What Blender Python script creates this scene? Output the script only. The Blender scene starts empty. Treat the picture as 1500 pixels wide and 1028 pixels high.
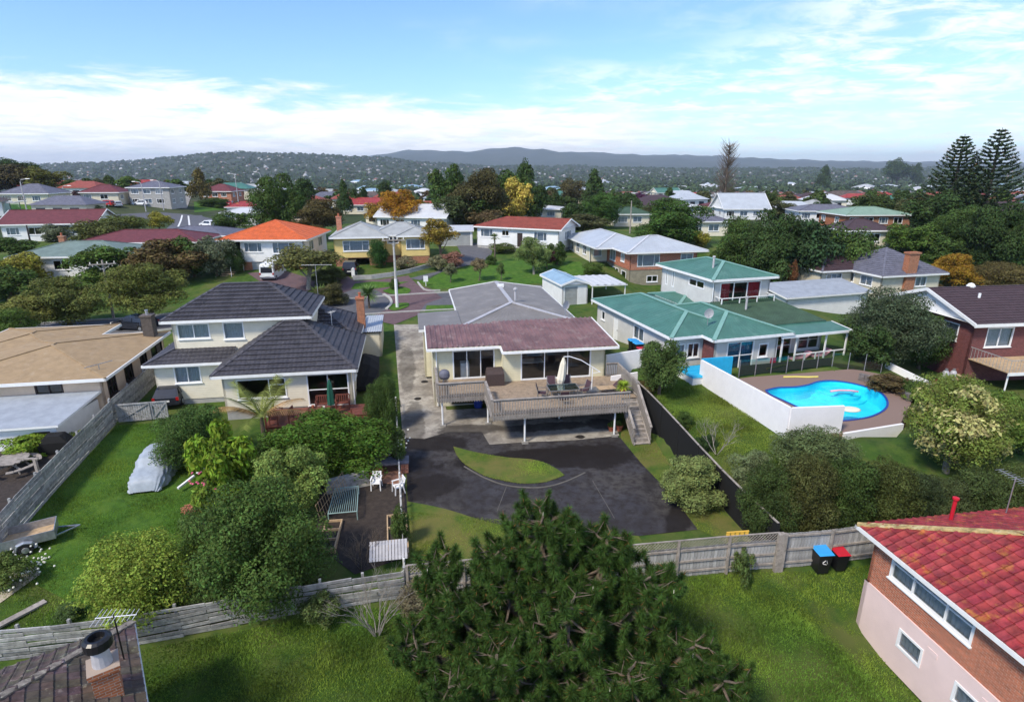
import bpy, bmesh, math, random
import numpy as np
from mathutils import Vector, Matrix
R = math.radians
rnd = random.Random(7)
SC = bpy.context.scene
COL = SC.collection
# ------------------------------------------------------------------ camera
F_PX = 870.0; PITCH = R(17.2); CAM_H = 17.0
cd = bpy.data.cameras.new('camera'); cam = bpy.data.objects.new('camera', cd); COL.objects.link(cam)
cam.location = (0, 0, CAM_H); cam.rotation_euler = (R(90) - PITCH, 0, 0)
cd.sensor_width = 36; cd.lens = F_PX / 1500 * 36; cd.clip_end = 40000; cd.clip_start = .5
SC.camera = cam
# ------------------------------------------------------------------ sky
SUN_EL, SUN_AZ = R(48), R(222)          # azimuth clockwise from +Y: behind the camera, to its left
W = bpy.data.worlds.new('World'); SC.world = W; W.use_nodes = True
nt = W.node_tree; nt.nodes.clear()
def N(t, ty, **kw):
    n = t.nodes.new(ty)
    for k, v in kw.items():
        if k == 'i':
            for a, b in v.items(): n.inputs[a].default_value = b
        else: setattr(n, k, v)
    return n
def L(t, a, b): t.links.new(a, b)
def math_n(t, op, a, b=None, clamp=False):
    n = N(t, 'ShaderNodeMath', operation=op); n.use_clamp = clamp
    for k, x in enumerate((a, b)):
        if x is None: continue
        if isinstance(x, (int, float)): n.inputs[k].default_value = x
        else: L(t, x, n.inputs[k])
    return n.outputs[0]
def ramp(t, x, a, b, lo=0., hi=1.):
    n = N(t, 'ShaderNodeMapRange', interpolation_type='SMOOTHSTEP'); L(t, x, n.inputs[0])
    for k, v in zip((1, 2, 3, 4), (a, b, lo, hi)): n.inputs[k].default_value = v
    return n.outputs[0]
sky = N(nt, 'ShaderNodeTexSky', sky_type='NISHITA', sun_disc=False, sun_elevation=SUN_EL, sun_rotation=SUN_AZ,
        altitude=100, air_density=1.0, dust_density=.25, ozone_density=3.0)
tc = N(nt, 'ShaderNodeTexCoord'); sp = N(nt, 'ShaderNodeSeparateXYZ'); L(nt, tc.outputs['Generated'], sp.inputs[0])
X_, Y_, Z_ = sp.outputs
hz = math_n(nt, 'MAXIMUM', Z_, 0.0)
den = math_n(nt, 'ADD', hz, .10)
cx = math_n(nt, 'DIVIDE', X_, den); cy = math_n(nt, 'DIVIDE', Y_, den)
cv = N(nt, 'ShaderNodeCombineXYZ'); L(nt, cx, cv.inputs[0]); L(nt, cy, cv.inputs[1])
def cloudn(scale, detail, off, rough=.6, dist=.3):
    mp = N(nt, 'ShaderNodeMapping'); mp.inputs['Location'].default_value = off; L(nt, cv.outputs[0], mp.inputs[0])
    n = N(nt, 'ShaderNodeTexNoise', i={'Scale': scale, 'Detail': detail, 'Roughness': rough, 'Distortion': dist}); L(nt, mp.outputs[0], n.inputs['Vector'])
    return n.outputs[0]
big = cloudn(.42, 3, (1.7, .4, 0)); fine = cloudn(1.6, 9, (4, 2, 1), .62); wisps = cloudn(3.2, 9, (9, 1, 3), .66, .5)
# a bank of cumulus low over the horizon, and a thin broken layer above it
bank_top = math_n(nt, 'MULTIPLY_ADD', X_, -.035); nt.nodes[-1].inputs[2].default_value = .098
rag = math_n(nt, 'MULTIPLY', math_n(nt, 'SUBTRACT', fine, .5), .16)
bank = ramp(nt, math_n(nt, 'ADD', math_n(nt, 'SUBTRACT', bank_top, Z_), rag), -.012, .034)
bank = math_n(nt, 'MULTIPLY', bank, ramp(nt, fine, .28, .5, .45, 1.))
bank = math_n(nt, 'MULTIPLY', bank, ramp(nt, math_n(nt, 'ADD', X_, math_n(nt, 'MULTIPLY', fine, .5)), .56, .38))
thin = math_n(nt, 'MULTIPLY', ramp(nt, math_n(nt, 'ADD', math_n(nt, 'MULTIPLY', big, .9), math_n(nt, 'MULTIPLY', X_, .42)), .34, .62), ramp(nt, wisps, .4, .64, .12, .95))
mask = math_n(nt, 'MAXIMUM', math_n(nt, 'MULTIPLY', bank, .97), math_n(nt, 'MULTIPLY', thin, .75), True)
tint = N(nt, 'ShaderNodeMix', data_type='RGBA', blend_type='MULTIPLY'); tint.inputs[0].default_value = 1
L(nt, sky.outputs[0], tint.inputs[6]); tint.inputs[7].default_value = (.7, .86, 1.1, 1)
cm = N(nt, 'ShaderNodeMix', data_type='RGBA'); L(nt, mask, cm.inputs[0]); L(nt, tint.outputs[2], cm.inputs[6])
cc = N(nt, 'ShaderNodeMix', data_type='RGBA'); L(nt, ramp(nt, cloudn(2.3, 8, (2, 7, 5), .6), .36, .62), cc.inputs[0]); cc.inputs[6].default_value = (5.6, 5.7, 5.8, 1); cc.inputs[7].default_value = (7.0, 7.0, 7.0, 1); L(nt, cc.outputs[2], cm.inputs[7])
bg = N(nt, 'ShaderNodeBackground', i={'Strength': .07}); L(nt, cm.outputs[2], bg.inputs[0])
wo = N(nt, 'ShaderNodeOutputWorld'); L(nt, bg.outputs[0], wo.inputs[0])
# ------------------------------------------------------------------ sun (bright thin cloud: broad and soft)
sl = bpy.data.lights.new('sun', 'SUN'); sl.energy = 1.5; sl.angle = R(10); sl.color = (1, .91, .76)
so = bpy.data.objects.new('sun', sl); COL.objects.link(so)
sd = Vector((math.sin(SUN_AZ) * math.cos(SUN_EL), math.cos(SUN_AZ) * math.cos(SUN_EL), math.sin(SUN_EL)))
so.rotation_euler = sd.to_track_quat('Z', 'Y').to_euler(); so.location = (0, 0, 300)
VS = SC.view_settings; VS.view_transform = 'Standard'; VS.look = 'None'; VS.exposure = 1.62; VS.gamma = 1; VS.use_curve_mapping = False

# ------------------------------------------------------------------ ground height
def smooth(x): x = min(1., max(0., x)); return x * x * (3 - 2 * x)
PROF = [(-60, -3), (10, -.9), (18, -.2), (24, .4), (34, .55), (40, .7), (46, 1.1), (55, 2.0), (66, 2.4), (80, 4.0), (100, 5.1), (125, 4.9), (160, 4.2),
        (200, 3.6), (260, 2.2), (350, -2), (500, -10), (800, -22), (1400, -30), (2500, -34), (40000, -34)]
PX = np.array([p[0] for p in PROF], float); PZ = np.array([p[1] for p in PROF], float)
def sstep(x): x = np.clip(x, 0, 1); return x * x * (3 - 2 * x)
def ground_np(x, y):
    x = np.asarray(x, float); y = np.asarray(y, float)
    z = (np.interp(y - 2, PX, PZ) + np.interp(y, PX, PZ) + np.interp(y + 2, PX, PZ)) / 3
    d = x - (11.75 - .2 * (y - 22.2))
    z = z + 1.75 * sstep(d / .9) * sstep((y - 24) / 6) * (1 - sstep((y - 44) / 12)) * (1 - sstep((x - 27) / 6))
    z = z - 1.2 * sstep((x - 30) / 8) * sstep((y - 40) / 10) * (1 - sstep((y - 72) / 20))
    z = z - 1.4 * sstep((x - 12) / 6) * sstep((y - 64) / 8) * (1 - sstep((y - 84) / 14))
    z = z - 1.5 * sstep((x - 10.5) / 4) * (1 - sstep((y - 19.5) / 3.5))
    z = z + 4.4 * sstep((-x - 70) / 50) * sstep((y - 105) / 60) * (1 - sstep((y - 250) / 150))
    z = z - .6 * sstep((-x - 30) / 12) * sstep((y - 44) / 12) * (1 - sstep((y - 70) / 20))
    return z
def ground(x, y): return float(ground_np(x, y))
CS, SN = math.cos(PITCH), math.sin(PITCH)
def ray(u, v):
    a = (u - 750) / F_PX; b = (v - 514) / F_PX
    return Vector((a, CS - b * SN, -(SN + b * CS)))
def at(u, v, h=0.):                       # the spot on the ground seen there (h above it)
    d = ray(u, v); t = 8.; 
    for _ in range(4000):
        p = d * t; z = CAM_H + p.z
        if z <= ground(p.x, p.y) + h: break
        t += max(.05, (z - ground(p.x, p.y) - h) * .4)
        if t > 6000: break
    return Vector((p.x, p.y, ground(p.x, p.y) + h))
def atz(u, v, z):
    d = ray(u, v); t = (z - CAM_H) / d.z
    return Vector((d.x * t, d.y * t, z))
def depth(p): return p.y * CS - (p.z - CAM_H) * SN
def top_z(p, v):                           # height of the point above p that is seen at row v
    b = (v - 514) / F_PX; t = p.y / (CS - b * SN)
    return CAM_H - t * (SN + b * CS)

# ------------------------------------------------------------------ materials
MATS = {}
def mat(name, col, rough=.7, var=.18, scale=2.5, bump=0., bscale=30., metal=0., spec=.4, pattern=None, col2=None, psize=.2, stain=None, objcol=False, world=False):
    if name in MATS: return MATS[name]
    m = bpy.data.materials.new(name); m.use_nodes = True; t = m.node_tree; t.nodes.clear()
    out = N(t, 'ShaderNodeOutputMaterial'); b = N(t, 'ShaderNodeBsdfPrincipled'); L(t, b.outputs[0], out.inputs[0])
    b.inputs['Roughness'].default_value = rough; b.inputs['Metallic'].default_value = metal; b.inputs['Specular IOR Level'].default_value = spec
    tcn = N(t, 'ShaderNodeTexCoord'); co = N(t, 'ShaderNodeNewGeometry').outputs['Position'] if world else tcn.outputs['Object']
    n1 = N(t, 'ShaderNodeTexNoise', i={'Scale': scale, 'Detail': 7, 'Roughness': .65}); L(t, co, n1.inputs['Vector'])
    c = tuple(col) + (1,)
    cn = N(t, 'ShaderNodeMix', data_type='RGBA'); L(t, ramp(t, n1.outputs[0], .3, .7), cn.inputs[0])
    cn.inputs[6].default_value = tuple(x * (1 - var) for x in col) + (1,); cn.inputs[7].default_value = tuple(min(1, x * (1 + var)) for x in (col2 if col2 and not pattern else col)) + (1,)
    cout = cn.outputs[2]; hgt = None
    if pattern == 'board':                 # lapped weatherboards
        s = N(t, 'ShaderNodeSeparateXYZ'); L(t, co, s.inputs[0])
        fr = math_n(t, 'FRACT', math_n(t, 'DIVIDE', s.outputs[2], psize)); hgt = math_n(t, 'MULTIPLY', math_n(t, 'SUBTRACT', 1., fr), .6)
        dk = ramp(t, fr, .0, .08, .62, 1.)
        mm = N(t, 'ShaderNodeMix', data_type='RGBA', blend_type='MULTIPLY'); mm.inputs[0].default_value = .55; L(t, cout, mm.inputs[6]); L(t, dk, mm.inputs[7]); cout = mm.outputs[2]
    if pattern == 'vboard':
        s = N(t, 'ShaderNodeSeparateXYZ'); L(t, co, s.inputs[0])
        fr = math_n(t, 'FRACT', math_n(t, 'DIVIDE', math_n(t, 'ADD', s.outputs[0], s.outputs[1]), psize)); hgt = ramp(t, fr, .0, .1)
    if pattern == 'brick':
        s = N(t, 'ShaderNodeSeparateXYZ'); L(t, co, s.inputs[0]); cb = N(t, 'ShaderNodeCombineXYZ')
        L(t, math_n(t, 'ADD', s.outputs[0], s.outputs[1]), cb.inputs[0]); L(t, s.outputs[2], cb.inputs[1])
        bk = N(t, 'ShaderNodeTexBrick', i={'Scale': 1., 'Mortar Size': .009, 'Brick Width': .235, 'Row Height': .086, 'Mortar Smooth': .1, 'Bias': -.1})
        L(t, cb.outputs[0], bk.inputs['Vector']); L(t, cout, bk.inputs['Color1'])
        d2 = N(t, 'ShaderNodeMix', data_type='RGBA', blend_type='MULTIPLY'); d2.inputs[0].default_value = 1; L(t, cout, d2.inputs[6]); d2.inputs[7].default_value = (.66, .62, .6, 1)
        L(t, d2.outputs[2], bk.inputs['Color2']); bk.inputs['Mortar'].default_value = tuple(col2 or (.4, .37, .33)) + (1,); cout = bk.outputs[0]
        hgt = math_n(t, 'SUBTRACT', 1., bk.outputs[1])
    if stain:                              # blotches of lichen, moss or dirt: (colour, amount, scale)
        n2 = N(t, 'ShaderNodeTexNoise', i={'Scale': stain[2], 'Detail': 9, 'Roughness': .7}); L(t, co, n2.inputs['Vector'])
        mm = N(t, 'ShaderNodeMix', data_type='RGBA'); L(t, ramp(t, n2.outputs[0], .62 - stain[1] * .3, .74 - stain[1] * .2), mm.inputs[0])
        L(t, cout, mm.inputs[6]); mm.inputs[7].default_value = tuple(stain[0]) + (1,); cout = mm.outputs[2]
    if objcol:
        oi = N(t, 'ShaderNodeObjectInfo'); mm = N(t, 'ShaderNodeMix', data_type='RGBA', blend_type='MULTIPLY'); mm.inputs[0].default_value = 1
        L(t, cout, mm.inputs[6]); L(t, oi.outputs['Color'], mm.inputs[7]); cout = mm.outputs[2]
    L(t, cout, b.inputs['Base Color'])
    if bump or hgt is not None:
        bp = N(t, 'ShaderNodeBump', i={'Strength': bump or .5, 'Distance': .03})
        n3 = N(t, 'ShaderNodeTexNoise', i={'Scale': bscale, 'Detail': 5}); L(t, co, n3.inputs['Vector'])
        h = n3.outputs[0] if hgt is None else math_n(t, 'ADD', hgt, math_n(t, 'MULTIPLY', n3.outputs[0], .25))
        L(t, h, bp.inputs['Height']); L(t, bp.outputs[0], b.inputs['Normal'])
    MATS[name] = m; return m
def glass_mat(name, tint=(.75, .8, .82), refl=.06, fk=.7):
    m = bpy.data.materials.new(name); m.use_nodes = True; t = m.node_tree; t.nodes.clear()
    out = N(t, 'ShaderNodeOutputMaterial'); tr = N(t, 'ShaderNodeBsdfTransparent', i={'Color': tint + (1,)}); gl = N(t, 'ShaderNodeBsdfGlossy', i={'Roughness': .03, 'Color': (.9, .95, 1, 1)})
    fr = N(t, 'ShaderNodeLayerWeight', i={'Blend': .35}); mx = N(t, 'ShaderNodeMixShader')
    L(t, math_n(t, 'ADD', math_n(t, 'MULTIPLY', fr.outputs[0], fk), refl, True), mx.inputs[0]); L(t, tr.outputs[0], mx.inputs[1]); L(t, gl.outputs[0], mx.inputs[2]); L(t, mx.outputs[0], out.inputs[0])
    MATS[name] = m; return m
def foliage_mat(name, trans=.25, sat=1., rough=.7, dead=None, ns_=2.6):
    m = bpy.data.materials.new(name); m.use_nodes = True; t = m.node_tree; t.nodes.clear()
    out = N(t, 'ShaderNodeOutputMaterial'); oi = N(t, 'ShaderNodeObjectInfo'); ge = N(t, 'ShaderNodeNewGeometry'); tcn = N(t, 'ShaderNodeTexCoord')
    ns = N(t, 'ShaderNodeTexNoise', i={'Scale': ns_, 'Detail': 4}); L(t, tcn.outputs['Object'], ns.inputs['Vector'])
    v = math_n(t, 'ADD', math_n(t, 'MULTIPLY', ge.outputs['Random Per Island'], .75), math_n(t, 'MULTIPLY', ramp(t, ns.outputs[0], .3, .7), .8))
    hs = N(t, 'ShaderNodeHueSaturation'); L(t, oi.outputs['Color'], hs.inputs['Color']); L(t, math_n(t, 'MULTIPLY_ADD', v, 1.75), hs.inputs['Value']); t.nodes[-1].inputs[2].default_value = .3
    L(t, math_n(t, 'ADD', .462, math_n(t, 'MULTIPLY', ge.outputs['Random Per Island'], .05)), hs.inputs['Hue']); hs.inputs['Saturation'].default_value = sat
    if ns_ < 1:
        n2 = N(t, 'ShaderNodeTexNoise', i={'Scale': .22, 'Detail': 5}); L(t, tcn.outputs['Object'], n2.inputs['Vector']); L(t, ramp(t, n2.outputs[0], .35, .68, .505, .468), hs.inputs['Hue'])
    b = N(t, 'ShaderNodeBsdfPrincipled'); b.inputs['Roughness'].default_value = rough; b.inputs['Specular IOR Level'].default_value = .12
    c = hs.outputs[0]
    if dead:
        mm = N(t, 'ShaderNodeMix', data_type='RGBA'); L(t, ramp(t, ge.outputs['Random Per Island'], .985, .99), mm.inputs[0]); L(t, c, mm.inputs[6]); mm.inputs[7].default_value = dead + (1,); c = mm.outputs[2]
    L(t, c, b.inputs['Base Color']); tl = N(t, 'ShaderNodeBsdfTranslucent'); L(t, c, tl.inputs[0])
    mx = N(t, 'ShaderNodeMixShader'); mx.inputs[0].default_value = trans; L(t, b.outputs[0], mx.inputs[1]); L(t, tl.outputs[0], mx.inputs[2]); L(t, mx.outputs[0], out.inputs[0])
    MATS[name] = m; return m

# ------------------------------------------------------------------ mesh builder
class MB:
    def __init__(s): s.v = []; s.f = []; s.m = []
    def poly(s, pts, mi=0):
        k = len(s.v); s.v += [tuple(p) for p in pts]; s.f.append(tuple(range(k, k + len(pts)))); s.m.append(mi); return s
    def hexa(s, P, mi=0):                  # eight corners: bottom ring then top ring
        k = len(s.v); s.v += [tuple(p) for p in P]
        for q in ((3, 2, 1, 0), (4, 5, 6, 7), (0, 1, 5, 4), (1, 2, 6, 5), (2, 3, 7, 6), (3, 0, 4, 7)): s.f.append(tuple(k + j for j in q)); s.m.append(mi)
        return s
    def box(s, x0, y0, z0, x1, y1, z1, mi=0):
        return s.hexa([(x0, y0, z0), (x1, y0, z0), (x1, y1, z0), (x0, y1, z0), (x0, y0, z1), (x1, y0, z1), (x1, y1, z1), (x0, y1, z1)], mi)
    def bar(s, a, b, w, h, mi=0, up=(0, 0, 1)):   # a rectangular bar between two points
        a = Vector(a); b = Vector(b); d = (b - a).normalized(); u = Vector(up)
        if abs(d.dot(u)) > .98: u = Vector((0, 1, 0))
        x = d.cross(u).normalized() * (w / 2); y = x.cross(d).normalized() * (h / 2)
        return s.hexa([a - x - y, a + x - y, b + x - y, b - x - y, a - x + y, a + x + y, b + x + y, b - x + y], mi)
    def tube(s, pts, radii, n=8, mi=0, cap=True):
        rings = []; P = [Vector(p) for p in pts]
        for i, p in enumerate(P):
            d = (P[min(i + 1, len(P) - 1)] - P[max(i - 1, 0)]).normalized(); u = Vector((0, 0, 1)) if abs(d.z) < .9 else Vector((1, 0, 0))
            x = d.cross(u).normalized(); y = x.cross(d); r = radii[i] if hasattr(radii, '__len__') else radii
            k = len(s.v); s.v += [tuple(p + (x * math.cos(q * 2 * math.pi / n) + y * math.sin(q * 2 * math.pi / n)) * r) for q in range(n)]; rings.append(k)
        for a, b in zip(rings, rings[1:]):
            for q in range(n): s.f.append((a + q, a + (q + 1) % n, b + (q + 1) % n, b + q)); s.m.append(mi)
        if cap:
            s.f.append(tuple(rings[0] + q for q in range(n))[::-1]); s.m.append(mi); s.f.append(tuple(rings[-1] + q for q in range(n))); s.m.append(mi)
        return s
    def lathe(s, prof, n=16, c=(0, 0, 0), mi=0):
        rings = []
        for r, z in prof:
            k = len(s.v); s.v += [(c[0] + r * math.cos(q * 2 * math.pi / n), c[1] + r * math.sin(q * 2 * math.pi / n), c[2] + z) for q in range(n)]; rings.append(k)
        for a, b in zip(rings, rings[1:]):
            for q in range(n): s.f.append((a + q, a + (q + 1) % n, b + (q + 1) % n, b + q)); s.m.append(mi)
        s.f.append(tuple(rings[-1] + q for q in range(n))); s.m.append(mi)
        return s
    def prism(s, pts, z0, z1, mi=0):
        n = len(pts); k = len(s.v); s.v += [(p[0], p[1], z0) for p in pts] + [(p[0], p[1], z1) for p in pts]
        s.f += [tuple(range(k, k + n))[::-1], tuple(range(k + n, k + 2 * n))] + [(k + i, k + (i + 1) % n, k + n + (i + 1) % n, k + n + i) for i in range(n)]; s.m += [mi] * (n + 2); return s
    def mesh(s, name, mats, smooth=False):
        me = bpy.data.meshes.new(name); me.from_pydata(s.v, [], s.f)
        for m in (mats if isinstance(mats, (list, tuple)) else [mats]): me.materials.append(MATS[m] if isinstance(m, str) else m)
        if len(me.materials) > 1: me.polygons.foreach_set('material_index', s.m)
        if smooth: me.polygons.foreach_set('use_smooth', [True] * len(s.f))
        me.update(); return me
    def build(s, name, mats, parent=None, smooth=False, label=None, kind=None, loc=None):
        return link(name, s.mesh(name, mats, smooth), parent, label, kind, loc)
def link(name, me, parent=None, label=None, kind=None, loc=None, rot=None, scale=None, color=None):
    o = bpy.data.objects.new(name, me); COL.objects.link(o)
    if parent is not None: o.parent = parent
    if label: o['label'] = label
    if kind: o['kind'] = kind
    if loc is not None: o.location = loc
    if rot is not None: o.rotation_euler = rot if hasattr(rot, '__len__') else (0, 0, rot)
    if scale is not None: o.scale = scale if hasattr(scale, '__len__') else (scale,) * 3
    if color is not None: o.color = tuple(color) + (1,)
    return o
def tag(o, label, cat, group=None):
    o['label'] = label; o['category'] = cat
    if group: o['group'] = group
    return o
def thing(name, label, cat, loc=(0, 0, 0), rz=0., group=None):
    o = bpy.data.objects.new(name, None); COL.objects.link(o); o.location = loc; o.rotation_euler = (0, 0, rz); o.empty_display_size = .3
    return tag(o, label, cat, group)
def np_mesh(name, V, Fq, mats, smooth=False):      # V (n,3), Fq (m,3 or 4)
    me = bpy.data.meshes.new(name); k = Fq.shape[1]; n = len(Fq)
    me.vertices.add(len(V)); me.vertices.foreach_set('co', np.ascontiguousarray(V, np.float32).ravel())
    me.loops.add(n * k); me.loops.foreach_set('vertex_index', np.ascontiguousarray(Fq, np.int32).ravel())
    me.polygons.add(n); me.polygons.foreach_set('loop_start', np.arange(0, n * k, k, dtype=np.int32)); me.polygons.foreach_set('loop_total', np.full(n, k, np.int32))
    if smooth: me.polygons.foreach_set('use_smooth', np.ones(n, bool))
    for m in (mats if isinstance(mats, (list, tuple)) else [mats]): me.materials.append(MATS[m] if isinstance(m, str) else m)
    me.update(calc_edges=True); return me

# plain paints and stuffs of the place (real-world base colours)
mat('white_paint', (.78, .78, .76), .5, .05, 3); mat('white_frame', (.8, .8, .79), .4, .03, 3)
mat('cream_board', (.66, .61, .42), .6, .06, 1.5, .5, 20, pattern='board', psize=.17)
mat('ivory_board', (.72, .66, .52), .6, .05, 1.5, .5, 20, pattern='board', psize=.17)
mat('yellow_board', (.70, .53, .2), .6, .06, 1.5, .5, 20, pattern='board', psize=.17)
mat('white_board', (.74, .74, .72), .6, .05, 1.5, .5, 20, pattern='board', psize=.18)
mat('grey_vboard', (.55, .54, .51), .65, .07, 1.5, .4, 20, pattern='vboard', psize=.3)
mat('peach_stucco', (.68, .52, .38), .85, .08, 1.2, .25, 60); mat('pink_stucco', (.75, .58, .54), .85, .05, .8, .2, 60)
mat('cream_stucco', (.62, .57, .44), .85, .08, 1, .2, 60); mat('grey_block', (.36, .35, .33), .9, .15, 2, .3, 30)
mat('olive_block', (.27, .24, .17), .9, .18, 2, .3, 30)
mat('red_brick', (.5, .15, .07), .85, .25, 6, .5, pattern='brick', col2=(.42, .33, .27)); mat('dark_brick', (.17, .045, .045), .85, .25, 6, .5, pattern='brick', col2=(.2, .12, .11))
mat('orange_brick', (.42, .14, .055), .85, .2, 6, .5, pattern='brick', col2=(.36, .28, .22)); mat('brown_brick', (.1, .085, .07), .9, .2, 6, .4, pattern='brick', col2=(.12, .1, .09))
mat('charcoal_tile', (.048, .045, .052), .55, .25, 1.3, .2, 25, stain=((.075, .07, .075), .25, 2)); mat('ridge_charcoal', (.075, .07, .078), .6, .2, 3)
mat('maroon_steel', (.17, .088, .08), .5, .3, .8, .1, 20, spec=.5, stain=((.25, .17, .15), .38, 1.3))
mat('taupe_steel', (.19, .175, .16), .55, .12, .7, .1, 20, stain=((.25, .235, .215), .3, .7)); mat('flashing', (.4, .39, .4), .45, .12, 3)
mat('brown_felt', (.32, .225, .125), .9, .13, 1.5, .3, 50, stain=((.37, .28, .18), .3, 2)); mat('pale_sheet', (.3, .33, .37), .7, .12, 1.3, .15, 40)
mat('green_steel', (.055, .155, .12), .5, .14, .8, .12, 20, stain=((.09, .2, .16), .3, .6)); mat('green_ridge', (.17, .33, .28), .5, .08, 2); mat('green_ribbed', (.045, .085, .05), .6, .2, 1, .1, 20)
mat('red_tile', (.27, .034, .038), .6, .35, 3, .3, 30, stain=((.4, .15, .03), .3, 1.4), objcol=True, world=True)
mat('brown_tile', (.085, .062, .055), .8, .35, 3, .3, 30, stain=((.3, .27, .22), .25, 2.2), objcol=True, world=True); mat('lichen_cap', (.2, .17, .14), .85, .4, 5, .4, 30, stain=((.42, .39, .3), .4, 6))
mat('lichen_ridge', (.42, .3, .12), .85, .5, 3, .4, 30, stain=((.55, .47, .25), .45, 4))
mat('plum_tile', (.055, .032, .036), .6, .25, 3, .3, 25); mat('slate_tile', (.12, .12, .15), .6, .25, 2, .3, 25)
mat('orange_tile', (.58, .13, .035), .55, .18, 2, .3, 15); mat('terracotta', (.25, .062, .04), .6, .22, 1.5, .3, 20); mat('silver_steel', (.4, .43, .46), .4, .08, .6, .08, 10, spec=.6)
mat('grey_steel', (.33, .34, .33), .55, .12, 1, .1, 20); mat('blue_steel', (.24, .36, .46), .5, .1, 1); mat('white_steel', (.52, .53, .54), .45, .06, 1)
mat('dark_void', (.012, .012, .013), .9, .1); mat('interior', (.22, .2, .18), .9, .1); mat('curtain', (.55, .57, .6), .9, .1, 6); mat('floor_wood', (.16, .1, .06), .6, .2)  # dark_void: near black, stands in for shade on the under-house walls
mat('red_curtain', (.5, .03, .05), .8, .1, 6); mat('blue_curtain', (.06, .2, .32), .6, .15, 4); mat('brown_frame', (.035, .022, .018), .6, .2)
mat('weathered', (.3, .265, .23), .85, .3, 3, .4, 40, stain=((.17, .15, .13), .25, 5)); mat('grey_wood', (.33, .325, .315), .9, .3, 4, .4, 40, stain=((.14, .135, .13), .25, 6), objcol=True)
mat('deck_wood', (.31, .235, .165), .8, .22, 3, .3, 40, stain=((.2, .15, .11), .3, 4)); mat('red_timber', (.16, .05, .035), .6, .2, 4); mat('pale_timber', (.45, .32, .19), .8, .2, 4)
mat('post_concrete', (.42, .41, .38), .9, .15, 6, .3, 40); mat('asphalt', (.034, .033, .037), .75, .25, 5, .35, 160, stain=((.014, .012, .011), .3, .35))
mat('concrete', (.3, .28, .245), .9, .2, 1.2, .3, 80, stain=((.085, .078, .068), .42, .42)); mat('moss_dark', (.018, .014, .011), .95, .4, 2, .5, 30)
mat('road', (.1, .1, .11), .85, .15, 2, .3, 60); mat('red_chip', (.12, .075, .08), .9, .15, 2, .3, 60); mat('kerb', (.4, .39, .36), .9, .12, 3); mat('road_paint', (.7, .7, .68), .7, .1)
mat('soil', (.04, .03, .024), .95, .35, 4, .6, 30); mat('brick_paver', (.3, .155, .105), .9, .2, 4, .3, pattern='brick', col2=(.22, .15, .12)); mat('bark', (.13, .1, .075), .95, .3, 8, .6, 20); mat('pale_bark', (.28, .25, .21), .95, .25, 8, .5, 20)
mat('black_cloth', (.006, .006, .006), .9, .2, 5); mat('black_plastic', (.012, .012, .013), .35, .1); mat('car_dark', (.02, .022, .03), .22, .05, spec=.6); mat('car_white', (.72, .73, .73), .3, .03, spec=.6); mat('car_red', (.4, .02, .02), .3, .05)
mat('car_silver', (.4, .42, .45), .3, .05, spec=.6)
mat('rubber', (.015, .015, .015), .9, .1); mat('galv', (.42, .43, .45), .4, .2, 6, metal=.7); mat('steel_dull', (.3, .3, .3), .45, .1, metal=.6); mat('red_lamp', (.35, .01, .01), .3, .05); mat('plate', (.75, .75, .7), .5, .02); mat('chrome', (.6, .6, .6), .2, .02, metal=1.)
mat('car_cover', (.33, .37, .41), .55, .12, 2.5, .5, 5); mat('canvas_cream', (.72, .66, .52), .85, .06, 5, .2); mat('green_canvas', (.01, .09, .055), .8, .1, 5); mat('wicker_brown', (.06, .04, .035), .8, .2, 10, .4, 60)
mat('purple_sling', (.075, .04, .05), .7, .15, 8); mat('plastic_white', (.8, .8, .8), .4, .03); mat('blue_plastic', (.02, .06, .35), .4, .05); mat('sky_plastic', (.04, .33, .72), .4, .05); mat('red_plastic', (.5, .015, .03), .4, .05); mat('terracotta_pot', (.4, .12, .06), .8, .15)
mat('cyan_cover', (.02, .38, .62), .5, .08, 3); mat('pool_paint', (.03, .66, .8), .5, .1, 1.2); mat('pool_wall_white', (.8, .78, .77), .7, .04, 1.5); mat('blue_tile', (.02, .06, .3), .4, .1, 10); mat('green_shade', (.015, .09, .06), .8, .15, 6)
mat('teal_frame', (.25, .36, .34), .5, .1); mat('petal_pink', (.62, .12, .2), .7, .2); mat('petal_white', (.78, .76, .66), .7, .1); mat('yellow_foam', (.75, .65, .15), .7, .05); mat('pink_foam', (.75, .35, .4), .7, .05); mat('gold_plastic', (.7, .42, .06), .5, .05)
mat('stone_wall', (.16, .14, .13), .95, .25, 3, .5, 12); mat('sand_path', (.42, .36, .27), .95, .15, 2, .3, 40)
mat('old_edging', (.12, .11, .095), .9, .2); glass_mat('glass'); glass_mat('fence_glass', (.55, .7, .68), .05)
mat('sage_steel', (.15, .2, .175), .6, .15, 1.2); mat('pale_sage', (.2, .3, .22), .6, .12, 1.2); mat('maroon_tile', (.13, .033, .036), .65, .25, 2, .3, 20); mat('far_wall', (.36, .34, .31), .8, .1); mat('far_roof_grey', (.14, .14, .15), .7, .1); mat('far_roof_pale', (.4, .41, .42), .6, .1); mat('far_roof_red', (.22, .075, .055), .7, .1); foliage_mat('leaf', sat=1.08); foliage_mat('needle', .12, 1.15, .6, (.3, .13, .05)); foliage_mat('blade', .3, ns_=.45)
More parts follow.
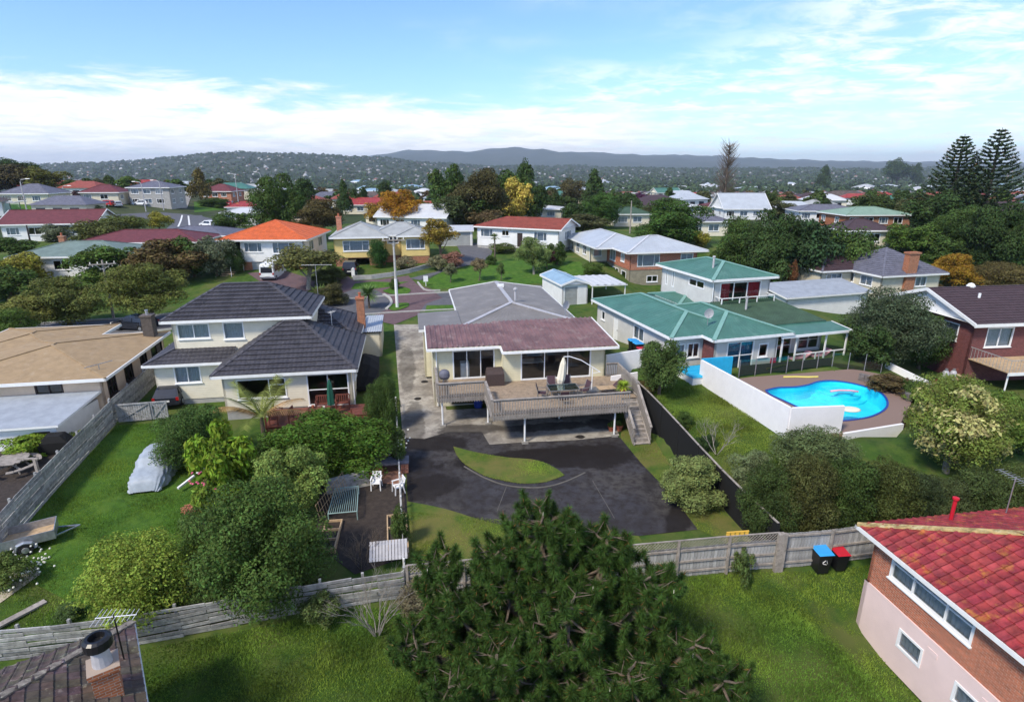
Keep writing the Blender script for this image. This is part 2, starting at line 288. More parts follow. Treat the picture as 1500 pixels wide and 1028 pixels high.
# ================================================================== setting: terrain, sheets, roads
def custom_ground(name, cols, scales, bump=.5, bscale=25., ell=(), ellcol=(.02, .017, .014), rough=.95):
    m = bpy.data.materials.new(name); m.use_nodes = True; t = m.node_tree; t.nodes.clear()
    out = N(t, 'ShaderNodeOutputMaterial'); b = N(t, 'ShaderNodeBsdfPrincipled', i={'Roughness': rough, 'Specular IOR Level': .2}); L(t, b.outputs[0], out.inputs[0])
    tcn = N(t, 'ShaderNodeTexCoord'); co = tcn.outputs['Object']; c = None
    for k, (cc, s) in enumerate(zip(cols, scales)):
        if c is None: rgb = N(t, 'ShaderNodeRGB'); rgb.outputs[0].default_value = cc + (1,); c = rgb.outputs[0]; continue
        n = N(t, 'ShaderNodeTexNoise', i={'Scale': s, 'Detail': 8, 'Roughness': .68}); L(t, co, n.inputs['Vector'])
        mm = N(t, 'ShaderNodeMix', data_type='RGBA'); L(t, ramp(t, n.outputs[0], .42, .64), mm.inputs[0]); L(t, c, mm.inputs[6]); mm.inputs[7].default_value = cc + (1,); c = mm.outputs[2]
    if ell:                                # stains with a ragged outline: (x, y, rx, ry, angle, amount)
        s = N(t, 'ShaderNodeSeparateXYZ'); L(t, co, s.inputs[0])
        n = N(t, 'ShaderNodeTexNoise', i={'Scale': .9, 'Detail': 8, 'Roughness': .7}); L(t, co, n.inputs['Vector'])
        tot = None
        for (ex, ey, rx, ry, an, am) in ell:
            dx = math_n(t, 'SUBTRACT', s.outputs[0], ex); dy = math_n(t, 'SUBTRACT', s.outputs[1], ey); ca, sa = math.cos(R(an)), math.sin(R(an))
            p = math_n(t, 'DIVIDE', math_n(t, 'ADD', math_n(t, 'MULTIPLY', dx, ca), math_n(t, 'MULTIPLY', dy, sa)), rx); q = math_n(t, 'DIVIDE', math_n(t, 'SUBTRACT', math_n(t, 'MULTIPLY', dy, ca), math_n(t, 'MULTIPLY', dx, sa)), ry)
            r2 = math_n(t, 'SQRT', math_n(t, 'ADD', math_n(t, 'MULTIPLY', p, p), math_n(t, 'MULTIPLY', q, q)))
            k = ramp(t, math_n(t, 'ADD', r2, math_n(t, 'MULTIPLY', math_n(t, 'SUBTRACT', n.outputs[0], .5), 1.5)), 1.12, .82, 0, am)
            tot = k if tot is None else math_n(t, 'MAXIMUM', tot, k)
        mm = N(t, 'ShaderNodeMix', data_type='RGBA'); L(t, tot, mm.inputs[0]); L(t, c, mm.inputs[6]); mm.inputs[7].default_value = ellcol + (1,); c = mm.outputs[2]
    L(t, c, b.inputs['Base Color'])
    n3 = N(t, 'ShaderNodeTexNoise', i={'Scale': bscale, 'Detail': 6, 'Roughness': .7}); L(t, co, n3.inputs['Vector'])
    bp = N(t, 'ShaderNodeBump', i={'Strength': bump, 'Distance': .06}); L(t, n3.outputs[0], bp.inputs['Height']); L(t, bp.outputs[0], b.inputs['Normal'])
    MATS[name] = m; return m
custom_ground('lawn', [(.048, .1, .013), (.07, .12, .017), (.032, .075, .012), (.1, .12, .03)], [0, .5, 1.7, .28], .8, 22)
custom_ground('lawn_dry', [(.085, .13, .02), (.12, .145, .028), (.055, .105, .016), (.15, .14, .04)], [0, .7, 1.5, .4], .8, 22)
custom_ground('lawn_bright', [(.06, .14, .015), (.085, .16, .02), (.04, .1, .012)], [0, .6, 2.0], .8, 22)
custom_ground('scrub', [(.035, .06, .016), (.055, .075, .022), (.075, .08, .04), (.03, .045, .018)], [0, .05, .013, .11], .8, 3)
E1 = [(at(u, v), rx, ry, an, am) for u, v, rx, ry, an, am in [(760, 672, 4.6, 1.0, 12, .9), (860, 668, 3.2, 1.6, 5, .85), (640, 650, 2.2, 1.0, 0, .8), (625, 715, 2.0, 1.3, 30, .75), (1000, 745, .6, 3.4, -25, .8), (960, 690, .5, 2.6, -25, .5), (605, 690, 1.2, 1.6, 0, .6)]]
custom_ground('asphalt_lot', [(.045, .043, .05), (.062, .06, .066), (.036, .033, .036), (.075, .068, .06), (.03, .026, .025)], [0, .8, .35, .15, 2.2], .5, 120, [(p.x, p.y, a, b, c, d) for p, a, b, c, d in E1], (.012, .009, .008), .8)
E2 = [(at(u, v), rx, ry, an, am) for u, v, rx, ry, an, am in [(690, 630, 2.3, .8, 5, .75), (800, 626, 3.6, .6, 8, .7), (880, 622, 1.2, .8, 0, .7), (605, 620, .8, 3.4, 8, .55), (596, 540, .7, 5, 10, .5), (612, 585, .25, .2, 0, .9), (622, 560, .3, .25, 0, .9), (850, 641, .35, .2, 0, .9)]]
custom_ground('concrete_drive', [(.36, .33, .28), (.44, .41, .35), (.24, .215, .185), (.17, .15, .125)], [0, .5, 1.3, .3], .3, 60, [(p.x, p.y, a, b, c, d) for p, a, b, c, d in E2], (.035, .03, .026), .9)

xs = np.unique(np.concatenate([-np.geomspace(64, 16000, 46)[::-1], np.arange(-63, 64, 1.), np.geomspace(64, 16000, 46)]))
ys = np.unique(np.concatenate([[-60, -30, -10], np.arange(6, 100, 1.), np.geomspace(100, 16000, 80)]))
GX, GY = np.meshgrid(xs, ys); GZ = ground_np(GX, GY)
nx, ny = len(xs), len(ys); idx = np.arange(nx * ny).reshape(ny, nx)
Q = np.stack([idx[:-1, :-1], idx[:-1, 1:], idx[1:, 1:], idx[1:, :-1]], -1).reshape(-1, 4)
me = np_mesh('ground', np.stack([GX, GY, GZ], -1).reshape(-1, 3), Q, ['lawn', 'scrub'], True)
cyq = np.hypot(GX, GY)[:-1, :-1].ravel()
me.polygons.foreach_set('material_index', (cyq > 135).astype(np.int32))
GROUND = link('ground', me, kind='structure')

def drape(name, pts, m, off=.02, step=1., kind='structure', parent=None, thick=0):
    """a sheet laid on the ground inside a plan outline"""
    bm = bmesh.new(); f = bm.faces.new([bm.verts.new((p[0], p[1], 0)) for p in pts]); f.normal_update()
    if f.normal.z < 0: f.normal_flip()
    x0, x1 = min(p[0] for p in pts), max(p[0] for p in pts); y0, y1 = min(p[1] for p in pts), max(p[1] for p in pts)
    for ax, lo, hi in ((0, x0, x1), (1, y0, y1)):
        for k in range(math.ceil(lo / step), math.floor(hi / step) + 1):
            no = [0, 0, 0]; no[ax] = 1; co = [0, 0, 0]; co[ax] = k * step
            bmesh.ops.bisect_plane(bm, geom=bm.verts[:] + bm.edges[:] + bm.faces[:], plane_co=co, plane_no=no, dist=1e-5)
    bmesh.ops.triangulate(bm, faces=bm.faces[:])
    for v in bm.verts: v.co.z = ground(v.co.x, v.co.y) + off
    me = bpy.data.meshes.new(name); bm.to_mesh(me); bm.free(); me.materials.append(MATS[m]); 
    return link(name, me, parent, kind=kind)
def px(*uv): return [at(u, v) for u, v in uv]
def strip(path, w):
    P = [Vector((p[0], p[1])) for p in path]; lft, rgt = [], []
    for i, p in enumerate(P):
        d = (P[min(i + 1, len(P) - 1)] - P[max(i - 1, 0)]).normalized(); n = Vector((-d.y, d.x)) * w / 2; lft.append(p + n); rgt.append(p - n)
    return lft + rgt[::-1]
def curve(pts, n=6):                       # smooth a closed or open outline (Catmull-Rom)
    P = [Vector((p[0], p[1])) for p in pts]; o = []
    for i in range(len(P) - 1):
        a, b, c, d = P[max(i - 1, 0)], P[i], P[i + 1], P[min(i + 2, len(P) - 1)]
        for k in range(n):
            t = k / n; o.append(.5 * (2 * b + (c - a) * t + (2 * a - 5 * b + 4 * c - d) * t * t + (3 * b - a - 3 * c + d) * t ** 3))
    return o + [P[-1]]
def kerb_line(name, path, w=.14, h=.11, m='kerb'):
    b = MB(); P = path
    for p, q in zip(P, P[1:]):
        b.bar((p[0], p[1], ground(p[0], p[1]) + h / 2), (q[0], q[1], ground(q[0], q[1]) + h / 2), w, h + .06)
    return b.build(name, m, kind='structure')

# --- the lot of the cream house
LB = [Vector((-4.35, 20.2)), Vector((-12.1, 57.6))]      # left boundary
asph = [at(593, 640), at(597, 733)] + curve(px((597, 735), (652, 746), (717, 766), (780, 775), (860, 780), (935, 786)), 4) + px((1022, 776), (980, 722), (938, 678), (909, 642), (800, 600), (690, 600))
drape('driveway_asphalt', asph, 'asphalt_lot', .025)
drape('driveway_concrete', px((577, 476), (590, 642), (622, 644), (655, 634), (706, 634), (717, 652), (770, 649), (840, 646), (907, 639)) + [Vector((7.0, 40.0)), Vector((-4.6, 38.6)), Vector((-5.0, 40.5)), Vector((-6.4, 47.5)), Vector((-8.6, 57.0))], 'concrete_drive', .05)
isl = curve(px((664, 655), (700, 664), (742, 671), (784, 675), (812, 686), (827, 697)), 5) + curve(px((827, 697), (810, 704), (792, 708), (764, 709), (736, 705), (708, 697), (680, 680), (668, 666)), 5)[1:]
drape('island_lawn', isl, 'lawn_dry', .06, .5)
kerb_line('island_edging', curve(px((680, 684), (708, 700), (739, 711), (770, 715), (800, 714), (830, 706), (857, 693)), 5), .09, .03, 'old_edging')
drape('rear_lawn', [Vector((-4.3, 20.4)), at(596, 736)] + curve(px((597, 735), (652, 746), (717, 766), (780, 775), (860, 780), (935, 786)), 4) + [Vector((6.5, 21.6))], 'lawn_dry', .03)
drape('side_lawn', [at(909, 642), at(938, 678), at(980, 722), at(1022, 776), Vector((11.5, 22.4)), Vector((8.4, 37.5)), Vector((7.6, 37.5))], 'lawn_dry', .03)
for a, b in ((px((742, 713), (728, 750))), px((868, 705), (900, 760))): drape('expansion_joint', strip([a, b], .03), 'old_edging', .034)
for (u, v) in ((612, 585), (622, 560), (850, 641)):
    p = at(u, v); MB().lathe([(.26, .0), (.26, .07), (.2, .085), (0.01, .085)], 14).build('drain_cover', 'moss_dark', kind='structure', loc=p)
# --- street and drives beyond
street = curve([(-6.5, 66), (-14, 64.5), (-24, 61.5), (-40, 57.8), (-62, 53), (-95, 47)], 6)
drape('street', strip(street, 6.6), 'road', .03)
drape('turning_head', curve(px((498, 432), (520, 424), (545, 424), (562, 432), (572, 444), (566, 454), (540, 462), (500, 460), (480, 446), (498, 432)), 4)[:-1], 'road', .045)
drape('shared_drive', px((476, 408), (505, 402), (520, 412), (556, 410), (598, 404), (612, 418), (632, 424), (652, 440), (650, 446), (622, 447), (612, 462), (577, 476), (560, 472), (548, 462), (566, 454), (572, 444), (562, 432), (520, 424), (478, 436)), 'red_chip', .035)
drape('side_drive', px((600, 408), (640, 398), (668, 384), (676, 372), (668, 358), (702, 356), (722, 368), (716, 380), (690, 388), (650, 398), (622, 412)), 'road', .03)
drape('parking_pad', px((380, 412), (362, 400), (420, 398), (462, 410), (476, 424), (430, 428)), 'red_chip', .03)
drape('drive_apron', px((622, 446), (650, 436), (700, 420), (812, 418), (660, 440), (672, 452)), 'road', .04)
drape('front_lawn', px((612, 412), (650, 398), (700, 388), (760, 378), (850, 384), (862, 400), (820, 414), (740, 418), (640, 424)), 'lawn_bright', .03)
drape('verge_lawn', px((514, 424), (520, 416), (545, 413), (575, 414), (600, 413), (570, 421), (540, 424)), 'lawn_bright', .05)
for ol in (curve(px((560, 427), (580, 421), (600, 424), (597, 431), (575, 432), (560, 427)), 4)[:-1], curve(px((566, 449), (578, 446), (598, 445), (596, 451), (576, 456), (566, 449)), 4)[:-1]): drape('island_grass', ol, 'lawn_bright', .1, .5)
drape('front_grass', px((625, 448), (672, 447), (672, 458), (622, 460)), 'lawn_bright', .05)
kerb_line('kerb', curve(px((562, 432), (571, 438), (573, 446), (566, 454)), 5), .3, .14)
kerb_line('kerb', curve(px((612, 414), (618, 422), (625, 426), (645, 426)), 5), .2, .12)
kerb_line('kerb', [p - Vector((0, 0)) for p in strip(street, 6.9)[:len(street)]], .2, .12); kerb_line('kerb', strip(street, 6.9)[len(street):], .2, .12)
# roads up on the hill at the left
hill_road = curve([at(300, 326), at(262, 316), at(190, 318), at(90, 322), at(0, 326)], 5)
drape('hill_road', strip([(p[0], p[1]) for p in hill_road], 9), 'road', .06, 4.)
drape('hill_road', px((232, 346), (318, 346), (296, 316), (262, 316)), 'road', .1, 3.)
drape('hill_drive', px((254, 306), (274, 306), (282, 286), (274, 286)), 'concrete', .1, 4.)
drape('road_marking', strip([at(261, 333), at(267, 316)], .35), 'road_paint', .14, 3.); drape('road_marking', strip([at(278, 334), at(276, 317)], .35), 'road_paint', .14, 3.)
drape('hill_lawn', px((20, 318), (110, 312), (120, 284), (70, 276), (0, 300)), 'lawn_bright', .1, 5.)
drape('hill_lawn', px((285, 312), (345, 306), (340, 292), (284, 296)), 'lawn_bright', .1, 5.)
# neighbours' ground
drape('back_yard_lawn', [Vector((-23.4, 22.6)), Vector((-26.2, 36.2)), Vector((-22, 36.9)), Vector((-14, 30)), Vector((-12.3, 21.0)), Vector((-16, 19.2))], 'lawn_bright', .02)
drape('kitchen_garden_soil', px((468, 712), (590, 690), (596, 735), (600, 815), (520, 842), (462, 800)), 'soil', .03)
drape('garden_path', px((478, 726), (476, 706), (545, 700), (560, 708)), 'concrete', .05)
drape('brick_terrace', px((532, 706), (532, 672), (590, 664), (592, 712)), 'brick_paver', .06)
drape('dirt_yard', [Vector((-30, 24)), Vector((-24.2, 25.2)), Vector((-26.8, 36.0)), Vector((-33, 35)), Vector((-36, 28))], 'soil', .02)
drape('stepping_path', px((0, 862), (20, 838), (55, 830), (60, 842), (20, 870), (0, 885)), 'sand_path', .04)
drape('bark_strip', px((290, 770), (300, 690), (340, 690), (330, 780)), 'soil', .03)
# ================================================================== building kit
def wall(root, a, b, z0, z1, ops, m, th=.14, name='wall', frame='white_frame', label=None):
    """a wall from a to b (outside on the right hand) with real openings; ops: (s, z, w, h, columns, flags)"""
    a = Vector(a); b = Vector(b); d = (b - a); Lh = d.length; d /= Lh; n = Vector((d.y, -d.x))
    P = lambda s, z, o=0.: (a.x + d.x * s + n.x * o, a.y + d.y * s + n.y * o, z)
    S = sorted({0., Lh} | {o[0] for o in ops} | {o[0] + o[2] for o in ops}); Z = sorted({z0, z1} | {o[1] for o in ops} | {o[1] + o[3] for o in ops})
    mb = MB()
    for s0, s1 in zip(S, S[1:]):
        for q0, q1 in zip(Z, Z[1:]):
            sc, zc = (s0 + s1) / 2, (q0 + q1) / 2
            if any(o[0] < sc < o[0] + o[2] and o[1] < zc < o[1] + o[3] for o in ops): continue
            mb.poly([P(s0, q0), P(s1, q0), P(s1, q1), P(s0, q1)]); mb.poly([P(s1, q0, -th), P(s0, q0, -th), P(s0, q1, -th), P(s1, q1, -th)], 1)
    for o in ops:
        s0, q0, s1, q1 = o[0], o[1], o[0] + o[2], o[1] + o[3]
        for p, q in (((s0, q0), (s1, q0)), ((s1, q0), (s1, q1)), ((s1, q1), (s0, q1)), ((s0, q1), (s0, q0))):
            mb.poly([P(*q), P(*p), P(p[0], p[1], -th), P(q[0], q[1], -th)])
    mb.poly([P(0, z1), P(Lh, z1), P(Lh, z1, -th), P(0, z1, -th)]); mb.poly([P(0, z0), P(0, z1), P(0, z1, -th), P(0, z0, -th)]); mb.poly([P(Lh, z1), P(Lh, z0), P(Lh, z0, -th), P(Lh, z1, -th)])
    w = mb.build(name, [m, 'interior'], root, label=label)
    for o in ops:
        fl = o[5] if len(o) > 5 else ''
        if 'v' in fl: continue             # an open void
        window(root, P, o[0], o[1], o[2], o[3], o[4], fl, frame, th)
    return w
def window(root, P, s, z, w, h, cols, fl, frame, th):
    def bx(mb, s0, s1, q0, q1, o0, o1, mi=0):
        mb.hexa([P(s0, q0, o1), P(s1, q0, o1), P(s1, q0, o0), P(s0, q0, o0), P(s0, q1, o1), P(s1, q1, o1), P(s1, q1, o0), P(s0, q1, o0)], mi)
    if 'g' in fl:                          # a closed garage or panel door
        mb = MB(); bx(mb, s, s + w, z, z + h, -.1, -.06)
        for k in range(1, 5): bx(mb, s, s + w, z + h * k / 5 - .02, z + h * k / 5 + .02, -.06, -.045)
        return mb.build('garage_door', 'grey_steel', root)
    if 'd' in fl:
        mb = MB(); bx(mb, s, s + w, z, z + h, -.1, -.05); dr = mb.build('door', 'white_paint' if 'D' not in fl else 'brown_frame', root)
        mb = MB(); bx(mb, s + w * .8, s + w * .88, z + h * .45, z + h * .5, -.05, 0); mb.build('handle', 'chrome', dr); return dr
    t = .055 if w < 3.5 else .06
    mb = MB(); e = .035
    bx(mb, s - e, s + t, z - e, z + h + e, -.08, .03); bx(mb, s + w - t, s + w + e, z - e, z + h + e, -.08, .03)
    bx(mb, s + t, s + w - t, z - e, z + t, -.08, .028); bx(mb, s + t, s + w - t, z + h - t, z + h + e, -.08, .028)
    tot = sum(cols); x = s; edges = [s]
    for c in cols: x += w * c / tot; edges.append(x)
    for x in edges[1:-1]: bx(mb, x - t / 2, x + t / 2, z + t, z + h - t, -.075, .02)
    split = z + h * .66 if 't' in fl else (z + h * .5 if 'm' in fl else None)
    if split:
        for k, (x0, x1) in enumerate(zip(edges, edges[1:])):
            if 'M' in fl and cols[k] == max(cols): continue
            bx(mb, x0 + t / 2, x1 - t / 2, split - .025, split + .025, -.07, .015)
    if 'door' not in fl and z > .5 and 's' not in fl: bx(mb, s - .08, s + w + .08, z - .09, z - e, -.02, .09)
    fr = mb.build('window', frame, root)
    for x0, x1 in zip(edges, edges[1:]):
        mb = MB(); mb.poly([P(x0 + .02, z + .02, -.045), P(x1 - .02, z + .02, -.045), P(x1 - .02, z + h - .02, -.045), P(x0 + .02, z + h - .02, -.045)]); mb.build('pane', 'glass', fr)
    if 'c' in fl or 'R' in fl or 'B' in fl:
        mb = MB(); n = max(4, int(w / .09)); cm = 'curtain' if 'c' in fl else ('red_curtain' if 'R' in fl else 'blue_curtain')
        rng = [(0, n)] if 'h' not in fl else [(0, int(n * .28)), (int(n * .72), n)]
        for lo, hi in rng:
            for k in range(lo, hi):
                o0, o1 = -.17 - .03 * (k % 2), -.17 - .03 * ((k + 1) % 2); s0, s1 = s + w * k / n, s + w * (k + 1) / n
                mb.poly([P(s0, z, o0), P(s1, z, o1), P(s1, z + h, o1), P(s0, z + h, o0)])
        mb.build('curtain', cm, fr)
    return fr
def block(root, x0, y0, x1, y1, z0, z1, m, ops={}, floor=True, frame='white_frame', base=None, sides='frbl'):
    for k, a, b in (('f', (x0, y0), (x1, y0)), ('r', (x1, y0), (x1, y1)), ('b', (x1, y1), (x0, y1)), ('l', (x0, y1), (x0, y0))):
        if k in sides: wall(root, a, b, z0, z1, ops.get(k, []), m if not isinstance(m, dict) else m.get(k, m['*']), frame=frame)
    if floor: MB().box(x0 + .15, y0 + .15, z0 - .04, x1 - .15, y1 - .15, z0 + .02).build('floor', 'floor_wood', root)
    if base: MB().box(x0 + .04, y0 + .04, base[0], x1 - .04, y1 - .04, z0 - .05).build('foundation', base[1], root)

def face_frame(poly):
    """a roof face: the first two points are its eave; returns origin, along, upslope, normal"""
    o = Vector(poly[0]); e = (Vector(poly[1]) - o).normalized(); n = None
    for p in poly[2:]:
        c = e.cross(Vector(p) - o)
        if c.length > 1e-4: n = c.normalized(); break
    if n.z < 0: n = -n
    s = n.cross(e)
    if s.z < 0: s = -s
    return o, e, s, n
def span(ab, b):
    xs_ = []
    for (a0, b0), (a1, b1) in zip(ab, ab[1:] + ab[:1]):
        if abs(b1 - b0) < 1e-9: continue
        t = (b - b0) / (b1 - b0)
        if -1e-6 <= t <= 1 + 1e-6: xs_.append(a0 + (a1 - a0) * t)
    return (min(xs_), max(xs_)) if xs_ else None
def face_geo(mb, poly, style, mi=0, course=.37, step=.04, tw=.3, rib=.19, ribh=.03):
    o, e, s, n = face_frame(poly); ab = [((Vector(p) - o).dot(e), (Vector(p) - o).dot(s)) for p in poly]
    bmax = max(b for a, b in ab); V = lambda a, b, h: o + e * a + s * b + n * h
    if style == 'tile':
        k = 0; b0 = 0.
        while b0 < bmax - 1e-3:
            b1 = min(b0 + course, bmax); i0 = span(ab, b0 + 1e-4); i1 = span(ab, b1 - 1e-4)
            if i0 and i1:
                lo, hi = min(i0[0], i1[0]), max(i0[1], i1[1]); aa = np.arange(math.floor(lo / tw) * tw, hi + tw, tw / 3); prev = None
                for j, a in enumerate(aa):
                    r = (.0, .022, .022)[int(round(a / (tw / 3))) % 3]
                    p = (V(min(max(a, i0[0]), i0[1]), b0, step + r + .005), V(min(max(a, i1[0]), i1[1]), b1, r + .005), V(min(max(a, i0[0]), i0[1]), b0, 0))
                    if prev: mb.poly([prev[0], p[0], p[1], prev[1]], mi); mb.poly([prev[2], p[2], p[0], prev[0]], mi)
                    prev = p
            b0 = b1
    elif style == 'rib':
        A0 = min(a for a, b in ab); A1 = max(a for a, b in ab); prof = []; a = A0
        while a < A1:
            for da, h in ((0, 0), (rib * .5, 0), (rib * .62, ribh), (rib * .88, ribh)):
                if a + da < A1: prof.append((a + da, h))
            a += rib
        prof.append((A1, 0))
        bs = sorted({b for _, b in ab}); bs = [b for k, b in enumerate(bs) if k == 0 or b - bs[k - 1] > .01]
        for b0, b1 in zip(bs, bs[1:]):
            i0, i1 = span(ab, b0 + 1e-4), span(ab, b1 - 1e-4); prev = None
            for a, h in prof:
                p = (V(min(max(a, i0[0]), i0[1]), b0, h + .004), V(min(max(a, i1[0]), i1[1]), b1, h + .004))
                if prev and ((p[0] - prev[0]).length > 1e-4 or (p[1] - prev[1]).length > 1e-4): mb.poly([prev[0], p[0], p[1], prev[1]], mi)
                prev = p
    else: mb.poly([Vector(p) + n * .004 for p in poly], mi)
def roof(root, x0, y0, x1, y1, z, pitch, m, kind='hip', axis=None, style='plain', cap=None, fascia='white_paint', capw=.22, gable_wall=None, fh=.2, gin=.45, ends=None, **kw):
    """a roof over the eave rectangle; ends = (low end kind, high end kind) along the ridge"""
    w, dpt = x1 - x0, y1 - y0; axis = axis or ('x' if w >= dpt else 'y'); tp = math.tan(R(pitch))
    half = (dpt if axis == 'x' else w) / 2; Ln = w if axis == 'x' else dpt; h = half * tp
    ends = ends or (kind, kind)
    T = (lambda a, b, zz: (x0 + a, y0 + b, zz)) if axis == 'x' else (lambda a, b, zz: (x1 - b, y0 + a, zz))   # a along the ridge, b across
    ra = min(half, Ln / 2) if ends[0] == 'hip' else 0.; rb = Ln - (min(half, Ln / 2) if ends[1] == 'hip' else 0.)
    A, B, Cc, D = T(0, 0, z), T(Ln, 0, z), T(Ln, 2 * half, z), T(0, 2 * half, z); Ra, Rb = T(ra, half, z + h), T(rb, half, z + h)
    if rb - ra < .02: faces = [[A, B, Ra], [Cc, D, Ra]]
    else: faces = [[A, B, Rb, Ra], [Cc, D, Ra, Rb]]
    if ends[0] == 'hip': faces.append([D, A, Ra])
    if ends[1] == 'hip': faces.append([B, Cc, Rb])
    mb = MB()
    for f in faces: face_geo(mb, f, style, **kw)
    mb.poly([(A[0], A[1], z - .012), (B[0], B[1], z - .012), (Cc[0], Cc[1], z - .012), (D[0], D[1], z - .012)], 1)
    for k, e in enumerate(ends):
        if e == 'gable':                   # underside of the verge
            pass
    rf = mb.build('roof', [m, 'white_paint'], root, kind='stuff' if style == 'tile' else None)
    capm = cap or m; lines = []
    if rb - ra > .05: lines.append((Ra, Rb))
    if ends[0] == 'hip': lines += [(A, Ra), (D, Ra)]
    if ends[1] == 'hip': lines += [(B, Rb), (Cc, Rb)]
    for p, q in lines:
        p = Vector(p); q = Vector(q); up = Vector((0, 0, .035)); MB().bar(p + up, q + up, capw, .06).build('ridge_cap', capm, rf)
    g = MB()
    for p, q, e in ((A, B, None), (B, Cc, ends[1]), (Cc, D, None), (D, A, ends[0])):
        if e == 'gable': continue
        p = Vector(p); q = Vector(q); dn = Vector((0, 0, -fh / 2 + .01)); d = (q - p).normalized() * .05; g.bar(p + dn - d, q + dn + d, .1, fh)
    g.build('gutter', fascia, rf)
    for k, e in enumerate(ends):
        if e != 'gable': continue
        E0, E1, Rr = (D, A, Ra) if k == 0 else (B, Cc, Rb)
        bb = MB(); dn = Vector((0, 0, -fh / 2 + .06))
        for q in (E0, E1): bb.bar(Vector(q) + dn, Vector(Rr) + dn, .08, fh)
        bb.build('barge_board', fascia, rf)
        if gable_wall:
            inn = (T(gin, 0, 0) if k == 0 else T(Ln - gin, 0, 0)); gb = MB()
            a0 = T(gin if k == 0 else Ln - gin, 0, z); a1 = T(gin if k == 0 else Ln - gin, 2 * half, z); ap = T(gin if k == 0 else Ln - gin, half, z + h - .02)
            a2 = T(gin + .1 if k == 0 else Ln - gin - .1, 0, z); a3 = T(gin + .1 if k == 0 else Ln - gin - .1, 2 * half, z); aq = T(gin + .1 if k == 0 else Ln - gin - .1, half, z + h - .02)
            gb.poly([a0, a1, ap]); gb.poly([a3, a2, aq]); gb.build('gable', gable_wall, root)
    return rf, faces
def chimney(root, x, y, z0, z1, w=.7, d=.6, m='orange_brick', pots=1, potm='terracotta_pot'):
    b = MB().box(x - w / 2, y - d / 2, z0, x + w / 2, y + d / 2, z1 - .15).box(x - w / 2 - .06, y - d / 2 - .06, z1 - .15, x + w / 2 + .06, y + d / 2 + .06, z1); c = b.build('chimney', m, root)
    for k in range(pots): MB().lathe([(.12, 0), (.1, .3), (.14, .32), (.14, .4), (.09, .4)], 10, (x + (k - (pots - 1) / 2) * .3, y, z1)).build('chimney_pot', potm, c)
    return c
def antenna(name, label, loc, h=2.0, ang=30., n=9, ln=1.5, m='galv', mastm='galv'):
    t = thing(name, label, 'antenna', loc, R(ang)); MB().tube([(0, 0, -.3), (0, 0, h)], .022, 6).build('mast', mastm, t)
    b = MB().tube([(-ln * .45, 0, h - .05), (ln * .55, 0, h - .05)], .014, 5)
    bm_ = b.build('boom', m, t)
    for k in range(n): x = -ln * .42 + k * ln * .95 / (n - 1); w = .36 - .16 * k / n; MB().tube([(x, -w, h - .04), (x, w, h - .04)], .008, 4).build('element', m, bm_)
    return t
def dish(root, x, y, z, ang=0.):
    a = R(ang); b = MB(); n = 12; k0 = []
    for r, off in ((.02, .0), (.2, .03), (.38, .1)):
        k0.append([(x + math.cos(a) * (off) - math.sin(a) * r * math.cos(q * 2 * math.pi / n), y + math.sin(a) * off + math.cos(a) * r * math.cos(q * 2 * math.pi / n), z + .75 + r * math.sin(q * 2 * math.pi / n) + off * .6) for q in range(n)])
    for r0, r1 in zip(k0, k0[1:]):
        for q in range(n): b.poly([r0[q], r0[(q + 1) % n], r1[(q + 1) % n], r1[q]])
    d = b.build('satellite_dish', 'flashing', root); MB().tube([(x, y, z - .1), (x, y, z + .75)], .03, 6).tube([(x, y, z + .5), (x + math.cos(a) * .45, y + math.sin(a) * .45, z + .8)], .015, 5).build('dish_arm', 'galv', d)
def downpipe(root, x, y, z0, z1): MB().tube([(x, y, z0), (x, y, z1)], .045, 6).build('downpipe', 'white_paint', root)
def solid_plane(mb, P, th):
    n = (Vector(P[1]) - Vector(P[0])).cross(Vector(P[2]) - Vector(P[0])).normalized()
    if n.z < 0: n = -n
    mb.poly(P); Q_ = [Vector(p) - n * th for p in P]; mb.poly(Q_[::-1], 1)
    for k in range(len(P)): j = (k + 1) % len(P); mb.poly([P[k], Q_[k], Q_[j], P[j]], 1)
def slab_roof(root, P, m, style='plain', th=.16, name='roof', edge='white_paint', **kw):
    """one sloping sheet; P[0]-P[1] is its eave"""
    mb = MB(); P = [Vector(p) for p in P]; face_geo(mb, P, style, **kw); Q_ = [p - Vector((0, 0, th)) for p in P]; mb.poly(Q_[::-1], 1)
    for k in range(len(P)): j = (k + 1) % len(P); mb.poly([P[k], Q_[k], Q_[j], P[j]], 1)
    return mb.build(name, [m, edge], root)
# ================================================================== the cream house with the deck
A0 = R(9.5)
H1 = thing('house', 'cream weatherboard house with maroon ribbed front roof and large timber deck', 'house', (-.6, 39.0, 0), A0)
block(H1, 0, 0, 7.3, 6, 2.55, 5.1, 'cream_board', {'f': [(1.25, 2.74, 5.0, 2.05, [1, 1, 1], 's')]}, sides='frb')
block(H1, -4.8, 1, 0, 6.0, 2.55, 5.12, 'cream_board', {'f': [(1.4, 2.74, 2.9, 2.05, [1, 1, 1], 's')]}, sides='fbl')
MB().poly([(0, .0, 2.55), (0, 1.0, 2.55), (0, 1.0, 5.1), (0, 0, 5.1)]).build('wall', 'cream_board', H1)
wall(H1, (-4.8, 1), (0, 1), .2, 2.5, [(1.2, .8, 3.1, 1.5, [1], 'v')], 'cream_stucco'); wall(H1, (-4.8, 6), (-4.8, 1), .2, 2.5, [], 'cream_stucco'); wall(H1, (0, .02), (7.3, .02), .2, 2.5, [(.4, .5, 6.4, 1.9, [1], 'v')], 'dark_void')  # front wall below the deck coloured almost black, its shade painted in
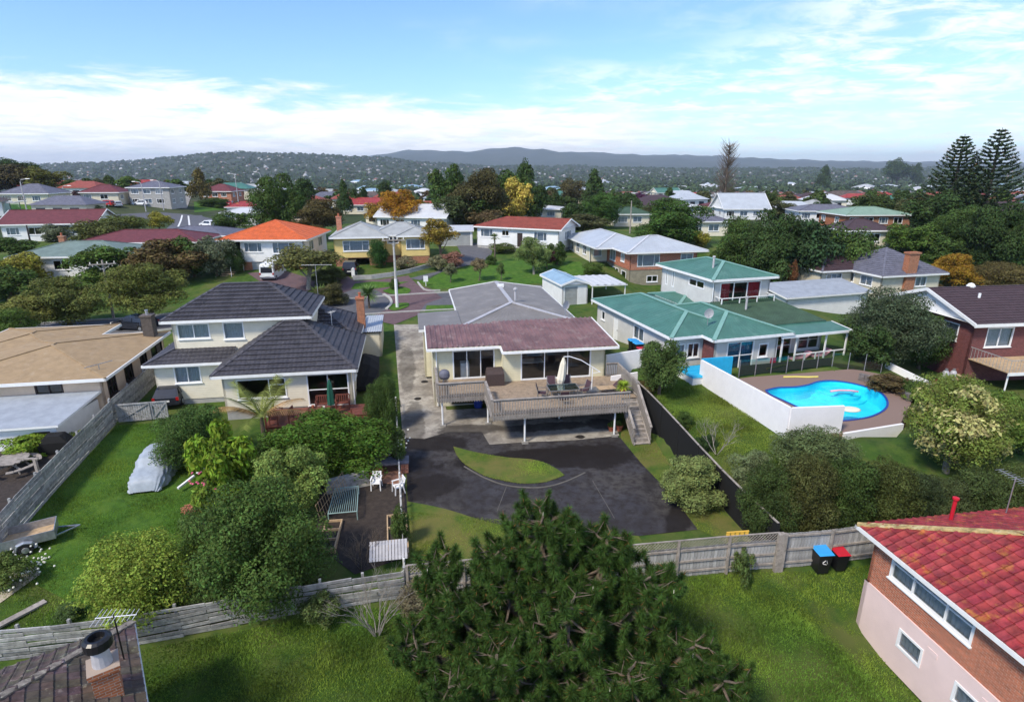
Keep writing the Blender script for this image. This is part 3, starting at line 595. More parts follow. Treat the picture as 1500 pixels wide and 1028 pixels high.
wall(H1, (7.3, .05), (7.3, 6), .2, 2.5, [], 'cream_stucco'); MB().box(-4.7, 4.6, .2, 7.2, 4.75, 2.5).build('basement_wall', 'dark_void', H1)  # rear basement wall also painted dark to imitate the shaded space
block(H1, -2.0, 6.02, 6.5, 19.5, 1.0, 5.2, 'cream_board', {'r': [(2, 3.4, 1.6, 1.2, [1, 1], 'c'), (6, 3.4, 1.4, 1.2, [1, 1], 'c'), (10, 3.4, 1.4, 1.2, [1, 1], 'c')], 'l': [(4, 3.4, 1.6, 1.2, [1, 1], 'c')]})
zr = lambda y: 5.1 + (y + .7) * .085
fr = slab_roof(H1, [(-.1, -.7, zr(-.7)), (8.0, -.7, zr(-.7)), (7.85, 5.5, zr(5.5)), (-.1, 5.5, zr(5.5))], 'maroon_steel', 'rib', .17, rib=.36, ribh=.065, edge='cream_board')
slab_roof(H1, [(-5.15, .42, zr(.42)), (-.1, .42, zr(.42)), (-.1, 5.1, zr(5.1)), (-5.15, 5.1, zr(5.1))], 'maroon_steel', 'rib', .17, rib=.36, ribh=.065, edge='cream_board')
gt = MB(); gt.bar((-.15, -.76, zr(-.7) - .1), (8.05, -.76, zr(-.7) - .1), .1, .16).bar((-5.2, .36, zr(.42) - .1), (-.2, .36, zr(.42) - .1), .1, .16).bar((-.16, -.76, zr(-.7) - .1), (-.16, .36, zr(.3) - .1), .1, .16).bar((-5.2, .4, zr(.4) - .08), (-5.2, 5.1, zr(5.1) - .08), .08, .2)
gt.bar((8.05, -.7, zr(-.7) - .06), (7.9, 5.5, zr(5.5) - .06), .08, .18); gt.build('gutter', 'white_paint', fr)
rf, _ = roof(H1, -2.4, 5.55, 6.95, 20, 5.3, 8.5, 'taupe_steel', axis='y', ends=('hip', 'gable'), cap='flashing', capw=.34, gable_wall='cream_board', style='rib', rib=.5, ribh=.012)
slab_roof(H1, [(-5.65, 5.14, 5.3), (-2.35, 5.14, 5.4), (-2.35, 10.6, 5.42), (-5.65, 10.6, 5.3)], 'taupe_steel', th=.2)
block(H1, -5.3, 6.1, -2.02, 10.2, 1.2, 5.1, 'cream_board', sides='fl', floor=False)
MB().tube([(2.7, 10.8, 6.0), (2.7, 10.8, 6.95)], .09, 8).lathe([(.18, 0), (.2, .12), (.02, .25)], 10, (2.7, 10.8, 6.95)).build('flue', 'flashing', H1); MB().box(2.1, 17.2, 5.95, 2.7, 17.5, 6.25).build('roof_vent', 'white_paint', H1); dish(H1, 6.2, 7.2, 5.5, -60)
downpipe(H1, -4.55, .93, .8, 5.05)
for x in (.35, 6.85): lb = MB().box(x - .2, -.1, 4.72, x + .2, -.004, 4.9).build('wall_lamp', 'grey_steel', H1); MB().box(x - .16, -.115, 4.75, x - .02, -.101, 4.87).box(x + .02, -.115, 4.75, x + .16, -.101, 4.87).build('lens', 'white_frame', lb)
# deck
DK = thing('deck', 'weathered timber deck with baluster railings and stairs on cream house', 'deck', (-.6, 39.0, 0), A0)
b = MB()
y = -5.76
while y < -.05:
    xr = 8.15 if y > -4.3 else 7.05; b.box(-1.5 if y < -2.4 else -1.5, y, 2.64, xr, y + .125, 2.68); y += .135
b2 = MB(); y = -2.36
while y < .95: b2.box(-4.6, y, 2.64, -1.52 if y < -.05 else -.05, y + .125, 2.68); y += .135
b.build('deck_boards', 'deck_wood', DK, kind='stuff'); b2.build('deck_boards', 'deck_wood', DK, kind='stuff')
j = MB()
for x in np.arange(-1.4, 8.1, .9): j.box(x, -5.7 if x < 7 else -4.2, 2.42, x + .05, -.05, 2.635)
for x in np.arange(-4.5, -1.5, .9): j.box(x, -2.3, 2.42, x + .05, .95, 2.635)
j.build('joists', 'weathered', DK)
bal = MB().box(-.03, -.014, 0, .03, .014, 1.32).mesh('baluster', 'weathered')
def railing(root, a, c, z, zc=None, skirt=.36, n=None, posts=True, h=1.0):
    a = Vector(a); c = Vector(c); d = c - a; ln = d.length; ang = math.atan2(d.y, d.x); n = n or max(2, int(ln / .165)); zc = z if zc is None else zc
    for k in range(n + 1):
        t = k / n; p = a + d * t; zz = z + (zc - z) * t
        o = link('baluster', bal, root, loc=(p.x, p.y, zz - skirt), rot=ang); o.scale = (1, 1, (h + skirt - .03) / 1.32)
    up = Vector((0, 0, 1)); A3 = Vector((a.x, a.y, z)); C3 = Vector((c.x, c.y, zc)); nrm = Vector((d.y, -d.x, 0)).normalized() * .045
    MB().bar(A3 + up * (h + .005) - d.to_3d().normalized() * .05, C3 + up * (h + .005) + d.to_3d().normalized() * .05, .15, .045).build('top_rail', 'weathered', root)
    MB().bar(A3 + up * .1 - nrm, C3 + up * .1 - nrm, .04, .09).build('lower_rail', 'weathered', root); MB().bar(A3 + up * (h - .1) - nrm, C3 + up * (h - .1) - nrm, .04, .08).build('upper_rail', 'weathered', root)
    if skirt > .2: MB().bar(A3 - up * .17 - nrm, C3 - up * .17 - nrm, .05, .28).build('rim_joist', 'weathered', root)
railing(DK, (-1.5, -5.8), (7.05, -5.8), 2.68); railing(DK, (-1.55, -5.7), (-1.55, -2.45), 2.68); railing(DK, (-4.6, -2.4), (-1.62, -2.4), 2.68); railing(DK, (-4.65, -2.3), (-4.65, .9), 2.68)
railing(DK, (8.2, -4.3), (8.2, -.3), 2.68); railing(DK, (7.4, -.2), (8.2, -.2), 2.68, n=6)
railing(DK, (8.15, -4.4), (8.15, -6.85), 2.6, .75, .1, 18, h=.95); railing(DK, (7.05, -5.85), (7.05, -6.85), 1.55, .75, .1, 6, h=.95)
for k in range(10):
    z = 2.66 - (k + 1) * .2; yy = -4.35 - k * .255; MB().box(7.12, yy - .29, z - .04, 8.08, yy, z).build('stair_tread', 'weathered', DK); MB().box(7.14, yy - .03, z, 8.06, yy - .005, z + .16).build('riser', 'weathered', DK)
for x in (7.1, 8.1): MB().bar((x, -4.3, 2.45), (x, -6.95, .55), .05, .3).build('stringer', 'weathered', DK)
for x, yy in ((-1.4, -2.35), (.5, -5.45), (6.3, -5.45), (3.4, -2.6), (-4.4, -2.2)):
    p = H1.matrix_basis @ Vector((x, yy, 0)); g = ground(p.x, p.y); po = MB().tube([(x, yy, g - .1), (x, yy, 2.45)], .06, 8).build('deck_post', 'white_paint', DK); MB().box(x - .2, yy - .2, g, x + .2, yy + .2, g + .14).build('footing', 'concrete', po)
def on_deck(x, y, z=2.69): return H1.matrix_basis @ Vector((x, y, z))
# deck furniture
t = thing('outdoor_table', 'rectangular glass outdoor table on the deck of the cream house', 'table', on_deck(3.35, -3.6), A0)
MB().box(-.95, -.55, .7, .95, .55, .725).build('table_top', 'fence_glass', t); f = MB()
for a_, c_ in (((-.98, -.57), (.98, -.57)), ((.98, -.57), (.98, .57)), ((.98, .57), (-.98, .57)), ((-.98, .57), (-.98, -.57))): f.bar((*a_, .71), (*c_, .71), .05, .045)
f.build('table_frame', 'steel_dull', t); MB().box(-.9, -.5, .66, .9, .5, .695).build('table_panel', 'slate_tile', t)
for sx in (-.9, .9):
    for sy in (-.5, .5): MB().tube([(sx, sy, 0), (sx * .95, sy * .95, .7)], .03, 6).build('leg', 'steel_dull', t)
def sling_chair(label, x, y, rz):
    t = thing('outdoor_chair', label, 'chair', on_deck(x, y), A0 + R(rz), 'sling chairs on the deck')
    MB().hexa([(-.26, -.25, .4), (.26, -.25, .4), (.26, .25, .38), (-.26, .25, .38), (-.26, -.25, .43), (.26, -.25, .43), (.26, .25, .41), (-.26, .25, .41)]).build('seat', 'purple_sling', t)
    MB().hexa([(-.26, .24, .42), (.26, .24, .42), (.26, .27, .42), (-.26, .27, .42), (-.26, .4, 1.0), (.26, .4, 1.0), (.26, .43, 1.0), (-.26, .43, 1.0)]).build('backrest', 'purple_sling', t)
    for s in (-.29, .29):
        MB().tube([(s, -.28, 0), (s, -.25, .62)], .02, 6).build('leg', 'steel_dull', t); MB().tube([(s, .32, 0), (s, .25, .4), (s, .42, 1.0)], .02, 6).build('leg', 'steel_dull', t); MB().bar((s, -.27, .63), (s, .3, .63), .05, .03).build('armrest', 'steel_dull', t)
sling_chair('purple sling chair behind the glass table, nearest the brown grill cover', 2.9, -2.5, 0); sling_chair('purple sling chair behind the glass table, just right of the folded parasol', 3.9, -2.45, -6)
sling_chair('dark sling chair at the left end of the glass table', 2.0, -3.5, 78); sling_chair('dark sling chair at the right end of the glass table', 4.75, -3.5, -75)
sling_chair('dark sling chair between the glass table and the front railing', 3.1, -4.75, 178)
t = thing('cantilever_umbrella', 'closed cream cantilever parasol with curved white arm over the glass table', 'umbrella', on_deck(5.6, -2.6), A0)
MB().box(-.45, -.45, 0, .45, .45, .06).build('base', 'steel_dull', t); MB().tube([(0, 0, 0), (0, 0, 1.55)], .035, 8).build('mast', 'plastic_white', t)
MB().tube([(.55, 0, 1.25), (0, 0, 1.62), (-.8, 0, 2.15), (-1.6, 0, 2.45), (-2.0, 0, 2.45)], .03, 8).build('arm', 'plastic_white', t); MB().tube([(0, 0, 1.2), (.55, 0, 1.25)], .02, 6).build('brace', 'plastic_white', t)
cn = MB(); n = 14
rings = [(-2.0, 2.4, .05), (-2.02, 2.0, .17), (-2.08, 1.4, .22), (-2.15, .9, .24), (-2.18, .62, .16)]
for q in range(n):
    a0, a1 = q * 2 * math.pi / n, (q + 1) * 2 * math.pi / n; k0 = 1 + .18 * (q % 2); k1 = 1 + .18 * ((q + 1) % 2)
    for (x0, z0, r0), (x1, z1, r1) in zip(rings, rings[1:]): cn.poly([(x0 + r0 * k0 * math.cos(a0), r0 * k0 * math.sin(a0), z0), (x0 + r0 * k1 * math.cos(a1), r0 * k1 * math.sin(a1), z0), (x1 + r1 * k1 * math.cos(a1), r1 * k1 * math.sin(a1), z1), (x1 + r1 * k0 * math.cos(a0), r1 * k0 * math.sin(a0), z1)])
cn.build('canopy', 'canvas_cream', t)
t = thing('grill_cover', 'brown covered barbecue standing by the step in the cream wall', 'barbecue', on_deck(-.65, -.35), A0)
MB().hexa([(-.62, -.42, .0), (.62, -.42, .0), (.62, .4, .0), (-.62, .4, .0), (-.6, -.4, .82), (.6, -.4, .82), (.6, .38, .82), (-.6, .38, .82)]).hexa([(-.6, -.4, .82), (.6, -.4, .82), (.6, .38, .82), (-.6, .38, .82), (-.55, -.2, 1.1), (.55, -.2, 1.1), (.55, .34, 1.12), (-.55, .34, 1.12)]).build('cover', 'wicker_brown', t)
for s in (-.5, .5): MB().tube([(s - .04, -.3, .06), (s + .04, -.3, .06)], .06, 8).build('wheel', 'rubber', t)
t = thing('sun_lounger', 'low timber sun lounger with dark raised back on the deck', 'lounger', on_deck(6.6, -3.1), A0 + R(4))
for k in range(7): MB().box(-.75, -.32 + k * .095, .3, .45, -.24 + k * .095, .33).build('slat', 'pale_timber', t)
MB().hexa([(.45, -.32, .3), (1.0, -.32, .78), (1.0, .32, .78), (.45, .32, .3), (.42, -.32, .33), (.97, -.32, .81), (.97, .32, .81), (.42, .32, .33)]).build('backrest', 'purple_sling', t)
for sx in (-.65, .5):
    for sy in (-.28, .28): MB().tube([(sx, sy, 0), (sx, sy, .3)], .025, 6).build('leg', 'steel_dull', t)
t = thing('kettle_barbecue', 'round grey kettle barbecue at the left end of the deck', 'barbecue', on_deck(-4.1, -.4), 0)
MB().lathe([(.05, .55), (.3, .62), (.38, .8), (.36, .95)], 16).build('bowl', 'slate_tile', t); MB().lathe([(.37, .955), (.33, 1.1), (.2, 1.22), (.03, 1.25)], 16).build('lid', 'slate_tile', t)
for k in range(3): a = k * 2.1; MB().tube([(.1 * math.cos(a), .1 * math.sin(a), .62), (.36 * math.cos(a), .36 * math.sin(a), 0)], .02, 5).build('leg', 'galv', t)
o = MB().box(-.3, -.3, 0, .3, .3, 1.15).box(-.28, -.31, .62, .28, -.302, .64).build('white_box', 'plastic_white', loc=on_deck(-2.55, 1.65, 2.6)); o.rotation_euler.z = A0; tag(o, 'white box standing just inside the left sliding door', 'cabinet')  # plain white box set behind the left slider's glass
t = thing('dining_table', 'dark dining table inside behind the wide sliding doors', 'table', on_deck(2.4, 2.4, 2.58), A0); MB().box(-.9, -.5, .72, .9, .5, .76).build('table_top', 'white_paint', t)
for sx in (-.8, .8):
    for sy in (-.4, .4): MB().box(sx - .03, sy - .03, 0, sx + .03, sy + .03, .72).build('leg', 'floor_wood', t)
t = thing('water_drum', 'blue plastic drum under the left end of the deck', 'drum', (0, 0, 0)); p = H1.matrix_basis @ Vector((-1.75, .4, 0)); t.location = (p.x, p.y, ground(p.x, p.y) + .05)
MB().lathe([(.28, 0), (.3, .08), (.3, .3), (.32, .33), (.3, .36), (.3, .62), (.32, .65), (.3, .68), (.28, .92)], 16).build('drum_body', 'blue_plastic', t); MB().lathe([(.29, .92), (.29, .95), (.25, .95)], 16).build('drum_lid', 'blue_plastic', t)
for nm, u, v, s in (('left', 895, 632, 1.), ('right', 907, 631, 1.1)):
    p = at(u, v); t = thing('potted_plant', f'{nm} of two terracotta flower pots at the foot of the deck stairs', 'potted plant', p, 0, 'pots by the stairs'); MB().lathe([(.14 * s, 0), (.2 * s, .3 * s), (.23 * s, .3 * s), (.23 * s, .37 * s), (.19 * s, .37 * s), (.18 * s, .33 * s)], 14).build('pot', 'terracotta_pot', t)

# ================================================================== charcoal-tiled two-storey neighbour
H2 = thing('house', 'two-storey ivory weatherboard house with charcoal tiled hip roofs and brick chimney', 'house', (-19.66, 36.45, 0), A0)
block(H2, .5, .5, 8.8, 8.2, 1.3, 3.9, 'ivory_board', {'f': [(.9, 2.1, 3.1, 1.35, [1.9, 1], 'tM'), (5.4, 1.36, 2.7, 2.2, [1, 1], 'm')], 'l': [(5.9, 2.4, .6, .9, [1], '')], 'r': [(2, 2.3, 1.3, 1.2, [1, 1], 'c')]}, base=(0, 'grey_block'))
block(H2, -4.9, 3.8, .46, 13.5, 1.1, 3.86, 'ivory_board', {'f': [(1.3, 2.35, 1.7, 1.2, [1, 1], 'c')], 'l': [(3, 2.3, 1.5, 1.2, [1, 1], 'c'), (7, 2.3, 1.5, 1.2, [1, 1], 'c')]}, base=(0, 'grey_block'))
block(H2, -3.6, 4.65, 5.5, 10.5, 3.95, 6.72, 'ivory_board', {'f': [(.35, 5.35, 2.1, 1.05, [1, 1], 'c'), (3.4, 5.2, 1.35, 1.2, [1], 'c')], 'l': [(2, 5.2, 1.6, 1.1, [1, 1], 'c')]}, floor=False)
block(H2, .6, 8.25, 8.4, 14.8, 1.3, 3.9, 'ivory_board', floor=False)
tl = dict(style='tile', cap='ridge_charcoal', capw=.24, course=.42, step=.075)
roof(H2, 0, 0, 9.3, 8.7, 3.95, 32, 'charcoal_tile', **tl); roof(H2, 0, 7.7, 8.9, 15.2, 3.97, 30, 'charcoal_tile', **tl); roof(H2, -4.1, 4.1, 6.0, 11.0, 6.78, 29, 'charcoal_tile', **tl)
slab_roof(H2, [(-5.35, 3.3, 3.9), (.5, 3.3, 3.9), (.5, 4.62, 4.62), (-3.62, 4.62, 4.62)], 'charcoal_tile', 'tile', .14); slab_roof(H2, [(-5.35, 13.4, 3.9), (-5.35, 3.3, 3.9), (-3.62, 4.62, 4.62), (-3.62, 12.2, 4.62)], 'charcoal_tile', 'tile', .14)
roof(H2, -5.3, 10.4, 4, 14.4, 3.99, 22, 'charcoal_tile', **tl)
MB().bar((-5.35, 3.24, 3.82), (.5, 3.24, 3.82), .09, .17).bar((-5.4, 3.24, 3.82), (-5.4, 13.4, 3.82), .09, .17).build('gutter', 'white_paint', H2)
MB().bar((-5.33, 3.32, 3.96), (-3.62, 4.62, 4.68), .22, .06).build('ridge_cap', 'ridge_charcoal', H2)
chimney(H2, 8.75, 12.3, 1.4, 6.35, .62, .75, 'orange_brick', 1); downpipe(H2, .35, 3.75, 1, 3.8); downpipe(H2, 8.95, .45, 1, 3.9); MB().tube([(-1.6, 5.6, 7.2), (-1.6, 5.6, 7.85)], .05, 6).build('vent_pipe', 'ridge_charcoal', H2)
p = H2.matrix_basis @ Vector((5.6, 10.6, 0)); antenna('tv_antenna', 'silver television antenna on charcoal roof beside the upper storey', (p.x, p.y, 6.9), 2.6, 5, 9, 2.4)
p = H2.matrix_basis @ Vector((6.8, 8.3, 0)); antenna('roof_aerial', 'small white aerial on lower charcoal roof near the brick chimney', (p.x, p.y, 4.6), 1.5, 60, 4, .7, 'plastic_white', 'plastic_white')
DR = thing('deck', 'dark red stained deck in front of the charcoal-roofed house', 'deck', (-19.66, 36.45, 0), A0)
for k in range(22): MB().box(3.6, -2.6 + k * .138, 1.2, 10.3, -2.475 + k * .138, 1.25).build('deck_board', 'red_timber', DR)
MB().box(3.65, -2.55, .3, 10.25, .4, 1.19).build('deck_skirt', 'red_timber', DR)
for x, yy in ((9.0, -2.5), (10.2, -2.5), (10.2, .3), (3.7, -2.5)): MB().box(x - .05, yy - .05, 1.25, x + .05, yy + .05, 2.15).build('post', 'red_timber', DR)
for z in (1.7, 2.12): MB().bar((10.2, -2.5, z), (10.2, .3, z), .09, .04).build('rail', 'red_timber', DR); MB().bar((9.0, -2.5, z), (10.2, -2.5, z), .09, .04).build('rail', 'red_timber', DR)
MB().box(9.0, -2.52, 1.25, 10.2, -2.48, 1.66).build('rail_panel', 'red_timber', DR)
def bench(label, x, y, rz, w=1.4):
    t = thing('garden_bench', label, 'bench', H2.matrix_basis @ Vector((x, y, 1.26)), A0 + R(rz), 'red deck benches')
    for k in range(4): MB().box(-w / 2, -.22 + k * .12, .4, w / 2, -.12 + k * .12, .43).build('seat_slat', 'red_timber', t)
    for k in range(int(w / .14)): MB().box(-w / 2 + .05 + k * .14, .26, .45, -w / 2 + .13 + k * .14, .29, .9).build('back_slat', 'red_timber', t)
    MB().bar((-w / 2, .28, .92), (w / 2, .28, .92), .05, .08).build('back_rail', 'red_timber', t)
    for s in (-w / 2, w / 2): MB().box(s - .03, -.25, 0, s + .03, -.19, .6).build('leg', 'red_timber', t); MB().box(s - .03, .25, 0, s + .03, .31, .9).build('leg', 'red_timber', t); MB().bar((s, -.26, .62), (s, .28, .62), .08, .03).build('armrest', 'red_timber', t)
bench('red slatted bench by the slider, left of the folded green umbrella', 6.9, -.2, 0, .9); bench('red slatted bench by the slider, right of the folded green umbrella', 8.2, -.2, 0, .9); bench('red garden bench facing right at the left end of the red deck', 4.2, -1.7, 90, 1.5)
bench('red garden seat near the palm, in front of the slider', 5.4, -1.9, 80, .8)
t = thing('umbrella', 'folded dark green market umbrella on the red deck', 'umbrella', H2.matrix_basis @ Vector((7.6, -1.2, 1.26)), 0); MB().tube([(0, 0, 0), (0, 0, 2.55)], .025, 8).build('pole', 'pale_timber', t)
cn = MB(); rings = [(2.5, .03), (2.2, .12), (1.5, .17), (.75, .2)]
for q in range(12):
    a0, a1 = q * math.pi / 6, (q + 1) * math.pi / 6; k0 = 1 + .25 * (q % 2); k1 = 1 + .25 * ((q + 1) % 2)
    for (z0, r0), (z1, r1) in zip(rings, rings[1:]): cn.poly([(r0 * k0 * math.cos(a0), r0 * k0 * math.sin(a0), z0), (r0 * k1 * math.cos(a1), r0 * k1 * math.sin(a1), z0), (r1 * k1 * math.cos(a1), r1 * k1 * math.sin(a1), z1), (r1 * k0 * math.cos(a0), r1 * k0 * math.sin(a0), z1)])
cn.build('canopy', 'green_canvas', t)
t = thing('deck_table', 'low red timber table with pots on the red deck', 'table', H2.matrix_basis @ Vector((6.9, -1.7, 1.26)), A0)
for k in range(6): MB().box(-.7, -.45 + k * .15, .68, .7, -.32 + k * .15, .72).build('slat', 'red_timber', t)
for sx in (-.6, .6):
    for sy in (-.36, .36): MB().box(sx - .04, sy - .04, 0, sx + .04, sy + .04, .68).build('leg', 'red_timber', t)
for k, (x, yy, s, m_) in enumerate(((6.5, -1.6, .1, 'terracotta_pot'), (7.2, -1.85, .09, 'petal_white'))):
    o = MB().lathe([(.7 * s, 0), (s, 1.6 * s), (1.1 * s, 1.7 * s), (.8 * s, 1.7 * s)], 10).build('flower_pot', m_, loc=H2.matrix_basis @ Vector((x, yy, 1.985))); tag(o, ('small terracotta pot', 'small white pot')[k] + ' on the red deck table', 'pot')
# shed and covered boat in the side strip
S1 = thing('garden_shed', 'narrow cream shed with pale ribbed roof between two houses', 'shed', (-12.95, 48.6, 0), A0)
wall(S1, (0, 0), (1.75, 0), 1.2, 3.55, [], 'cream_stucco'); wall(S1, (1.75, 0), (1.75, 5), 1.2, 3.55, [], 'cream_stucco'); wall(S1, (0, 5), (0, 0), 1.2, 3.55, [], 'cream_stucco'); wall(S1, (1.75, 5), (0, 5), 1.2, 3.55, [], 'cream_stucco')
slab_roof(S1, [(-.08, -.12, 3.62), (1.85, -.12, 3.62), (1.85, 5.1, 3.82), (-.08, 5.1, 3.82)], 'silver_steel', 'rib', .1, rib=.2, ribh=.04, edge='dark_void')
t = thing('covered_boat', 'boat under a black tarpaulin beside the concrete drive', 'boat', (-11.2, 41.6, ground(-11.2, 41.6)), A0)
hb = MB(); st = [(-.2, .3, .5, .55), (.5, .95, 1.0, 1.15), (1.8, 1.1, 1.15, 1.75), (3.2, 1.1, 1.2, 2.05), (4.6, 1.05, 1.2, 1.7), (5.4, 1.0, 1.1, 1.3)]; ring = []
for yy, w, zs, zt in st: ring.append([(-w, yy, .25), (-w * 1.05, yy, zs), (-w * .5, yy, (zs + zt) / 2 + .12), (0, yy, zt), (w * .5, yy, (zs + zt) / 2 + .12), (w * 1.05, yy, zs), (w, yy, .25)])
for r0, r1 in zip(ring, ring[1:]):
    for q in range(6): hb.poly([r0[q], r0[q + 1], r1[q + 1], r1[q]])
hb.poly(ring[0]); hb.poly(ring[-1][::-1]); hb.build('tarpaulin', 'black_cloth', t)
for s in (-.95, .95): MB().tube([(s - .1, 2.6, .28), (s + .1, 2.6, .28)], .28, 14).build('trailer_wheel', 'rubber', t)

# ================================================================== brown-roofed house at the left
H3 = thing('house', 'peach stucco house with brown flat-hipped roof and brown framed windows', 'house', (-27.0, 37.1, 0), R(10.5))
bf = 'brown_frame'
block(H3, -11, .5, -.5, 11.6, .5, 3.55, 'peach_stucco', {'f': [(2.0, 2.15, 1.1, 1.15, [1], 'c'), (5.2, 2.2, .01, .01, [1], 'v'), (6.5, 2.1, 1.6, 1.3, [1, 1], '')], 'r': [(.7, 1.9, 1.2, 1.3, [1, 1], 'm'), (3.4, 1.9, 1.3, 1.3, [1, 1], ''), (6.2, 1.9, 1.2, 1.3, [1, 1], ''), (8.4, 1.7, 2.2, 1.7, [1, 1], '')]}, frame=bf)
roof(H3, -11.6, 0, 0, 12.1, 3.6, 9, 'brown_felt', cap='brown_felt', capw=.16); roof(H3, -14, 6, -5.2, 15.5, 3.62, 9, 'brown_felt', axis='y', cap='brown_felt', capw=.16)
chimney(H3, -.9, 10.4, .5, 5.5, .8, .8, 'brown_brick', 1, 'galv'); dv = MB().bar((-1.6, 1.0, 4.1), (-.4, 2.3, 4.15), .04, .04).bar((-1, 1.62, 3.7), (-1, 1.62, 4.15), .04, .04).build('roof_aerial', 'galv', H3)
AX = thing('garage_annex', 'white lean-to garage with pale grey roof below the brown-roofed house', 'garage', (-27.0, 37.1, 0), R(10.5))
slab_roof(AX, [(-6.9, -4.0, 2.1), (-1.2, -4.0, 2.1), (-.6, .45, 2.62), (-6.6, .45, 2.62)], 'pale_sheet', th=.14)
wall(AX, (-6.6, -3.7), (-1.5, -3.7), 0, 2.0, [(3.9, .75, .8, .85, [1], '')], 'white_paint', frame=bf); wall(AX, (-1.5, -3.7), (-.9, .4), 0, 2.05, [], 'white_paint'); wall(AX, (-6.4, .4), (-6.6, -3.7), 0, 2.05, [], 'white_paint')
PG = thing('pergola', 'dark timber veranda frame at the left picture edge beside white annex', 'pergola', (-27.0, 37.1, 0), R(10.5))
for x in (-7.4, -10.4): MB().box(x - .06, -2.9, 0, x + .06, -2.78, 2.3).build('post', 'brown_frame', PG)
MB().bar((-10.8, -2.84, 2.35), (-7.2, -2.84, 2.35), .1, .2).build('beam', 'brown_frame', PG)
for k in range(6): MB().bar((-10.6 + k * .65, -3.1, 2.5), (-10.6 + k * .65, .4, 2.7), .06, .12).build('rafter', 'brown_frame', PG)

# ================================================================== red-tiled brick house, lower right
H4 = thing('house', 'brick and pink stucco house with lichen-stained red tiled roof', 'house', (13.89, 20.77, 0), R(9))
wall(H4, (.5, -.5), (.5, -14), .95, 3.2, [(1.0, 1.9, 3.5, .98, [1, 1.35, 1], 'ct')], 'red_brick'); wall(H4, (14, -.5), (.5, -.5), .95, 3.2, [], 'red_brick')
wall(H4, (.44, -.44), (.44, -14), -1.6, .95, [(2.05, -.45, 1.05, .75, [1], 'c'), (4.5, -.45, .8, .75, [1], 'c')], 'pink_stucco', th=.2); wall(H4, (14, -.44), (.44, -.44), -1.6, .95, [], 'pink_stucco', th=.2)
for s in (3.25, 5.4): MB().box(.42, -.44 - s - .42, .42, .438, -.44 - s, .62).build('vent_grille', 'pink_stucco', H4)
_, H4F = roof(H4, 0, -14, 14, 0, 3.25, 24, 'red_tile', cap='lichen_ridge', capw=.26, fh=.16)
MB().tube([(3.3, -.9, 3.5), (3.3, -.9, 4.6)], .07, 8).lathe([(.07, 0), (.12, .04), (.12, .12), (.02, .16)], 10, (3.3, -.9, 4.6)).build('vent_pipe', 'red_plastic', H4)
p = H4.matrix_basis @ Vector((6.2, -.6, 0)); antenna('tv_antenna', 'television antenna above the red tiled roof', (p.x, p.y, 3.3), 1.9, 100, 9, 1.3)
# tiles as pieces: a shared pan tile, the 300 nearest the camera picked out one by one, the rest as one part
def tile_cover(root, faces, m, tw, course, keep=300, cam_w=Vector((0, 0, CAM_H)), tint=.16, vis=None):
    tb = MB(); n = 4; prof = [(-.5, 0), (-.42, .035), (-.3, .045), (-.2, .012), (.0, .004), (.22, .01), (.4, .028), (.5, .03)]
    for (a0, h0), (a1, h1) in zip(prof, prof[1:]): tb.poly([(a0 * tw, 0, h0 + .03), (a1 * tw, 0, h1 + .03), (a1 * tw, course * 1.08, h1 - .004), (a0 * tw, course * 1.08, h0 - .004)]); tb.poly([(a0 * tw, 0, h0 - .01), (a1 * tw, 0, h1 - .01), (a1 * tw, 0, h1 + .03), (a0 * tw, 0, h0 + .03)])
    tm = tb.mesh('tile', m); spots = []
    for f in faces:
        o, e, s, nn = face_frame(f); ab = [((Vector(q) - o).dot(e), (Vector(q) - o).dot(s)) for q in f]; bmax = max(q[1] for q in ab); k = 0; rot = Matrix((e, s, nn)).transposed()
        if rot.determinant() < 0: rot = Matrix((-e, s, nn)).transposed()
        while k * course < bmax - .05:
            i = span(ab, (k + .5) * course)
            if i:
                a = math.ceil(i[0] / tw) * tw
                while a < i[1]: spots.append((o + e * a + s * (k * course) + nn * .015, rot)); a += tw
            k += 1
    Wm = root.matrix_basis
    def vis_ok(p):
        q = Wm @ p; d = depth(q)
        return d > 1 and abs(750 + F_PX * q.x / d - 750) < 770 and 514 - F_PX * ((q.z - CAM_H) * CS + q.y * SN) / d < 1050
    spots = [q for q in spots if vis_ok(q[0])]; spots.sort(key=lambda q: (Wm @ q[0] - cam_w).length)
    for p, rot in spots[:keep]:
        o = link('tile', tm, root); o.matrix_basis = Matrix.Translation(p) @ rot.to_4x4(); c = 1 + rnd.uniform(-tint, tint); o.color = (c, c * rnd.uniform(.85, 1.2), c * rnd.uniform(.8, 1.1), 1)
    if len(spots) > keep:
        V = np.array(tb.v); Fq = np.array(tb.f); vs, fs = [], []
        for k, (p, rot) in enumerate(spots[keep:]): vs.append(V @ np.array(rot).T + np.array(p)); fs.append(Fq + k * len(V))
        link('tile', np_mesh('tile', np.concatenate(vs), np.concatenate(fs), m), root, kind='stuff')
tile_cover(H4, H4F, 'red_tile', .34, .36)

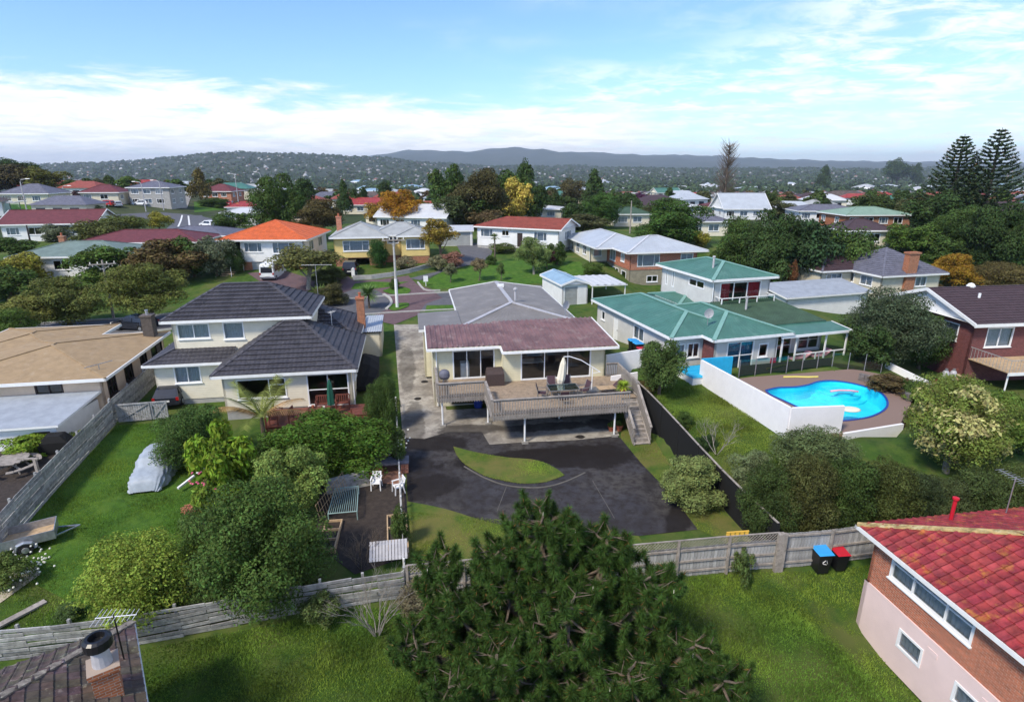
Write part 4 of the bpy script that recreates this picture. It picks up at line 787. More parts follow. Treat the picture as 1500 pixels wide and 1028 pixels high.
# ================================================================== brown-tiled house, lower left corner
H5 = thing('house', 'house corner with mossy brown tiled roof, white gutters and brick chimney', 'house', (-12.2, 15.7, 0), R(36))
_, H5F = roof(H5, -9, -9, 0, 0, 3.0, 24, 'brown_tile', cap='lichen_cap', capw=.24, fh=.16); block(H5, -8.5, -8.5, -.5, -.5, -1.5, 2.95, 'cream_stucco')
tile_cover(H5, H5F, 'brown_tile', .3, .3)
c5 = chimney(H5, -.75, -3.1, 2.5, 4.3, .62, .62, 'orange_brick', 0); MB().lathe([(.24, 0), (.2, .5), (.2, .55)], 14, (-.75, -3.1, 4.3)).build('chimney_flashing', 'flashing', c5); MB().lathe([(.26, .5), (.34, .56), (.34, .8), (.27, .86), (.2, .86), (.18, .7)], 16, (-.75, -3.1, 4.3)).build('chimney_cowl', 'black_plastic', c5)
p = H5.matrix_basis @ Vector((-.35, -1.9, 0)); antenna('tv_antenna', 'white television antenna over the brown tiled roof corner', (p.x, p.y, 3.3), 1.5, 8, 9, 1.1, 'plastic_white', 'black_plastic')
# ================================================================== green-roofed house with the pool
A6 = R(17)
H6 = thing('house', 'pale grey house with green steel roofs and a boxy upper storey', 'house', (11.6, 41.6, 0), A6)
def P6(x, y, z): return H6.matrix_basis @ Vector((x, y, z))
block(H6, .45, .45, 6, 13.6, 2.1, 5.05, 'grey_vboard', {'f': [(.35, 3.3, .7, 1.1, [1], 'c'), (1.3, 3.3, 1.0, 1.1, [1, 1], '')], 'l': [(1.0, 3.5, .7, .8, [1], ''), (3.4, 2.2, .95, 2.1, [1], 'd'), (7.2, 3.4, 1.7, 1.1, [1, 1], 'c')]})
block(H6, 3.1, -.95, 8.6, 8, 2.1, 5.02, 'grey_vboard', {'f': [(1.1, 2.5, 2.3, 2.15, [1, 1], 'Bm'), (3.9, 3.3, .8, 1.0, [1], '')], 'l': [(.3, 2.15, 1.0, 2.6, [1], 'v')]})
MB().box(3.02, -.9, 2.1, 3.09, .4, 5.0).build('brick_panel', 'dark_brick', H6)
block(H6, 8.62, .6, 14.3, 7, 2.1, 5.0, 'grey_vboard', {'f': [(.5, 2.4, 2.2, 2.1, [1, 1, 1], 'm'), (3.4, 3.0, 2.0, 1.5, [1, 1], 'm')]})
kw6 = dict(cap='green_ridge', capw=.3, style='rib', rib=.45, ribh=.012)
roof(H6, 0, 0, 6.6, 14, 5.1, 17, 'green_steel', **kw6); roof(H6, 2.6, -1.45, 9.6, 9, 5.12, 17, 'green_steel', **kw6); roof(H6, 6.5, 9.4, 17, 15, 5.06, 12, 'green_steel', **kw6)
slab_roof(H6, [(8.3, .75, 5.15), (14.7, .75, 5.15), (14.7, 7.0, 5.75), (8.0, 7.0, 5.75)], 'green_ribbed', 'rib', .12, rib=.22, ribh=.05, edge='green_steel')
slab_roof(H6, [(8.7, -1.3, 4.86), (15.2, -1.3, 4.86), (15.2, .8, 5.06), (8.7, .8, 5.06)], 'green_steel', th=.1)
MB().bar((8.6, -1.36, 4.78), (15.3, -1.36, 4.78), .1, .18).bar((15.26, -1.36, 4.8), (15.26, .8, 5.0), .08, .16).build('gutter', 'white_paint', H6)
for x in (8.9, 10.2, 13.0, 15.0): MB().box(x - .05, -1.2, 2.2, x + .05, -1.1, 4.75).build('veranda_post', 'white_paint', H6)
MB().bar((10.2, -1.15, 3.25), (15.0, -1.15, 3.25), .07, .08).build('veranda_rail', 'white_paint', H6)
for x in (11.2, 12.2, 14.0): MB().box(x - .04, -1.19, 2.3, x + .04, -1.11, 3.22).build('baluster', 'white_paint', H6)
# upper storey
block(H6, 8.35, 7.15, 14.2, 15.7, 5.05, 7.72, 'grey_vboard', {'f': [(.7, 5.25, 4.2, 2.1, [1, 1, 1], 'Rh')], 'l': [(4.8, 6.6, 2.4, .62, [1, 1], 's'), (.8, 5.9, .3, 1.7, [1], 's'), (2.0, 5.9, .3, 1.7, [1], 's')]}, floor=False)
roof(H6, 7.9, 6.7, 14.7, 16.2, 7.75, 16, 'green_steel', **kw6)
MB().box(8.5, 6.1, 5.1, 14.1, 7.12, 5.22).build('balcony_slab', 'white_paint', H6)
for x in (8.6, 10.4, 12.2, 14.0): MB().box(x - .04, 6.12, 5.22, x + .04, 6.2, 6.2).build('balcony_post', 'white_paint', H6)
MB().bar((8.56, 6.16, 6.2), (14.04, 6.16, 6.2), .08, .06).bar((8.6, 6.16, 6.2), (8.6, 7.1, 6.2), .06, .06).bar((14.0, 6.16, 6.2), (14.0, 7.1, 6.2), .06, .06).bar((8.56, 6.16, 5.35), (14.04, 6.16, 5.35), .05, .05).build('balcony_rail', 'white_paint', H6)
for x0, x1 in ((8.64, 10.36), (10.44, 12.16), (12.24, 13.96)): MB().poly([(x0, 6.16, 5.38), (x1, 6.16, 5.38), (x1, 6.16, 6.16), (x0, 6.16, 6.16)]).build('balcony_pane', 'fence_glass', H6)
for x, y, z, h in ((9.8, 9.5, 8.3, .9), (9.9, 4.6, 5.4, 1.1)): MB().tube([(x, y, z - .4), (x, y, z + h)], .09, 8).lathe([(.09, 0), (.15, .05), (.13, .16), (.02, .18)], 10, (x, y, z + h)).build('flue', 'flashing', H6)
dish(H6, 3.6, .9, 5.7, -100); downpipe(H6, 8.3, 7.1, 5.2, 7.7); downpipe(H6, 8.65, -.9, 2.2, 5)
# garage and carport behind
p = at(834, 448); G6 = thing('garage', 'white garage with pale blue roof and dark door behind the grey-roofed house', 'garage', (p.x - .8, p.y, 0), A6); gz = p.z
wall(G6, (0, 0), (3.0, 0), gz - .4, gz + 2.3, [(.3, gz, 1.5, 2.05, [1], 'g')], 'white_board'); wall(G6, (3.0, 0), (3.0, 6.5), gz - .4, gz + 2.3, [], 'white_board'); wall(G6, (0, 6.5), (0, 0), gz - .4, gz + 2.3, [], 'white_board')
roof(G6, -.2, -.2, 3.2, 6.8, gz + 2.35, 18, 'blue_steel', kind='gable', axis='y', gable_wall='white_board', gin=.2, style='rib', rib=.3, ribh=.02)
CP = thing('carport', 'white flat carport between blue-roofed garage and green house', 'carport', (p.x - .8, p.y, 0), A6); slab_roof(CP, [(3.25, -.6, gz + 2.2), (7.6, -.6, gz + 2.1), (7.6, 4.6, gz + 2.3), (3.25, 4.6, gz + 2.4)], 'white_steel', 'rib', .12, rib=.9, ribh=.05)
for x, y in ((3.4, -.4), (7.4, -.4), (7.4, 4.4)): MB().box(x - .05, y - .05, gz - .3, x + .05, y + .05, gz + 2.1).build('post', 'white_paint', CP)
# pool terrace
ZP = 2.5
def pz(u, v, z=ZP): return atz(u, v, z)
pool = curve([pz(*q) for q in ((1122, 572), (1140, 568), (1165, 567), (1184, 564), (1200, 559), (1222, 558), (1250, 562), (1275, 569), (1293, 578), (1300, 590), (1296, 600), (1280, 609), (1258, 614), (1225, 616), (1190, 606), (1150, 588), (1128, 578), (1122, 572))], 4)[:-1]
deck_o = [pz(*q) for q in ((1040, 560), (1100, 552), (1180, 546), (1250, 540), (1310, 552), (1335, 590), (1318, 622), (1236, 636), (1168, 636), (1100, 602))]
def inside(x, y, poly):
    c = False
    for k in range(len(poly)):
        a, b = poly[k], poly[(k + 1) % len(poly)]
        if (a[1] > y) != (b[1] > y) and x < (b[0] - a[0]) * (y - a[1]) / (b[1] - a[1]) + a[0]: c = not c
    return c
for v in GROUND.data.vertices:             # the pool is dug into the ground
    if 8 < v.co.x < 32 and 25 < v.co.y < 46 and inside(v.co.x, v.co.y, deck_o): v.co.z = min(v.co.z, ZP - .3) - (1.6 if any((v.co.xy - q).length < 1.45 for q in pool) or inside(v.co.x, v.co.y, pool) else 0)
bm = bmesh.new(); ov = [bm.verts.new((q.x, q.y, ZP)) for q in deck_o]; pv = [bm.verts.new((q.x, q.y, ZP)) for q in pool]
ed = [bm.edges.new((ov[k], ov[(k + 1) % len(ov)])) for k in range(len(ov))] + [bm.edges.new((pv[k], pv[(k + 1) % len(pv)])) for k in range(len(pv))]
bmesh.ops.triangle_fill(bm, use_beauty=True, edges=ed); me = bpy.data.meshes.new('pool_terrace'); bmesh.ops.recalc_face_normals(bm, faces=bm.faces[:])
for f in bm.faces:
    if f.normal.z < 0: f.normal_flip()
ret = bmesh.ops.extrude_edge_only(bm, edges=[e for e in bm.edges if len(e.link_faces) == 1 and e.verts[0] in ov and e.verts[1] in ov])
for v in ret['geom']:
    if isinstance(v, bmesh.types.BMVert): v.co.z -= 1.4
bm.to_mesh(me); bm.free(); me.materials.append(MATS['brick_paver']); link('pool_terrace', me, kind='structure')
PO = thing('swimming_pool', 'bright blue kidney-shaped swimming pool behind white wall', 'pool', (0, 0, 0)); b = MB(); n = len(pool); cxp = sum((q for q in pool), Vector((0, 0))) / n
for k in range(n):
    p, q = pool[k], pool[(k + 1) % n]; b.poly([(q.x, q.y, ZP - .002), (p.x, p.y, ZP - .002), (p.x, p.y, ZP - 1.0), (q.x, q.y, ZP - 1.0)])
b.poly([(q.x, q.y, ZP - 1.0) for q in pool]); b.build('basin', 'pool_paint', PO)
b = MB()
for k in range(n): p, q = pool[k], pool[(k + 1) % n]; b.bar((p.x, p.y, ZP + .03), (q.x, q.y, ZP + .03), .12, .05)
b.build('coping', 'blue_tile', PO)
m = glass_mat('pool_water', (.9, 1.0, 1.0), .01, .1); t_ = m.node_tree; nz = N(t_, 'ShaderNodeTexNoise', i={'Scale': 2.2, 'Detail': 4, 'Distortion': .8}); tcn = N(t_, 'ShaderNodeTexCoord'); L(t_, tcn.outputs['Object'], nz.inputs['Vector']); bp = N(t_, 'ShaderNodeBump', i={'Strength': .25, 'Distance': .05}); L(t_, nz.outputs[0], bp.inputs['Height'])
for nd in t_.nodes:
    if nd.type in ('BSDF_GLOSSY', 'LAYER_WEIGHT'): L(t_, bp.outputs[0], nd.inputs['Normal'])
MB().poly([(q.x, q.y, ZP - .16) for q in pool]).build('water', 'pool_water', PO)
b = MB()
for r_, z in ((1.9, .95), (1.5, .7), (1.1, .45)): c_ = pz(1222, 557); b.lathe([(r_, -1.0), (r_, -z + .1), (0.01, -z + .1)], 20, (c_.x, c_.y - .5, ZP))
b.build('pool_steps', 'pool_paint', PO)
def float_ring(label, u, v, m_, kind):
    c_ = pz(u, v, ZP - .12)
    if kind == 'noodle': o = MB().tube([(-.9, 0, 0), (-.3, .12, .02), (.4, .1, .02), (.95, -.08, 0)], .07, 8).build('pool_noodle', m_, loc=c_, smooth=True)
    else: o = MB().lathe([(.05, .02), (.55, .02), (.62, .1), (.5, .2), (.3, .24), (.02, .2)], 18).build('pool_float', m_, loc=c_, smooth=True); o.scale = (1, .7, .7)
    tag(o, label, 'pool float')
float_ring('pink foam noodle floating at the pool steps', 1236, 573, 'pink_foam', 'noodle'); float_ring('cream inflatable float at the near side of the pool', 1246, 601, 'canvas_cream', 'disc')
o = MB().tube([(-1.2, 0, .05), (-.3, .05, .05), (.6, -.02, .05), (1.3, .05, .05)], .06, 8).build('pool_noodle', 'yellow_foam', loc=pz(1172, 553)); tag(o, 'yellow foam noodle lying on the pool terrace', 'pool float')
# white screen wall round the pool
WL = thing('screen_wall', 'white rendered screen wall stepping down beside the pool', 'wall', (0, 0, 0))
def wall_seg(a, c, h0, h1, m_='pool_wall_white', th=.16, m2='pool_wall_white'):
    a = Vector(a); c = Vector(c); d = (c - a).normalized(); n_ = Vector((d.y, -d.x)) * th / 2; za, zc = ground(a.x, a.y) - .5, ground(c.x, c.y) - .5
    P = [(a + n_, za), (c + n_, zc), (c - n_, zc), (a - n_, za), (a + n_, h0), (c + n_, h1), (c - n_, h1), (a - n_, h0)]
    b = MB().hexa([(q.x, q.y, z) for q, z in P]); b.m[-2] = 1; b.build('wall_panel', [m_, m2], WL)
wa = atz(1028, 527, 4.15); wb = atz(1159, 597, 4.15); wc = atz(1237, 594, 4.15); wn = 5
for k in range(wn):
    a_ = wa.lerp(wb, k / wn); c_ = wa.lerp(wb, (k + 1) / wn); wall_seg((a_.x, a_.y), (c_.x, c_.y), 4.15 - .0 * k, 4.15 - .0 * k, m2='cyan_cover' if k < 2 else 'pool_wall_white')
for k in range(3): a_ = wb.lerp(wc, k / 3); c_ = wb.lerp(wc, (k + 1) / 3); wall_seg((a_.x, a_.y), (c_.x, c_.y), 4.15, 4.15)
wd = atz(1073, 524, 4.1); wall_seg((wa.x + .05, wa.y + .1), (wd.x, wd.y), 4.2, 4.2, m_='cyan_cover')
LW = thing('garden_wall', 'low white wall running from house step towards the green house', 'wall', (0, 0, 0)); WL = LW
wall_seg(atz(888, 520, 3.9).xy, atz(968, 507, 4.1).xy, 3.9, 4.1); wall_seg(atz(895, 551, 3.0).xy, atz(934, 545, 3.2).xy, 3.0, 3.2)
KT = thing('pool_edge_wall', 'low white block edging in front of the pool terrace', 'wall', (0, 0, 0)); WL = KT; wall_seg(pz(1236, 637).xy, pz(1322, 623).xy, 2.62, 2.62)
# glass pool fence with green shade cloth, spa, loungers
GF = thing('glass_fence', 'glass pool fence backed with green shade cloth by the veranda', 'fence', (0, 0, 0)); fp = [pz(1082, 552), pz(1140, 547), pz(1198, 541), pz(1218, 539)]; fp = [fp[0].lerp(fp[3], k / 6) for k in range(7)]
for k, q in enumerate(fp):
    MB().tube([(q.x, q.y, ZP - .05), (q.x, q.y, ZP + 1.3)], .035, 6).build('fence_post', 'galv', GF)
    if k: r_ = fp[k - 1]; MB().poly([(r_.x, r_.y, ZP + .1), (q.x, q.y, ZP + .1), (q.x, q.y, ZP + 1.25), (r_.x, r_.y, ZP + 1.25)]).build('pane', 'fence_glass', GF); MB().poly([(r_.x - .02, r_.y + .12, ZP + .02), (q.x - .02, q.y + .12, ZP + .02), (q.x - .02, q.y + .12, ZP + .8), (r_.x - .02, r_.y + .12, ZP + .8)]).build('shade_cloth', 'green_shade', GF)
q = pz(1218, 539); r_ = pz(1290, 545)
for k in range(1, 4):
    s_ = q.lerp(r_, k / 3); s0 = q.lerp(r_, (k - 1) / 3); MB().tube([(s_.x, s_.y, ZP - .05), (s_.x, s_.y, ZP + 1.3)], .03, 6).build('fence_post', 'galv', GF); MB().poly([(s0.x, s0.y, ZP + .1), (s_.x, s_.y, ZP + .1), (s_.x, s_.y, ZP + 1.2), (s0.x, s0.y, ZP + 1.2)]).build('pane', 'fence_glass', GF)
p = P6(1.3, -1.9, 0); t = thing('spa_pool', 'square white spa pool with bright blue cover beside the green house', 'spa pool', (p.x, p.y, 2.0), A6)
MB().hexa([(-1.15, -1, 0), (1.15, -1, 0), (1.15, 1, 0), (-1.15, 1, 0), (-1.2, -1.05, 1.0), (1.2, -1.05, 1.0), (1.2, 1.05, 1.0), (-1.2, 1.05, 1.0)]).build('cabinet', 'plastic_white', t); MB().hexa([(-1.25, -1.1, 1.0), (1.25, -1.1, 1.0), (1.25, 1.1, 1.0), (-1.25, 1.1, 1.0), (-1.2, -1.05, 1.12), (1.2, -1.05, 1.12), (1.2, 1.05, 1.12), (-1.2, 1.05, 1.12)]).box(-1.18, -.03, 1.12, 1.18, .03, 1.15).build('cover', 'cyan_cover', t)
def pool_lounger(label, x, y, m_, rz=0):
    t = thing('pool_lounger', label, 'lounger', P6(x, y, 2.4), A6 + R(rz)); MB().box(-.9, -.3, .32, .4, .3, .38).build('seat', m_, t); MB().hexa([(.4, -.3, .32), (.95, -.3, .75), (.95, .3, .75), (.4, .3, .32), (.37, -.3, .38), (.92, -.3, .81), (.92, .3, .81), (.37, .3, .38)]).build('backrest', m_, t)
    for sx in (-.8, .5):
        for sy in (-.26, .26): MB().tube([(sx, sy, 0), (sx, sy, .32)], .025, 5).build('leg', 'plastic_white', t)
pool_lounger('pink towel-covered lounger under the green veranda', 11.2, -.6, 'pink_foam'); pool_lounger('second pink lounger further right under the green veranda', 13.2, -.5, 'pink_foam')
t = thing('folding_chair', 'dark red folding chair against the pale grey wall', 'chair', P6(8.0, -1.7, 2.35), A6); MB().box(-.25, -.25, .42, .25, .25, .46).build('seat', 'red_plastic', t); MB().box(-.25, .22, .5, .25, .26, .95).build('backrest', 'red_plastic', t)
for sx in (-.25, .25):
    for sy in (-.24, .24): MB().tube([(sx, sy, 0), (sx, -sy * .3, .6)], .02, 5).build('leg', 'steel_dull', t)
def wheelie_bin(label, p, rz, lid, s=1., group='wheelie bins', body='black_plastic', mark=True):
    t = thing('wheelie_bin', label, 'bin', p, rz, group); w0, w1, d0, d1, h = .22 * s, .29 * s, .24 * s, .34 * s, .95 * s
    MB().hexa([(-w0, -d0, .03), (w0, -d0, .03), (w0, d0, .03), (-w0, d0, .03), (-w1, -d1, h), (w1, -d1, h), (w1, d1, h), (-w1, d1, h)]).box(-w1 - .02, -d1 - .02, h - .06, w1 + .02, d1 + .02, h).build('bin_body', body, t)
    MB().hexa([(-w1 - .03, -d1 - .04, h), (w1 + .03, -d1 - .04, h), (w1 + .03, d1 + .06, h + .02), (-w1 - .03, d1 + .06, h + .02), (-w1 + .02, -d1 + .02, h + .06 * s), (w1 - .02, -d1 + .02, h + .06 * s), (w1 - .02, d1, h + .12 * s), (-w1 + .02, d1, h + .12 * s)]).build('lid', lid, t)
    for sx in (-w0, w0): MB().tube([(sx - .03, d0 + .04, .11), (sx + .03, d0 + .04, .11)], .11, 12).build('wheel', 'rubber', t)
    MB().tube([(-w1 + .05, d1 + .09, h - .03), (w1 - .05, d1 + .09, h - .03)], .018, 6).build('handle', body, t)
    if mark:
        zf = h * .62; yf = -d0 - (d1 - d0) * .62 - .004; b = MB()
        for k in range(3): a = R(90 + 120 * k); a2 = R(90 + 120 * k + 95); b.bar((.11 * s * math.cos(a), yf, zf + .11 * s * math.sin(a)), (.11 * s * math.cos(a2), yf, zf + .11 * s * math.sin(a2)), .006, .05 * s, up=(0, 1, 0))
        b.build('recycling_mark', 'plastic_white', t)
    return t
for k, (x, y, lid, lb, s) in enumerate(((-.5, 4.6, 'sky_plastic', 'blue-lidded bin farthest along the green house wall', 1.), (-.55, 3.7, 'sky_plastic', 'blue-lidded bin in front of its twin beside the green house', 1.), (-.7, 2.9, 'red_plastic', 'red-lidded bin nearest the garden along the green house wall', .85))): q = P6(x, y, 0); wheelie_bin(lb, (q.x, q.y, ground(q.x, q.y)), A6 + R(90), lid, s, 'bins beside the green house', mark=False)
p = at(1199, 836); wheelie_bin('black wheelie bin with blue lid against the grey paling fence', p, R(5), 'sky_plastic', 1.08); p = at(1226, 833); wheelie_bin('black wheelie bin with red lid against the grey paling fence', p, R(5), 'red_plastic', .92, mark=False)
t = thing('upturned_dinghy', 'red upturned dinghy behind the green veranda roof', 'boat', P6(12.5, 10.2, 5.8), A6); b = MB(); rg = []
for x, w, h in ((-1.6, .05, .1), (-1.1, .5, .4), (0, .7, .55), (1.0, .55, .45), (1.5, .1, .15)): rg.append([(x, -w, 0), (x, -w * .75, h * .7), (x, 0, h), (x, w * .75, h * .7), (x, w, 0)])
for r0, r1 in zip(rg, rg[1:]):
    for q in range(4): b.poly([r0[q], r0[q + 1], r1[q + 1], r1[q]])
b.build('hull', 'red_plastic', t, smooth=True); MB().bar((-1.6, 0, .08), (1.5, 0, .56), .04, .04).build('keel', 'red_plastic', t)

# ================================================================== brick house at the right edge
H7 = thing('house', 'dark red brick house with plum tiled gable roof and balcony at the right edge', 'house', (35.9, 44.5, 0), R(7))
for a_, c_, ops in (((.5, .6), (22, .6), [(1.3, 3.3, 2.3, 1.55, [1, 1], 'c'), (5.5, 2.8, 3.4, 2.1, [1, 1], '')]), ((.5, 10), (.5, .6), [(6.6, 3.5, 1.5, 1.35, [1], 'c'), (.8, 3.7, 1.4, 1.2, [1, 1], 'c')])): wall(H7, a_, c_, -.6, 5.3, ops, 'dark_brick')
roof(H7, 0, 0, 23, 10.6, 5.35, 19, 'plum_tile', kind='gable', axis='x', style='tile', cap='plum_tile', gable_wall='white_board', gin=.35, fh=.26)
MB().tube([(3.4, 3.6, 5.9), (3.4, 3.6, 7.0)], .1, 8).box(3.1, 3.4, 6.4, 3.7, 3.8, 6.5).build('flue', 'white_paint', H7); MB().lathe([(.3, 0), (.35, .15), (.2, .35), (.02, .42)], 12, (4.2, 5.4, 7.1)).build('roof_vent', 'white_paint', H7)
BA = thing('balcony', 'balcony with pale timber floor and mesh railing on dark brick house', 'balcony', (35.9, 44.5, 0), R(7))
for k in range(14): MB().box(.6, -3.0 + k * .255, 2.35, 16, -2.76 + k * .255, 2.42).build('deck_board', 'pale_timber', BA)
MB().bar((.5, -3.05, 2.3), (16, -3.05, 2.3), .08, .22).build('beam', 'white_paint', BA)
for x in (.7, 4.6, 8.5, 12): MB().tube([(x, -2.9, -.5), (x, -2.9, 2.2)], .06, 8).build('post', 'white_paint', BA)
b = MB()
for k in range(60): x = .6 + k * .26; b.box(x - .008, -3.02, 2.42, x + .008, -3.0, 3.35)
for k in range(13): y = -3 + k * .28; b.box(.58, y - .008, 2.42, .6, y + .008, 3.35)
b.bar((.55, -3.01, 3.37), (16, -3.01, 3.37), .05, .04).bar((.59, -3, 3.37), (.59, .5, 3.37), .05, .04); b.build('railing', 'grey_steel', BA)
ST = thing('timber_stair', 'brown timber garden stair beside the dark brick house', 'stairs', (35.0, 43.0, 0), R(7))
for k in range(9): MB().box(-3.6 + k * .35, -.6, .3 + k * .17, -3.2 + k * .35, .6, .36 + k * .17).build('tread', 'pale_timber', ST)
for y in (-.62, .62): MB().bar((-3.7, y, .3), (-.3, y, 2.0), .06, .28).build('stringer', 'red_timber', ST)
RW = thing('stair_wall', 'sloping white wall beside the brown garden stair', 'wall', (0, 0, 0)); WL = RW
a_ = atz(1273, 517, 3.2); c_ = atz(1368, 562, 2.0); wall_seg(a_.xy, c_.xy, 3.2, 2.0)
for k, u in enumerate((1381, 1392)):
    p = at(u, 566); t = thing('gas_cylinder', ('left', 'right')[k] + ' of two grey gas cylinders by the brown stair', 'gas cylinder', p, 0, 'gas cylinders'); MB().lathe([(.2, 0), (.24, .08), (.24, 1.1), (.16, 1.28), (.06, 1.32)], 14).build('cylinder_body', 'flashing', t, smooth=True); MB().lathe([(.1, 1.3), (.1, 1.45), (.03, 1.45)], 10).build('valve_guard', 'galv', t)
# stone edging of the pool bank
SWL = thing('stone_wall', 'curved dark stone retaining wall behind the pool', 'wall', (0, 0, 0)); cvp = curve([pz(1258, 556), pz(1285, 563), pz(1312, 572), pz(1332, 588)], 4)
for row in range(2):
    for k, (p, q) in enumerate(zip(cvp, cvp[1:])):
        for j in range(2):
            a_ = p.lerp(q, j / 2 + .02); c_ = p.lerp(q, (j + 1) / 2 - .02); MB().bar((a_.x, a_.y, ZP + .13 + row * .24), (c_.x, c_.y, ZP + .13 + row * .24), .3 + rnd.uniform(-.04, .04), .225).build('stone', 'stone_wall', SWL)
# ================================================================== houses across the street
# yellow house
H8 = thing('house', 'yellow weatherboard house with grey hip roof and open brick garage', 'house', (-24.4, 80.0, 0), A0)
block(H8, .5, .6, 7.2, 9, 5.2, 7.95, 'yellow_board', {'f': [(1.2, 6.1, 3.4, 1.35, [1, 2, 1], 'cM t'.replace(' ', ''))], 'l': [(3, 6.2, 1.5, 1.2, [1, 1], 'c')]}); block(H8, 7.22, 2.2, 9.3, 9, 5.2, 7.93, 'yellow_board', {'f': [(.3, 6.9, 1.5, .8, [1, 1], 'm')]}); block(H8, 9.32, .9, 13.3, 9, 5.2, 7.96, 'yellow_board', {'f': [(.8, 6.2, 2.5, 1.3, [1, 2, 1], 'cM')], 'r': [(3, 6.2, 1.5, 1.2, [1, 1], 'c')]})
wall(H8, (.55, .65), (7.15, .65), 2.8, 5.2, [(1.6, 3.2, 2.9, 1.9, [1], 'v')], 'orange_brick'); wall(H8, (.55, 9), (.55, .65), 2.8, 5.2, [], 'orange_brick'); wall(H8, (7.15, .65), (7.15, 9), 2.8, 5.2, [], 'orange_brick'); wall(H8, (9.35, .95), (13.25, .95), 3.2, 5.2, [], 'orange_brick'); wall(H8, (13.25, .95), (13.25, 9), 3.2, 5.2, [], 'orange_brick'); wall(H8, (7.2, 2.25), (9.3, 2.25), 3.2, 5.2, [], 'orange_brick')
roof(H8, 0, 0, 7.8, 9.5, 8.0, 22, 'grey_steel', axis='y', fascia='white_paint'); roof(H8, 5, 1.7, 13.8, 9.6, 8.02, 20, 'grey_steel'); roof(H8, 8.8, .3, 13.9, 7, 8.04, 20, 'grey_steel', axis='y', ends=('hip', 'hip')); chimney(H8, .6, 7.8, 4.5, 10.2, .7, .6, 'red_brick', 1)
# orange-roofed house
H9 = thing('house', 'white two-storey house with bright orange tiled hip roof', 'house', (-38.9, 78.6, 0), R(2))
block(H9, 2.9, .6, 11.2, 12, 4.9, 7.75, 'white_board', {'f': [(.5, 6.2, 2.3, 1.2, [1, 2, 1], 'c'), (4.2, 6.0, 2.9, 1.45, [1, 2, 1], 'cM')], 'r': [(2.5, 6.0, 2, 1.3, [1, 1], 'c'), (7, 6.0, 2, 1.3, [1, 1], 'c')]}); block(H9, .6, 3.0, 2.88, 12, 3.6, 7.7, 'white_board', {'f': [(.6, 6.1, 1.2, 1.2, [1], '')]})
wall(H9, (3.0, .7), (11.1, .7), 2.4, 4.9, [(1.1, 3.0, 2.4, 1.85, [1], 'g'), (4.2, 3.0, 2.4, 1.85, [1], 'v')], 'orange_brick'); wall(H9, (11.1, .7), (11.1, 12), 2.4, 4.9, [], 'orange_brick'); wall(H9, (3.0, 12), (3.0, .7), 2.4, 4.9, [], 'orange_brick')
roof(H9, 0, 0, 11.9, 12.4, 7.85, 19, 'orange_tile', style='tile', cap='orange_tile', course=.4, axis='y', ends=('hip', 'hip')); downpipe(H9, 3.0, .5, 3, 7.7)
MB().bar((1.2, 1.0, 4.9), (2.4, -2.2, 3.2), .06, .06).bar((1.2, 1.0, 5.6), (2.4, -2.2, 4.1), .06, .06).build('stair_rail', 'white_paint', H9)
for k in range(7): MB().box(.7, .8 - k * .4, 4.5 - k * .2, 2.3, 1.2 - k * .4, 4.6 - k * .2).build('stair_tread', 'pale_timber', H9)
# terracotta gable house
p = atz(693, 331, 8.2); H10 = thing('house', 'white weatherboard house with long terracotta gable roof', 'house', (p.x, p.y, 0), R(-26))
block(H10, .4, .5, 14.2, 7.5, 5.2, 8.1, 'white_board', {'f': [(.7, 6.6, 2.1, 1.2, [1, 2, 1], 'c'), (4.4, 6.9, 1.2, .8, [1, 1], ''), (7.0, 5.3, .9, 2.1, [1], 'dD'), (9.8, 6.4, 2.1, 1.3, [1, 2, 1], 'c')], 'r': [(2.5, 6.4, 2.6, 1.3, [1, 2, 1], 'c')]}, base=(4, 'grey_block'))
roof(H10, 0, 0, 14.8, 8, 8.2, 18, 'terracotta', axis='x', ends=('hip', 'gable'), style='tile', gable_wall='white_board', cap='terracotta')
GA = thing('garage', 'white flat-roofed garage with brown door left of terracotta-roofed house', 'garage', (p.x - 5.6, p.y + 1.5, 0), R(4)); wall(GA, (0, 0), (5.4, 0), 4.5, 7.3, [(.4, 4.9, 4.6, 2.2, [1], 'g')], 'white_board'); wall(GA, (5.4, 0), (5.4, 6), 4.5, 7.3, [], 'white_board'); wall(GA, (0, 6), (0, 0), 4.5, 7.3, [], 'white_board'); slab_roof(GA, [(-.3, -.3, 7.35), (5.6, -.3, 7.35), (5.6, 6.2, 7.6), (-.3, 6.2, 7.6)], 'white_steel', th=.2)
# long silver-roofed brick and cream house
H11 = thing('house', 'long brick and cream house with silver steel hip roof on sloping ground', 'house', (14.6, 75.2, 0), R(12))
block(H11, .7, .7, 10, 9, 4.3, 6.6, {'*': 'red_brick'}, {'f': [(1.0, 4.75, 3.0, 1.5, [1, 2.2, 1], 'cs'), (7.0, 5.0, 1.7, 1.2, [1, 1], 'c')], 'l': [(1.2, 4.75, 2.0, 1.5, [1, 1], 'c'), (5.2, 5.1, 1.2, 1.0, [1, 1], 'c')]}); wall(H11, (.75, .75), (9.95, .75), 1.0, 4.3, [(2.4, 2.7, 1.5, .8, [1, 1], '')], 'olive_block'); wall(H11, (.75, 9), (.75, .75), 1.0, 4.3, [(2.2, 1.9, 2.2, 2.0, [1, 1], ''), (5.4, 1.9, 1.6, 2.0, [1], '')], 'olive_block'); wall(H11, (9.95, .75), (9.95, 9), 1.0, 4.3, [], 'olive_block')
